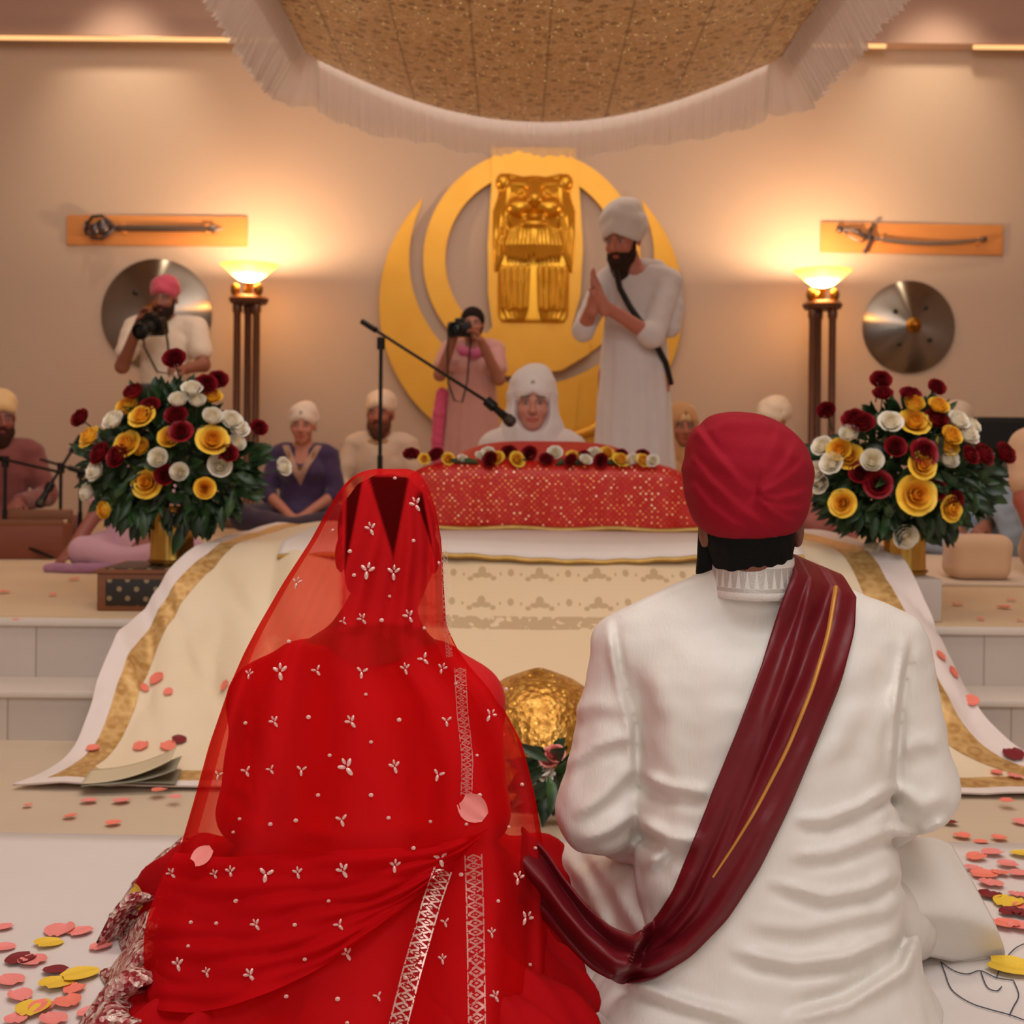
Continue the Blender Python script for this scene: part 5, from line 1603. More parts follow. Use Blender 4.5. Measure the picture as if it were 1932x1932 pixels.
mic_stand((p.x, d, STG), p.z, at(153, 822, d), at(95, 915, d - .06), 'black microphone stand behind the harmonium with steeply tilted boom', (.9, 3.0, 5.3),
          (at(97, 912, d - .06), at(72, 957, d - .1), 'slim black microphone hanging over the harmonium'))
d = 6.68
p = at(152, 890, d)
mic_stand((p.x, d, STG), p.z, at(165, 893, d), at(75, 866, d - .1), 'short black microphone stand beside the bare arm of the person in pink', (1.2, 3.3, 5.2))
# harmonium
M['harm'] = wood('red_brown_wood', '6E3422', '8A462C')
d = 6.35; p = at(64, 1000, d)
hm = empty('harmonium', (p.x, d, STG), 'red-brown wooden harmonium on the stage before the seated musician', 'harmonium', None, (0, 0, .12))
hw_ = 50*d/F*2*.5
MB().box((0, 0, .085), (.33, .22, .17), .01).build('case', M['harm'], hm)
MB().box((0, -.02, .178), (.30, .15, .016), .003).build('keyboard', M['paper2'], hm)
MB().box((0, .10, .20), (.33, .03, .07), .006).build('bellows', M['chest'], hm)
MB().box((0, -.10, .18), (.33, .02, .03), .004).build('front_rail', M['chest'], hm)
# ================================================================ the couple
def gp(px, py, d=2.1): return np.array(at(px, py, d))
def to_px(P):
    dx = F*P[:, 0]/P[:, 1]; dy = -F*(P[:, 2] - CAMZ)/P[:, 1]
    return np.stack([966 + dx*_cr - dy*_sr, HOR + dx*_sr + dy*_cr], 1)
def fold_field(P, folds, back_y, soft=.03, step=False):
    """sum of creases drawn as polylines over the back of a garment; each (points, height, width)"""
    q = to_px(P); out = np.zeros(len(P))
    gate = np.clip((back_y - P[:, 1])/soft + .5, 0, 1)
    if not (gate > 0).any(): return out
    for pts, amp, w in folds:
        pts = np.array(pts, float); L = np.concatenate([[0], np.cumsum(np.linalg.norm(np.diff(pts, axis=0), axis=1))])
        best = np.full(len(P), 1e9); sg = np.zeros(len(P)); tt = np.zeros(len(P))
        for i in range(len(pts) - 1):
            a, b = pts[i], pts[i+1]; ab = b - a; n2 = ab @ ab
            t = np.clip(((q - a) @ ab)/n2, 0, 1); r = q - a - t[:, None]*ab
            d = np.sqrt((r*r).sum(1)); m = d < best
            nrm = np.array([-ab[1], ab[0]])/math.sqrt(n2)          # points to the lower / right side of the stroke
            best = np.where(m, d, best); sg = np.where(m, r @ nrm, sg); tt = np.where(m, (L[i] + t*math.sqrt(n2))/L[-1], tt)
        s = np.sign(sg)*best/1143.0; w = w*(1.0 if step else .72)
        win = np.clip(np.minimum(tt, 1 - tt)*5, 0, 1)
        if step:
            out += 1.9*amp*np.clip(np.minimum(tt*12, (1 - tt)*4), 0, 1)*np.exp(-np.maximum(s, 0)/w)/(1 + np.exp(np.clip(-s/.0016, -40, 40)))
            continue
        out += amp*win*(np.exp(-(s/w)**2) - .85*np.exp(-((s - 1.5*w)/(1.1*w))**2))
    return out*gate

# ---------------------------------------------------------------- groom
GROOM = empty('person', (0, 0, 0), 'man seated from behind in white long coat and dark red turban', 'person')
GB = 2.10
RG = rotm(PI + .12, .05, 0)
ghc = gp(1413, 985, 2.09)
gA = dict(neck=gp(1422, 1085, 2.11), shL=gp(1185, 1215, 2.13), shR=gp(1695, 1235, 2.13), elL=gp(1128, 1530, 2.14), elR=gp(1738, 1490, 2.14), wrL=gp(1300, 1640, 2.42), wrR=gp(1560, 1640, 2.42),
          chest=gp(1440, 1330, 2.12), belly=gp(1446, 1560, 2.10), pelvis=gp(1447, 1760, 2.09), knL=gp(1105, 1660, 2.40), knR=gp(1768, 1712, 2.38), anL=gp(1400, 1740, 2.60), anR=gp(1500, 1740, 2.58))
def groom_body(P):
    A = gA
    d = smin(cone(P*[1, 1.35, 1], A['pelvis']*[1, 1.35, 1], A['belly']*[1, 1.35, 1], .155, .135)/1.25, cone(P*[1, 1.35, 1], A['belly']*[1, 1.35, 1], A['chest']*[1, 1.35, 1], .135, .135)/1.25, .03)
    d = smin(d, cone(P, A['shL']*.7 + A['neck']*.3, A['shR']*.7 + A['neck']*.3, .036, .036), .03)
    d = smin(d, cone(P, A['neck'] - [0, 0, .02], ghc + RG @ np.array([0, .02, -.06]), .052, .050), .02)
    d = smin(d, head_sdf(head_local(P, ghc, RG)), .012)
    for S, sd in (('L', -1), ('R', 1)):
        d = smin(d, cone(P, A['sh'+S], A['el'+S], .05, .042), .02); d = smin(d, cone(P, A['el'+S], A['wr'+S], .041, .029), .02)
        v = (1 if S == 'L' else -1)
        d = smin(d, hand_sdf(P, A['wr'+S], (v*.8, .35, -.3), (0, -.2, -1), sd, .4), .008)
        d = smin(d, cone(P, np.array([A['pelvis'][0] - v*.1, A['pelvis'][1], .11]), A['kn'+S], .085, .06), .03); d = smin(d, cone(P, A['kn'+S], A['an'+S], .058, .04), .03)
        d = smin(d, cone(P, A['an'+S], A['an'+S] + [-v*.12, .02, -.02], .036, .026), .02)
    return d
gb = np.array(lin('7A4A38')[:3])
def gcol(V):
    C = np.tile(gb, (len(V), 1)); return head_cols(head_local(V, ghc, RG), gb, gb*.7, np.array((.03, .02, .02)), C)
sculpt('body', groom_body, (.0, 1.85, -.01), (.95, 2.85, 1.0), .0065, skin('7A4A38'), GROOM, gcol)
COAT_FOLDS = [
    ([(1205, 1462), (1260, 1484), (1345, 1498)], .0075, .016), ([(1200, 1545), (1260, 1580), (1335, 1588)], .0085, .017), ([(1215, 1640), (1260, 1600), (1330, 1610)], .006, .016),
    ([(1490, 1548), (1560, 1545), (1625, 1520), (1692, 1478)], .008, .014), ([(1480, 1618), (1580, 1606), (1692, 1560)], .006, .016), ([(1440, 1660), (1560, 1692), (1640, 1676), (1705, 1640)], .0075, .016),
    ([(1400, 1742), (1520, 1752), (1705, 1705)], .005, .02), ([(1370, 1792), (1500, 1818), (1600, 1806), (1700, 1760)], .010, .016), ([(1165, 1846), (1290, 1892), (1420, 1930)], .010, .015), ([(1748, 1735), (1705, 1830), (1600, 1895), (1470, 1930)], .011, .018),
    ([(1065, 1452), (1120, 1410), (1195, 1385)], .006, .016), ([(1078, 1545), (1140, 1500), (1198, 1440)], .007, .018), ([(1090, 1590), (1150, 1568), (1200, 1530)], .005, .014), ([(1062, 1350), (1120, 1330), (1180, 1340)], .004, .02),
    ([(1672, 1560), (1730, 1580), (1795, 1545)], .008, .015), ([(1690, 1478), (1740, 1520), (1790, 1500)], .005, .018), ([(1690, 1430), (1735, 1400), (1785, 1410)], .004, .02),
    ([(1660, 1310), (1600, 1370), (1560, 1440)], .004, .03), ([(1235, 1250), (1260, 1370), (1250, 1460)], .004, .035), ([(1700, 1280), (1650, 1400), (1640, 1480)], .004, .03),
    ([(1158, 1160), (1172, 1260), (1198, 1370), (1202, 1475)], -.006, .010), ([(1722, 1200), (1704, 1320), (1692, 1470)], -.006, .010), ([(1160, 1165), (1250, 1118), (1345, 1085)], .002, .008)]
lv_z = [gp(0, y)[2] for y in (1160, 1230, 1300, 1450, 1600, 1720, 1800, 1870, 1940, 1990)]
lv_l = [gp(x, y)[0] for x, y in ((1190, 1160), (1180, 1230), (1190, 1300), (1204, 1450), (1200, 1600), (1205, 1720), (1180, 1800), (1120, 1870), (1075, 1940), (1050, 1990))]
lv_r = [gp(x, y)[0] for x, y in ((1690, 1160), (1700, 1230), (1696, 1300), (1690, 1450), (1694, 1600), (1708, 1720), (1735, 1800), (1765, 1870), (1790, 1940), (1800, 1990))]
lv_d = [.085, .115, .135, .145, .155, .165, .18, .205, .23, .24]
zi = np.argsort(lv_z); lv_z = np.array(lv_z)[zi]; lv_l = np.array(lv_l)[zi]; lv_r = np.array(lv_r)[zi]; lv_d = np.array(lv_d)[zi]
def coat(P, folds=True):
    A = gA; z = P[:, 2]
    l, r, dp = np.interp(z, lv_z, lv_l), np.interp(z, lv_z, lv_r), np.interp(z, lv_z, lv_d)
    cx, ax = (l + r)/2, (r - l)/2
    e = 2.6
    rp = (np.abs((P[:, 0] - cx)/ax)**e + np.abs((P[:, 1] - 2.12)/dp)**e)**(1/e)
    d = (rp - 1)*np.minimum(ax, dp)*.9
    d = smax(d, z - gp(1440, 1175)[2], .06)
    nk = gp(1421, 1108, 2.115)
    for S, sx in (('L', 1160), ('R', 1712)):
        sh = gp(sx + (22 if S == 'L' else -22), 1212, 2.13)
        d = smin(d, cone(P, nk, sh, .062, .052), .045)
    for S, r0, r1 in (('L', .060, .066), ('R', .056, .058)):
        a = cone(P, A['sh'+S] + [0, 0, -.01], A['el'+S], r0, r1)
        a = smin(a, cone(P, A['el'+S], A['el'+S]*.15 + A['wr'+S]*.85, r1 - .004, .042), .03)
        d = smin(d, a, .012)
    if folds:
        d = d - 1.45*fold_field(P, COAT_FOLDS, 2.14)
        d = d + .0022*wob(P, 38, .7) + .0012*wob(P, 85, .2)
    d = smax(d, -cone(P, gp(1420, 1058, 2.10), gp(1418, 1000, 2.10), .056, .06), .006)
    return np.maximum(d, .003 - z)
def sherwani_mat():
    t = NT('white_silk_coat'); co = t.coord('Object')
    mp = t.n('Mapping'); mp.inputs['Scale'].default_value = (260, 260, 30); t.l(co, mp.inputs[0])
    f = t.noise(1, 2, mp.outputs[0]); g = t.noise(5, 3, co)
    c = t.mix(g, lin('DCD5CC'), lin('E6E1DA'))
    p = t.bsdf(c, .5, 0, t.bump(t.math('ADD', f, t.math('MULTIPLY', t.noise(16, 4, co), 1.2)), .18, .004))
    p.inputs['Sheen Weight'].default_value = .08
    return t.done(p)
M['coat'] = sherwani_mat()
coat_o = sculpt('coat', coat, (.02, 1.80, -.01), (.98, 2.62, .78), .0052, M['coat'], GROOM, None, 1)
# lap and knee drape of the trousers and coat tails
def lap(P):
    A = gA
    d = None
    for S, v in (('L', -1), ('R', 1)):
        hp = np.array([gA['pelvis'][0] + v*.12, 2.12, .12])
        e = smin(cone(P, hp, A['kn'+S], .105, .064), cone(P, A['kn'+S], A['an'+S], .064, .05), .04)
        d = e if d is None else smin(d, e, .05)
    d = smin(d, ell(P, (gA['pelvis'][0], 2.40, .05), (.22, .22, .07)), .06)
    # coat tail lying over the right knee and spreading on the sheet
    q = P.copy(); 
    d = d - fold_field(P, [([(1055, 1600), (1100, 1660), (1150, 1760)], .010, .016), ([(1100, 1590), (1160, 1680), (1210, 1770)], .009, .016), ([(1060, 1690), (1120, 1720), (1180, 1800)], .008, .014), ([(1715, 1640), (1790, 1650), (1850, 1700)], .006, .02)], 2.5)
    return np.maximum(d + .004*wob(P, 30, .4) + .002*wob(P, 70), .004 - P[:, 2])
sculpt('trousers', lap, (.0, 1.9, -.01), (1.02, 2.75, .32), .008, M['coat'], GROOM, None, 1)
# loose coat flap beyond the right knee
flap_px = [[(1680, 1585), (1720, 1580), (1765, 1580), (1795, 1595)], [(1690, 1650), (1740, 1632), (1800, 1640), (1835, 1665)], [(1705, 1722), (1765, 1722), (1830, 1728), (1880, 1748)], [(1730, 1746), (1790, 1752), (1850, 1770), (1898, 1795)], [(1735, 1800), (1790, 1812), (1850, 1825), (1890, 1822)]]
flap_d = [2.22, 2.19, 2.13, 2.19, 2.22]
G = np.zeros((5, 4, 3))
for i in range(5):
    for j in range(4): G[i, j] = gp(*flap_px[i][j], flap_d[i] + .03*j)
def refine(G, k=6):
    from numpy import interp
    nv, nu_ = G.shape[:2]; tv = np.linspace(0, nv - 1, (nv - 1)*k + 1); tu = np.linspace(0, nu_ - 1, (nu_ - 1)*k + 1)
    H = np.stack([[np.interp(tv, range(nv), G[:, j, c]) for j in range(nu_)] for c in range(3)], -1).transpose(1, 0, 2)
    K = np.stack([[np.interp(tu, range(nu_), H[i, :, c]) for i in range(len(tv))] for c in range(3)], -1)
    for _ in range(k):
        K[1:-1] = .25*K[:-2] + .5*K[1:-1] + .25*K[2:]; K[:, 1:-1] = .25*K[:, :-2] + .5*K[:, 1:-1] + .25*K[:, 2:]
    return K
K = refine(G, 8)
K[..., 2] = np.maximum(K[..., 2], .012)
grid_obj('coat_flap', K, M['coat'], GROOM, thick=.003)
# collar band with silver embroidery
def collar_mat():
    t = NT('embroidered_collar'); co = t.coord('UV')
    s = t.n('SeparateXYZ'); t.l(co, s.inputs[0])
    fr = t.math('FRACT', t.math('MULTIPLY', s.outputs[0], 30)); v = s.outputs[1]
    tri = t.math('LESS_THAN', t.math('ABSOLUTE', t.math('SUBTRACT', fr, .5)), t.math('MULTIPLY', t.math('SUBTRACT', .80, v), .55))
    inb = t.math('MULTIPLY', t.math('GREATER_THAN', v, .30), t.math('LESS_THAN', v, .80))
    e = t.math('MULTIPLY', t.math('SUBTRACT', 1, tri), inb)
    line = t.math('LESS_THAN', t.math('ABSOLUTE', t.math('SUBTRACT', v, .24)), .05)
    e = t.math('MAXIMUM', e, line)
    c = t.mix(t.math('MULTIPLY', e, .42), lin('E2DDD6'), lin('9A9692'))
    p = t.bsdf(c, .45, 0, t.bump(t.noise(400, 2, t.coord('Object')), .4, .003)); t.l(t.math('MULTIPLY', e, .35), p.inputs['Metallic'])
    return t.done(p)
nk = gp(1419, 1078, 2.098)
G = np.zeros((7, 72, 3))
for j in range(7):
    t = j/6; rx = .068 - .003*t; ry = .078 - .003*t
    for i in range(72):
        a = 2*PI*i/71 + PI/2
        G[j, i] = nk + np.array([rx*math.cos(a), ry*math.sin(a), -.040 + .064*t + .008*math.cos(a)*0 - .012*(math.sin(a) > 0)*math.sin(a)*t])
grid_obj('collar', G, collar_mat(), GROOM, thick=.005)
# turban
TURB = [([(1312, 800), (1345, 842), (1372, 874), (1400, 905), (1427, 931)], .0075, .045), ([(1427, 931), (1452, 956), (1480, 974), (1515, 990)], .0045, .03), ([(1427, 931), (1450, 905), (1482, 868), (1502, 825)], .0050, .030),
        ([(1427, 931), (1462, 912), (1500, 885), (1522, 858)], .0045, .025), ([(1427, 931), (1466, 938), (1500, 930), (1528, 915)], .0045, .025), ([(1300, 850), (1345, 905), (1395, 952), (1440, 985), (1470, 1000)], .0035, .04),
        ([(1427, 931), (1438, 880), (1456, 835), (1470, 800)], .0035, .03), ([(1440, 948), (1480, 958), (1526, 955)], .0035, .02), ([(1330, 812), (1380, 790), (1440, 792), (1490, 815)], .004, .03), ([(1306, 905), (1340, 950), (1385, 985), (1420, 1000)], .003, .03)]
tc = gp(1411, 896, 2.085)
def turb(P):
    d = ell(P, tc, (.1015, .122, .100))
    d = smin(d, ell(P, gp(1372, 828, 2.085), (.05, .075, .038)), .03)
    d = smin(d, ell(P, gp(1413, 962, 2.06), (.084, .094, .058)), .03)
    d = d - fold_field(P, TURB, 2.12, .03, True)
    d = d + .0012*np.sin(P[:, 2]*170 + P[:, 0]*80 + 3*np.sin(P[:, 0]*25)) *np.clip((P[:, 2] - tc[2] + .04)*20, 0, 1)*.6 + .001*wob(P, 70)
    q = to_px(P)
    rim = gp(1400, 1019, 2.0)[2] + .008*np.clip((P[:, 0] - tc[0])/.1, -1, 1) + .03*np.clip((P[:, 1] - 2.08)/.1, 0, 1)
    d = smax(d, rim - P[:, 2], .014)
    return d
M['turban_red'] = None
def turban_mat():
    t = NT('crimson_turban_cotton'); co = t.coord('Object')
    c = t.mix(t.noise(9, 3, co), lin('860C1E'), lin('9C1026'))
    w = t.noise(420, 2, co)
    p = t.bsdf(c, .85, 0, t.bump(w, .18, .003)); p.inputs['Specular IOR Level'].default_value = .2
    return t.done(p)
M['turban_red'] = turban_mat()
sculpt('turban', turb, tc - .17, tc + [.17, .19, .17], .0034, M['turban_red'], GROOM, None, 1)
def nape(P):
    d = cone(P, gp(1414, 995, 2.070), gp(1420, 1064, 2.090), .075, .0635)
    d = smin(d, ell(P, gp(1344, 1012, 2.16), (.018, .035, .05)), .012)
    d = d + .0008*np.sin(P[:, 0]*300 + P[:, 2]*60)
    return np.maximum(smax(d, P[:, 1] - 2.13, .01), P[:, 2] - gp(1400, 985, 2.08)[2])
sculpt('hair', nape, gp(1412, 1030, 2.085) - .12, gp(1412, 1030, 2.085) + .12, .005, hairm('0F1110'), GROOM)
def gbeard(P):
    Q = head_local(P, ghc, RG)
    d = ell(Q, (0, -.045, -.085), (.066, .064, .055))
    d = smin(d, cone(Q, (.072, -.0, -.01), (.058, -.04, -.085), .014, .02), .02); d = smin(d, cone(Q, (-.072, -.0, -.01), (-.058, -.04, -.085), .014, .02), .02)
    return smax(d, -ell(Q, (0, -.09, -.012), (.05, .05, .042)), .01)
sculpt('beard', gbeard, ghc - .2, ghc + .15, .006, hairm('0F1110'), GROOM)

def bvh_of(objs):
    V = []; Fs = []
    for o in objs:
        b = len(V); mw = o.matrix_world
        V += [mw @ v.co for v in o.data.vertices]; Fs += [tuple(i + b for i in p.vertices) for p in o.data.polygons]
    return BVHTree.FromPolygons(V, Fs)
EYE = Vector((0, 0, CAMZ))
def lay(bvh, px, py, lift, fallback):
    """where the sight line through a measured position meets the garment, lifted off it a little"""
    p = at(px, py, 2.0); v = (p - EYE).normalized()
    hit = bvh.ray_cast(EYE, v, 6)
    if hit[0] is None or hit[0].y > fallback + .14: return np.array(at(px, py, fallback))
    return np.array(hit[0] - v*lift)

# ---------------------------------------------------------------- sash joining the couple
GB_BVH = bvh_of([coat_o])
SL = [(1497, 1078), (1470, 1150), (1435, 1260), (1395, 1370), (1350, 1480), (1310, 1580), (1272, 1680), (1238, 1732), (1195, 1768), (1150, 1748), (1100, 1702), (1060, 1652), (1030, 1607), (985, 1560)]
SR = [(1615, 1128), (1612, 1192), (1585, 1290), (1540, 1400), (1490, 1520), (1432, 1640), (1372, 1735), (1305, 1805), (1238, 1845), (1172, 1858), (1116, 1828), (1064, 1775), (1028, 1735), (980, 1700)]
SD = [2.03, 2.0, 1.97, 1.96, 1.95, 1.945, 1.93, 1.92, 1.92, 1.94, 1.97, 2.0, 2.03, 2.06]
nv, nu = 150, 44
def resamp(A, n):
    A = np.array(A, float); s = np.linspace(0, len(A) - 1, n)
    o = np.stack([np.interp(s, range(len(A)), A[:, i]) for i in range(A.shape[1])], 1)
    for _ in range(6): o[1:-1] = .25*o[:-2] + .5*o[1:-1] + .25*o[2:]
    return o
L2, R2 = resamp(SL, nv), resamp(SR, nv); D2 = resamp(np.array(SD)[:, None], nv)[:, 0]
G = np.zeros((nv, nu, 3))
for i in range(nv):
    for j in range(nu):
        u = j/(nu - 1); q = L2[i]*(1 - u) + R2[i]*u
        G[i, j] = lay(GB_BVH, q[0], q[1], .009, D2[i])
D = G[..., 1].copy()
for _ in range(14):
    D[1:-1] = .25*D[:-2] + .5*D[1:-1] + .25*D[2:]; D[:, 1:-1] = .25*D[:, :-2] + .5*D[:, 1:-1] + .25*D[:, 2:]
D = np.minimum(D, G[..., 1] - .001)
tw = np.linspace(0, 1, nv)[:, None]; uu = np.linspace(0, 1, nu)[None]
pleat = .006*np.sin(uu*9 + 1.2*np.sin(tw*5)) + .0035*np.sin(uu*19 + tw*11) + .010*np.exp(-((uu - .30 - .25*tw)/.07)**2)
low = np.clip((tw - .5)*5, 0, 1)
pleat = pleat - pleat.min() + low*(.022*np.sin(uu*6.5 + 1.5 + tw*3) + .012*np.sin(uu*13 + tw*9))
G = G*((D - pleat)/G[..., 1])[..., None] + (1 - (D - pleat)/G[..., 1])[..., None]*np.array(EYE)
# carry the strip over the shoulder to the chest
ext = np.zeros((14, nu, 3))
for k in range(14):
    a = (k + 1)/14
    c0 = G[0]; ang = a*2.2
    ext[k] = c0 + np.stack([np.full(nu, -.02*a), np.full(nu, .17*a**.9), .045*math.sin(min(ang, PI/2))*np.ones(nu) - .22*np.full(nu, max(0, a - .35))], 1)
G = np.concatenate([ext[::-1], G], 0)
def satin(name, c1, c2, rough=.38):
    t = NT(name); co = t.coord('Object')
    c = t.mix(t.noise(6, 4, co), lin(c1), lin(c2))
    p = t.bsdf(c, rough, 0, t.bump(t.noise(35, 4, co), .25, .004)); p.inputs['Specular IOR Level'].default_value = .3
    return t.done(p)
M['maroon'] = satin('maroon_satin', '5E0E18', '74161F', .42)
M['piping'] = mat('gold_piping', 'C98A3E', .45, .35)
sash = grid_obj('wedding_sash', G, M['maroon'], None, thick=.004)
tag(sash, 'maroon satin sash with gold piping running from groom\'s shoulder to bride', 'sash')
SB = BVHTree.FromPolygons([Vector(v) for v in G.reshape(-1, 3)], [(r*nu+i, r*nu+i+1, (r+1)*nu+i+1, (r+1)*nu+i) for r in range(len(G)-1) for i in range(nu-1)])
pp = resamp([(1577, 1108), (1562, 1200), (1532, 1300), (1485, 1415), (1425, 1530), (1382, 1600), (1345, 1655)], 60)
MB().tube([tuple(lay(SB, x, y, .003, 1.95)) for x, y in pp], [.0042*(1 - .55*i/59) for i in range(60)], 8).build('gold_piping', M['piping'], sash)

# ---------------------------------------------------------------- bride
BRIDE = empty('person', (0, 0, 0), 'woman seated from behind under a sheer red veil in red dress', 'person')
RBd = rotm(PI - .1, .12, 0)
bhc = gp(734, 1034, 2.125)
bA = dict(neck=gp(712, 1140, 2.12), shL=gp(508, 1318, 2.14), shR=gp(876, 1326, 2.14), elL=gp(475, 1530, 2.13), elR=gp(900, 1530, 2.14), wrL=gp(610, 1600, 2.40), wrR=gp(790, 1600, 2.40), chest=gp(690, 1380, 2.13), belly=gp(690, 1560, 2.12), pelvis=gp(690, 1780, 2.11),
          knL=gp(380, 1700, 2.38), knR=gp(985, 1690, 2.38), anL=gp(640, 1740, 2.58), anR=gp(740, 1740, 2.56))
def bride_body(P, g=0.0, head=True):
    A = bA
    d = smin(cone(P*[1, 1.35, 1], A['pelvis']*[1, 1.35, 1], A['belly']*[1, 1.35, 1], .165 + g, .145 + g)/1.25, cone(P*[1, 1.35, 1], A['belly']*[1, 1.35, 1], A['chest']*[1, 1.35, 1], .145 + g, .15 + g)/1.25, .03)
    for S in 'LR': d = smin(d, cone(P, A['neck'] - [0, 0, .045], A['sh'+S], .050 + g, .048 + g), .04)
    if head:
        d = smin(d, cone(P, A['neck'] - [0, 0, .05], bhc + RBd @ np.array([0, .02, -.06]), .054, .050), .04)
        d = smin(d, head_sdf(head_local(P, bhc, RBd)), .012)
    for S, sd in (('L', -1), ('R', 1)):
        v = 1 if S == 'L' else -1
        d = smin(d, cone(P, A['sh'+S], A['el'+S], .048 + g, .040 + g), .03)
        e = cone(P, A['el'+S], A['wr'+S] if head else A['el'+S]*.4 + A['wr'+S]*.6, .039 + g, (.027 if head else .034) + g)
        d = smin(d, e, .02)
        if head:
            d = smin(d, hand_sdf(P, A['wr'+S], (v*.75, .4, -.25), (0, -.2, -1), sd, .45), .008)
            d = smin(d, cone(P, np.array([A['pelvis'][0] - v*.1, 2.13, .10]), A['kn'+S], .08, .055), .03); d = smin(d, cone(P, A['kn'+S], A['an'+S], .052, .038), .03)
            d = smin(d, cone(P, A['an'+S], A['an'+S] + [-v*.11, .02, -.02], .033, .024), .02)
    return d
bb = np.array(lin('A8644E')[:3])
def bcol(V):
    C = np.tile(bb, (len(V), 1)); return head_cols(head_local(V, bhc, RBd), bb, np.array(lin('A03038')[:3]), np.array((.03, .02, .02)), C)
sculpt('body', bride_body, (-.62, 1.9, -.01), (.16, 2.85, .95), .0065, skin('A8644E'), BRIDE, bcol)
def bhair(P):
    Q = head_local(P, bhc, RBd)
    d = ell(Q, (0, .020, .030), (.080, .098, .092)); d = smin(d, ell(Q, (0, .070, -.045), (.058, .040, .055)), .03)
    d = d + .0015*np.sin(Q[:, 0]*240)
    d = smax(d, (.05 - .9*(Q[:, 1] + .07)) - Q[:, 2], .015)
    return smax(d, -.10 - Q[:, 2], .02)
sculpt('hair', bhair, bhc - .2, bhc + .2, .006, hairm('160A0A'), BRIDE)
M['bridal'] = satin('red_bridal_silk', 'C00E18', 'D4161F', .6)
BL_F = [([(450, 1330), (520, 1420), (560, 1560)], .006, .03), ([(840, 1330), (830, 1450), (800, 1560)], .006, .03), ([(470, 1300), (480, 1400), (500, 1590)], -.008, .012), ([(870, 1320), (880, 1420), (870, 1590)], -.008, .012), ([(520, 1560), (650, 1580), (850, 1560)], .006, .02), ([(430, 1480), (470, 1500), (500, 1540)], .006, .014)]
def blouse(P):
    d = bride_body(P, .014, False)
    d = smin(d, ell(P, gp(690, 1560, 2.12), (.175, .135, .06)), .04)
    d = d - fold_field(P, BL_F, 2.14) + .0025*wob(P, 34, .3)
    d = smax(d, gp(690, 1625)[2] - P[:, 2], .008)
    d = smax(d, -ell(P, gp(700, 1185, 2.05), (.085, .14, .062)), .008)
    return smax(d, P[:, 2] - gp(700, 1215)[2], .01)
blouse_o = sculpt('blouse', blouse, (-.62, 1.9, .1), (.16, 2.5, .75), .0065, M['bridal'], BRIDE)
def skirt(P):
    A = bA
    d = ell(P, gp(690, 1740, 2.10), (.25, .20, .19))
    for S in 'LR':
        v = 1 if S == 'L' else -1
        d = smin(d, cone(P, np.array([A['pelvis'][0] - v*.12, 2.12, .13]), A['kn'+S], .12, .105), .08); d = smin(d, cone(P, A['kn'+S], A['an'+S], .09, .06), .06)
    d = smin(d, ell(P, (-.28, 2.05, .0), (.35, .42, .11)), .09)
    d = smin(d, ell(P, (-.02, 2.02, .0), (.165, .30, .10)), .06)
    d = smin(d, ell(P, (-.46, 1.98, .0), (.13, .42, .075)), .06)
    th = np.arctan2(P[:, 1] - 2.12, P[:, 0] + .26); rr_ = np.hypot(P[:, 0] + .26, P[:, 1] - 2.12)
    f = np.clip((rr_ - .12)/.25, 0, 1)
    d = d - .010*np.sin(th*23 + 2.5*np.sin(rr_*9))*f - .005*np.sin(th*47 + rr_*20)*f + .003*wob(P, 28, .9)
    return np.maximum(d, .003 - P[:, 2])
M['skirt'] = satin('red_skirt_silk', '9C040C', 'B60A12', .8); M['skirt'].node_tree.nodes['Principled BSDF'].inputs['Specular IOR Level'].default_value = .08
skirt_o = sculpt('skirt', skirt, (-.85, 1.4, -.01), (.32, 2.8, .42), .009, M['skirt'], BRIDE)

# beaded hem pooled on the sheet
def bead_mat():
    t = NT('beaded_trim'); co = t.coord('Object')
    v = t.n('TexVoronoi'); v.inputs['Scale'].default_value = 130; t.l(co, v.inputs['Vector'])
    wn = t.n('TexWhiteNoise'); t.l(v.outputs['Position'], wn.inputs['Vector'])
    c = t.ramp(wn.outputs['Value'], [(0, lin('8E1A24')), (.30, lin('A03038')), (.42, lin('C88A84')), (.72, lin('D9B4A8')), (1, lin('F4E4DA'))])
    p = t.bsdf(c, .35, .2, t.bump(v.outputs['Distance'], .8, .006)); return t.done(p)
M['beads'] = bead_mat()
hp = resamp([(318, 1618), (285, 1640), (262, 1672), (270, 1700), (222, 1720), (208, 1752), (258, 1770), (262, 1800), (205, 1830), (225, 1862), (200, 1890), (165, 1915), (150, 1960), (130, 2010)], 90)
G = np.zeros((90, 14, 3))
for i in range(90):
    z = .035 + .02*math.sin(i*.45)
    p = np.array(on_z(hp[i][0], hp[i][1], z))
    j0 = max(0, i-3); j1 = min(89, i+3)
    for j in range(14):
        a = j/13; w_ = .10
        G[i, j] = p + np.array([w_*(a - .15) + .01*math.sin(i*.9), .012*math.sin(i*.7 + a*3), .03*math.sin(a*PI)*(1 + .5*math.sin(i*.8)) - .028*(1 - a) + .045*a])
        G[i, j, 2] = max(G[i, j, 2], .012)
grid_obj('beaded_hem', G, M['beads'], BRIDE, thick=.004)

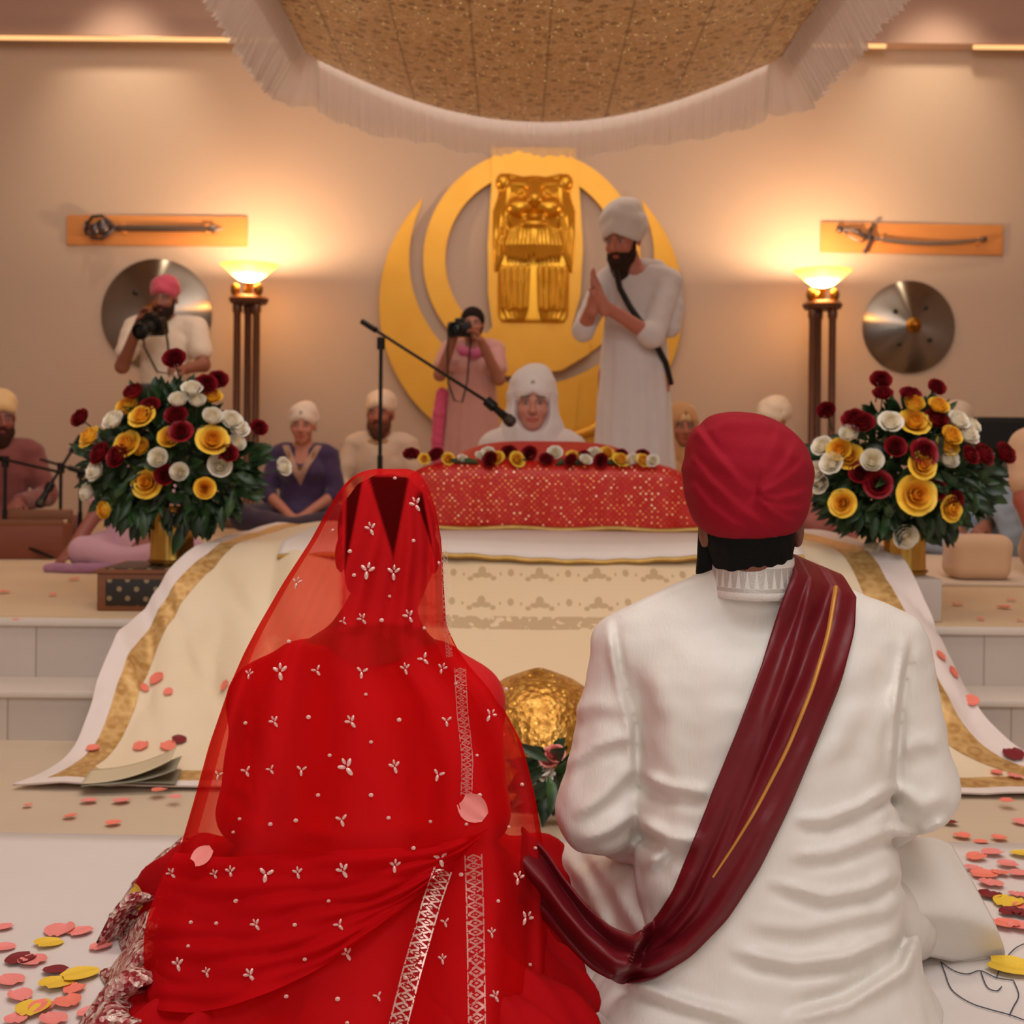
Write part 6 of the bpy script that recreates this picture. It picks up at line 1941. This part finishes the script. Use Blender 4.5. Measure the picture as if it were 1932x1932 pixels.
# sheer veil
V_ROWS = [  # photo row, left edge, right edge, depth behind the head line
    (884, 715, 765, .030), (887, 695, 780, .065), (894, 674, 794, .090), (918, 648, 808, .108), (960, 622, 822, .118), (1020, 590, 833, .130), (1100, 538, 837, .136), (1180, 492, 842, .142), (1230, 466, 866, .152),
    (1290, 440, 925, .165), (1400, 402, 985, .178), (1500, 375, 1010, .186), (1600, 346, 1026, .200), (1660, 325, 1030, .24), (1740, 312, 1031, .30), (1820, 302, 1031, .37), (1900, 296, 1032, .44), (1960, 292, 1034, .50), (2020, 288, 1036, .54)]
A = np.array(V_ROWS, float); nv, nu = 150, 170
A[:, 0] = A[:, 0]
s = np.concatenate([[0], np.cumsum(np.hypot(np.diff(A[:, 0]), np.diff(A[:, 3])*900))]); q = np.linspace(0, s[-1], nv)
RW = np.stack([np.interp(q, s, A[:, i]) for i in range(4)], 1)
for _ in range(2): RW[1:-1] = .25*RW[:-2] + .5*RW[1:-1] + .25*RW[2:]
cy = 2.115
G = np.zeros((nv, nu, 3)); TH = np.linspace(-1.85, 1.85, nu)
for r in range(nv):
    py, l, rt, hb = RW[r]
    pl_, pr_ = gp(l, py, cy), gp(rt, py, cy)
    cx, hw = (pl_[0] + pr_[0])/2, (pr_[0] - pl_[0])/2
    z = (pl_[2] + pr_[2])/2
    t = (py - 889)/1050
    x = cx + hw*np.sign(np.sin(TH))*np.abs(np.sin(TH))**.9
    y = cy - hb*np.sign(np.cos(TH))*np.abs(np.cos(TH))**.8
    y = np.where(np.cos(TH) < 0, cy + .16*np.abs(np.cos(TH))*min(1, .3 + hw*3), y)
    f = min(1, max(0, (py - 905)/160))
    hv = .0075*np.sin(TH*11 + .8*np.sin(t*6) + .4)*f + 0.0045*np.sin(TH*23 + t*4)*f + .014*f*min(1, t)*np.sin(TH*7 + 1 + t*2)
    hv = hv*np.clip(np.cos(TH)*2 + .3, .15, 1)
    G[r, :, 0] = x + .2*hv; G[r, :, 1] = y - hv - .002; G[r, :, 2] = z
pxv = to_px(G.reshape(-1, 3)).reshape(nv, nu, 2)
# pleats gathered at the crown: the cloth is doubled between these single-layer gaps
def in_tri(p, a, b, c, soft=5):
    def side(a, b):
        n = np.array([-(b[1] - a[1]), b[0] - a[0]], float); n /= np.linalg.norm(n); return (p - np.array(a)) @ n
    s1, s2, s3 = side(a, b), side(b, c), side(c, a)
    m = np.minimum(np.minimum(s1, s2), s3); m2 = np.minimum(np.minimum(-s1, -s2), -s3)
    return np.clip(np.maximum(m, m2)/soft + .5, 0, 1)
back = (np.cos(TH) > 0)[None, :]
gap = np.maximum.reduce([in_tri(pxv, (694, 897), (772, 899), (742, 1052)), in_tri(pxv, (655, 905), (686, 897), (648, 1092)), in_tri(pxv, (783, 935), (797, 930), (818, 1042))])
dens = np.where((pxv[..., 1] < 1180) & (pxv[..., 0] > 646) & (pxv[..., 0] < 845), .80, .42)
yy_ = pxv[..., 1]
dens = np.where(yy_ < 1180, np.where(pxv[..., 0] < 640, .42, dens), .46)
blend = np.clip((yy_ - 1120)/120, 0, 1)
strip = np.exp(-((pxv[..., 0] - (645 - 0*yy_))/6.0)**2)*(yy_ < 1190)*(yy_ > 990)
dens = dens*(1 - gap*.88*back) + .25*strip
dens = dens + .16*np.sin(TH*11 + .4)[None, :]*(yy_ > 1200)
edge_l = np.clip(1 - np.abs(np.abs(TH)[None, :] - 1.57)/.06, 0, 1)
dens = np.clip(dens + .18*edge_l, .06, .9)
def veil_mat(name, c, tint, use_attr=True, alpha=.5):
    t = NT(name); co = t.coord('Object')
    d = t.n('BsdfDiffuse'); d.inputs[0].default_value = lin(c)
    tr = t.n('BsdfTranslucent'); tr.inputs[0].default_value = lin(c)
    mx = t.n('MixShader'); mx.inputs[0].default_value = .35; t.l(d.outputs[0], mx.inputs[1]); t.l(tr.outputs[0], mx.inputs[2])
    tp = t.n('BsdfTransparent'); tp.inputs[0].default_value = lin(tint)
    m2 = t.n('MixShader')
    if use_attr:
        a = t.n('Attribute'); a.attribute_name = 'dens'
        t.l(a.outputs['Fac'], m2.inputs[0])
    else: m2.inputs[0].default_value = alpha
    t.l(tp.outputs[0], m2.inputs[1]); t.l(mx.outputs[0], m2.inputs[2])
    return t.done(m2.outputs[0])
M['veil'] = veil_mat('sheer_red_net', 'EA2228', 'FF9C88')
veil = grid_obj('veil', G, M['veil'], BRIDE, attr={'dens': dens.ravel()})
vf = [(r*nu+i, r*nu+i+1, (r+1)*nu+i+1, (r+1)*nu+i) for r in range(nv-1) for i in range(nu-1)]
VB = BVHTree.FromPolygons([Vector(v) for v in G.reshape(-1, 3)], vf)
# second fall of the veil trailing to the left over the skirt
BODYB = bvh_of([blouse_o, skirt_o])
Lp = [(330, 1612), (300, 1640), (272, 1690), (266, 1740), (275, 1800), (285, 1850), (300, 1895)]
tops = resamp([(330, 1608), (420, 1618), (520, 1612), (640, 1604), (760, 1600), (850, 1588), (905, 1572), (925, 1560)], 60)
bots = resamp([(285, 1905), (360, 1912), (430, 1900), (520, 1868), (600, 1830), (700, 1762), (780, 1698), (850, 1640)], 60)
nvd = 44
G2 = np.zeros((nvd, 60, 3))
for i in range(60):
    for j in range(nvd):
        t = j/(nvd - 1); p = tops[i]*(1 - t) + bots[i]*t
        if i < 12: p = p + np.array([-34*math.sin(t*PI)*(1 - i/12), 0])
        G2[j, i] = lay(VB, p[0], p[1], .007, 2.0)
Dp = np.linalg.norm(G2 - np.array(EYE), axis=-1)
for _ in range(5):
    Dp[1:-1] = .25*Dp[:-2] + .5*Dp[1:-1] + .25*Dp[2:]; Dp[:, 1:-1] = .25*Dp[:, :-2] + .5*Dp[:, 1:-1] + .25*Dp[:, 2:]
uu = np.linspace(0, 1, 60)[None]; tw = np.linspace(0, 1, nvd)[:, None]
wv = .010*np.sin(tw*15 + uu*4 + 1) + .006*np.sin(tw*31 - uu*7) + .006*np.sin(uu*22 + tw*3)
K2 = (Dp - np.abs(wv) - .003)/np.linalg.norm(G2 - np.array(EYE), axis=-1)
G2 = np.array(EYE) + (G2 - np.array(EYE))*K2[..., None]
G2[..., 2] = np.maximum(G2[..., 2], .02)
M['veil2'] = veil_mat('gathered_red_net', 'DC1820', 'F07060', False, .72)
tail = grid_obj('veil_tail', G2, M['veil2'], BRIDE)
# embroidered borders
def strip_on(bvh, pts, w0, name, n=90, lift=.004, mk='border'):
    c = resamp(pts, n); G = np.zeros((n, 7, 3))
    for i in range(n):
        tg = c[min(i+1, n-1)] - c[max(i-1, 0)]; nn = np.array([-tg[1], tg[0]]); nn /= np.linalg.norm(nn)
        for j in range(7):
            p = c[i] + nn*(j/6 - .5)*w0; G[i, j] = lay(bvh, p[0], p[1], lift, 1.95)
    Dq = np.linalg.norm(G - np.array(EYE), axis=-1); D0 = Dq.copy()
    for _ in range(3): Dq[1:-1] = .25*Dq[:-2] + .5*Dq[1:-1] + .25*Dq[2:]
    Dq = np.minimum(Dq, D0)
    G = np.array(EYE) + (G - np.array(EYE))*(Dq/D0)[..., None]
    return grid_obj(name, G, M[mk], BRIDE)
def border_mat(k=1.0):
    t = NT('silver_thread_border'); co = t.coord('UV')
    s = t.n('SeparateXYZ'); t.l(co, s.inputs[0])
    u, v = s.outputs[0], s.outputs[1]
    f = t.math('FRACT', t.math('MULTIPLY', v, 24)); g = t.math('ABSOLUTE', t.math('SUBTRACT', u, .5))
    dia = t.math('ADD', t.math('ABSOLUTE', t.math('SUBTRACT', f, .5)), g)
    a = t.math('LESS_THAN', t.math('ABSOLUTE', t.math('SUBTRACT', dia, .42)), .13)
    b = t.math('GREATER_THAN', g, .42); c_ = t.math('LESS_THAN', dia, .14)
    nz = t.math('GREATER_THAN', t.noise(260, 1, t.coord('Object')), .40)
    m = t.math('MULTIPLY', t.math('MAXIMUM', t.math('MAXIMUM', a, b), c_), nz)
    p = t.bsdf(t.mix(m, lin('C01822'), lin('E8C8BC')), .4); t.l(t.math('MULTIPLY', m, .4), p.inputs['Metallic'])
    tp = t.n('BsdfTransparent'); mx = t.n('MixShader'); t.l(t.math('ADD', .10*k, t.math('MULTIPLY', m, .8*k)), mx.inputs[0]); t.l(tp.outputs[0], mx.inputs[1]); t.l(p.outputs[0], mx.inputs[2])
    return t.done(mx.outputs[0])
M['border'] = border_mat(.85); M['border_faint'] = border_mat(.40)
ALLB = bvh_of([veil, tail])
strip_on(ALLB, [(836, 1640), (815, 1700), (795, 1770), (775, 1840), (752, 1932), (740, 1990)], 36, 'veil_border')
strip_on(ALLB, [(893, 1612), (896, 1700), (898, 1800), (900, 1932), (901, 1990)], 34, 'veil_border', mk='border_faint')
strip_on(ALLB, [(838, 1020), (840, 1110), (844, 1190), (848, 1240)], 12, 'veil_border', 40, mk='border_faint')
strip_on(ALLB, [(868, 1260), (872, 1340), (882, 1430), (880, 1500)], 22, 'veil_border', 50, mk='border_faint')
# scattered silver sprigs and dots
M['silverthread'] = None
t = NT('silver_thread'); p_ = t.bsdf(lin('E6BCB4'), .4, .3)
M['silverthread'] = t.done(p_)
mb = MB(); rr = random.Random(12)
sprigs = [(529, 1268, 1), (683, 1268, .8), (800, 1243, .8), (700, 998, .8), (693, 1078, 1), (743, 1081, .9), (785, 952, .9), (772, 1163, .8), (684, 1168, .7), (655, 1448, 1.1), (745, 1447, .8), (827, 1462, .8), (663, 1362, .8), (843, 1360, .7), (925, 1350, .8), (518, 1362, .7),
          (511, 1452, .6), (569, 1453, .7), (502, 1650, 1), (648, 1643, .9), (562, 1647, .7), (745, 1634, .8), (832, 1620, 1), (978, 1657, .8), (993, 1733, .9), (645, 1547, .8), (470, 1272, .6), (598, 1265, .7), (765, 1262, .7), (834, 1262, .7), (324, 1648, .7), (435, 1645, .7), (405, 1650, .6),
          (336, 1820, .8), (483, 1745, .7), (655, 1800, .8), (640, 1745, .7), (390, 1835, .6), (472, 1840, .8), (713, 1880, .6), (835, 1810, .6), (928, 1760, .6), (935, 1880, .7), (840, 1740, .6), (560, 1100, .7), (648, 1172, .5), (412, 1462, .6), (465, 1455, .7)]
dots = [(628, 1000), (463, 1364), (582, 1353), (753, 1358), (622, 1425), (900, 1425), (452, 1545), (510, 1555), (558, 1548), (733, 1543), (812, 1550), (360, 1740), (408, 1742), (556, 1745), (355, 1785), (637, 1885), (765, 1845), (440, 1570), (880, 1555), (905, 1500), (655, 1930), (385, 1920), (745, 902), (668, 1085), (827, 1062), (735, 1125), (690, 1310), (860, 1290), (955, 1300),
        (985, 1480), (960, 1560), (870, 1650), (940, 1700), (620, 1700), (575, 1810), (445, 1700), (800, 1185), (780, 1020), (660, 1040), (720, 1170), (545, 1210), (700, 1400), (600, 1500), (700, 1500), (780, 1600), (540, 1880), (1000, 1820), (1010, 1600)]
def plate(px, py, r, ang, el):
    c = np.array(lay(ALLB, px, py, .0035, 1.96)); n = Vector(EYE - Vector(c)).normalized()
    X = n.cross(Vector((0, 0, 1))).normalized() * -1; Y = n.cross(X)
    ca, sa = math.cos(ang), math.sin(ang); pts = []
    for i in range(9):
        a = 2*PI*i/9; x, y = r*el*math.cos(a), r*math.sin(a)
        pts.append(Vector(c) + X*(x*ca - y*sa) + Y*(x*sa + y*ca))
    pts.append(Vector(c) + n*.002)
    mb.add(pts, [(i, (i+1) % 9, 9) for i in range(9)])
for px, py, s_ in sprigs:
    a0 = rr.uniform(-.6, .6)
    for k, (dx, dy, r, da) in enumerate(((0, 8, 3.6, 1.4), (-8, -5, 3.2, .6), (7, -6, 3.2, 2.4), (0, -12, 2.6, 1.57))):
        if k == 3 and rr.random() < .4: continue
        x, y = dx*s_, dy*s_; ca, sa = math.cos(a0), math.sin(a0)
        plate(px + x*ca - y*sa, py + x*sa + y*ca, r*s_/1143, -(da + a0), 2.1)
for px, py in dots: plate(px, py, rr.uniform(2.4, 3.6)/1143, 0, 1.2)
# the stitching is part of the net itself: same mesh, second material
import bmesh
bm = bmesh.new(); bm.from_mesh(veil.data)
vs = [bm.verts.new(v) for v in mb.V]
for f_ in mb.F:
    nf = bm.faces.new([vs[i] for i in f_]); nf.material_index = 1
bm.to_mesh(veil.data); bm.free()
veil.data.materials.append(M['silverthread'])
veil['label'] = 'sheer red net veil with small silver embroidered sprigs'

# ---------------------------------------------------------------- loose petals
M['pet_pink'] = mat('pink_loose_petal', 'EE8C86', .6, var=.15, scale=40)
M['pet_coral'] = mat('coral_loose_petal', 'F0806C', .6, var=.15, scale=40)
M['pet_yellow'] = mat('yellow_loose_petal', 'E9C23A', .6, var=.2, scale=40)
M['pet_red'] = mat('dark_red_loose_petal', '7A101C', .6, var=.2, scale=40)
def petal_mesh(col, seed):
    rr = random.Random(seed); V = []; Fs = []; n, m = 9, 7
    for j in range(m):
        t = j/(m - 1)
        for i in range(n):
            s = i/(n - 1)*2 - 1
            w = math.sin(PI*(.08 + .80*t))**.7
            x = s*w*.5; y = t - .5 - .06*(1 - s*s)*(t > .9)
            z = .13*(x*x*2.2 + (t - .45)**2*1.1) + .02*math.sin(5*s + seed)
            V.append((x*.9, y*.95, z))
    for j in range(m - 1):
        for i in range(n - 1):
            a = j*n + i; Fs.append((a, a+1, a+n+1, a+n))
    me = bpy.data.meshes.new('rose_petal'); me.from_pydata(V, [], Fs); me.materials.append(M[col]); me.polygons.foreach_set('use_smooth', [True]*len(Fs)); return me
PM = {(c, k): petal_mesh(c, k) for c in ('pet_pink', 'pet_coral', 'pet_yellow', 'pet_red') for k in (1, 2, 3)}
PW = {'pet_pink': 'pink', 'pet_coral': 'coral pink', 'pet_yellow': 'yellow', 'pet_red': 'dark red'}
def petals(zone, group, items, surf, size=.044):
    L = {}
    for it in items: L.setdefault(it[2], []).append(it)
    for c, ls in L.items():
        ls.sort(key=lambda q: (q[0]))
        for i, (px, py, _, s) in enumerate(ls):
            p, n = surf(px, py)
            o = bpy.data.objects.new('rose_petal', PM[(c, random.randint(1, 3))]); COL.objects.link(o)
            sc = size*s; o.scale = (sc, sc, sc)
            o.rotation_mode = 'QUATERNION'
            o.rotation_quaternion = Vector(n).to_track_quat('Z', 'Y') @ Matrix.Rotation(random.uniform(0, 6.28), 3, 'Z').to_quaternion() @ Matrix.Rotation(random.uniform(-.06, .10), 3, 'X').to_quaternion()
            o.location = Vector(p) + Vector(n)*(.002)
            pos = 'only one' if len(ls) == 1 else ('leftmost' if i == 0 else 'rightmost' if i == len(ls) - 1 else rank_words(i, len(ls)) + ' from left')
            tag(o, f'{PW[c]} petal {zone}, {pos} of its colour', 'petal', group)
def flat(z): return lambda px, py: (on_z(px, py, z), (0, 0, 1))
def on_bvh(bvh, d0, lift=.0):
    def f(px, py):
        v = (at(px, py, 2.0) - EYE).normalized(); h = bvh.ray_cast(EYE, v, 8)
        if h[0] is None: return on_z(px, py, .02), (0, 0, 1)
        n = h[1] if h[1].dot(v) < 0 else -h[1]
        return h[0] + n*lift, n
    return f
pk, co_, ye, rd = 'pet_pink', 'pet_coral', 'pet_yellow', 'pet_red'
petals('on white sheet left of bride', 'petals on the sheet left of the bride', [(112, 1757, pk, 1.4), (152, 1760, pk, 1.1), (60, 1815, pk, 1.2), (18, 1852, pk, 1.2), (6, 1752, pk, .9), (8, 1790, pk, .9), (190, 1788, pk, 1.0), (38, 1880, pk, 1.0), (128, 1892, co_, 1.1), (78, 1902, co_, 1.0), (100, 1925, pk, 1.1), (168, 1912, pk, .9),
        (92, 1782, ye, 1.2), (108, 1858, ye, 1.4), (152, 1842, ye, 1.5), (62, 1905, ye, 1.4), (38, 1812, rd, 1.2), (104, 1833, rd, 1.0), (30, 1925, pk, .9), (140, 1868, co_, .9)], flat(.012))
petals('on beige floor in front of booklet', 'petals on the floor in front of the booklet', [(168, 1512, pk, 1.0), (230, 1512, pk, 1.1), (214, 1554, co_, .9), (132, 1541, co_, .8), (52, 1520, co_, .6)], flat(.006))
CB = on_bvh(ALTAR_BVH, 3.5, .0065)
petals('on cream altar cloth left of bride', 'petals on the left of the altar cloth', [(298, 1283, co_, 1.1), (270, 1300, co_, .7), (318, 1308, co_, .7), (266, 1412, co_, 1.1), (318, 1412, co_, 1.1), (338, 1400, rd, 1.0), (175, 1416, co_, .9), (300, 1492, co_, 1.0), (330, 1505, pk, .8), (428, 1295, co_, .8)], CB)
petals('on stage beside the inlaid box', 'petals on the stage at left', [(6, 1117, co_, 1.2), (140, 1093, co_, 1.1), (100, 1122, co_, .8), (30, 1170, co_, .6)], flat(STG + .006))
petals('on stage right of the pedestal', 'petals on the stage at right', [(1806, 1140, co_, 1.1), (1894, 1146, co_, 1.3), (1908, 1132, co_, .9), (1850, 1168, co_, .7), (1925, 1170, co_, .7)], flat(STG + .006))
petals('on altar cloth right of groom', 'petals on the right of the altar cloth', [(1772, 1240, co_, .9), (1795, 1270, co_, 1.0), (1832, 1325, co_, 1.1), (1915, 1470, pk, 1.1), (1880, 1462, co_, .8), (1900, 1512, co_, .9), (1912, 1428, rd, 1.5)], CB)
petals('on beige floor right of groom', 'petals on the floor right of the groom', [(1815, 1578, co_, 1.0), (1886, 1582, co_, .9), (1926, 1552, pk, 1.0), (1850, 1590, co_, .8), (1793, 1553, rd, .9)], flat(.006))
petals('on white sheet right of groom', 'petals on the sheet right of the groom', [(1842, 1618, co_, 1.1), (1872, 1610, pk, 1.2), (1902, 1632, pk, 1.1), (1856, 1652, co_, 1.3), (1870, 1668, pk, 1.3), (1838, 1640, pk, 1.0), (1925, 1650, pk, 1.2), (1886, 1648, co_, 1.0), (1925, 1612, ye, 1.1), (1868, 1690, rd, 1.2), (1902, 1704, ye, 1.5), (1922, 1690, pk, 1.1),
        (1905, 1722, rd, 1.0), (1928, 1726, rd, .9), (1895, 1745, co_, 1.3), (1928, 1750, pk, 1.2), (1908, 1828, ye, 1.9), (1930, 1712, co_, 1.0)], flat(.012))
VBf = on_bvh(bvh_of([veil, tail, skirt_o]), 2.0)
petals('caught on the bride\'s dress', 'petals caught on the bride', [(893, 1524, pk, 1.1), (383, 1616, pk, .8), (262, 1692, ye, 1.1), (258, 1842, pk, .9), (232, 1880, co_, .8)], VBf)
# ================================================================ camera and light
cd = bpy.data.cameras.new('camera'); cam = bpy.data.objects.new('camera', cd); COL.objects.link(cam)
cam.location = (0, 0, CAMZ); cam.rotation_euler = (PI/2, -ROLL, 0)
cd.sensor_fit = 'HORIZONTAL'; cd.sensor_width = 36.0; cd.lens = 36.0*F/1932.0
cd.shift_y = (HOR - 966.0)/1932.0
cd.dof.use_dof = True; cd.dof.focus_distance = 2.02; cd.dof.aperture_fstop = 6.0
cd.clip_end = 60
SC.camera = cam
def area(name, loc, target, size, energy, col, sy=None):
    L = bpy.data.lights.new(name, 'AREA'); L.energy = energy; L.color = col; L.size = size
    if sy: L.shape = 'RECTANGLE'; L.size_y = sy
    o = bpy.data.objects.new(name, L); COL.objects.link(o); o.location = loc
    d = Vector(target) - Vector(loc); o.rotation_euler = d.to_track_quat('-Z', 'Y').to_euler(); return o
area('hall_ceiling_light', (.6, .1, 4.2), (.3, 2.6, .3), 2.2, 88, (1, .98, .97), 2.0)
area('hall_rear_light', (-.5, -3.4, 3.2), (0, 5, 1.2), 3.0, 62, (1, .95, .9), 2.0)
area('stage_ceiling_light', (0, 6.9, 4.5), (0, 6.9, 0), 6.0, 64, (1, .88, .74), 1.5)
area('stage_front_light', (0, 3.2, 4.5), (0, 5.5, .6), 4.0, 84, (1, .90, .80), 1.0)
for x in (-2.9, 3.1):
    L = bpy.data.lights.new('wall_downlight', 'SPOT'); L.energy = 52; L.color = (1, .82, .58); L.spot_size = 1.25; L.spot_blend = 1; L.shadow_soft_size = .1
    o = bpy.data.objects.new('wall_downlight', L); COL.objects.link(o); o.location = (x, 8.7, 4.4)
    o.rotation_euler = (Vector((x, 9.5, 3.3)) - Vector((x, 8.7, 4.4))).to_track_quat('-Z', 'Y').to_euler()
w = bpy.data.worlds.new('world'); SC.world = w; w.use_nodes = True
bg = w.node_tree.nodes['Background']; bg.inputs[0].default_value = (1, .9, .82, 1); bg.inputs[1].default_value = .35
SC.view_settings.view_transform = 'Standard'; SC.view_settings.look = 'None'
SC.cycles.use_denoising = True
SC.cycles.max_bounces = 8; SC.cycles.transparent_max_bounces = 16
SC.cycles.sample_clamp_indirect = 6.0
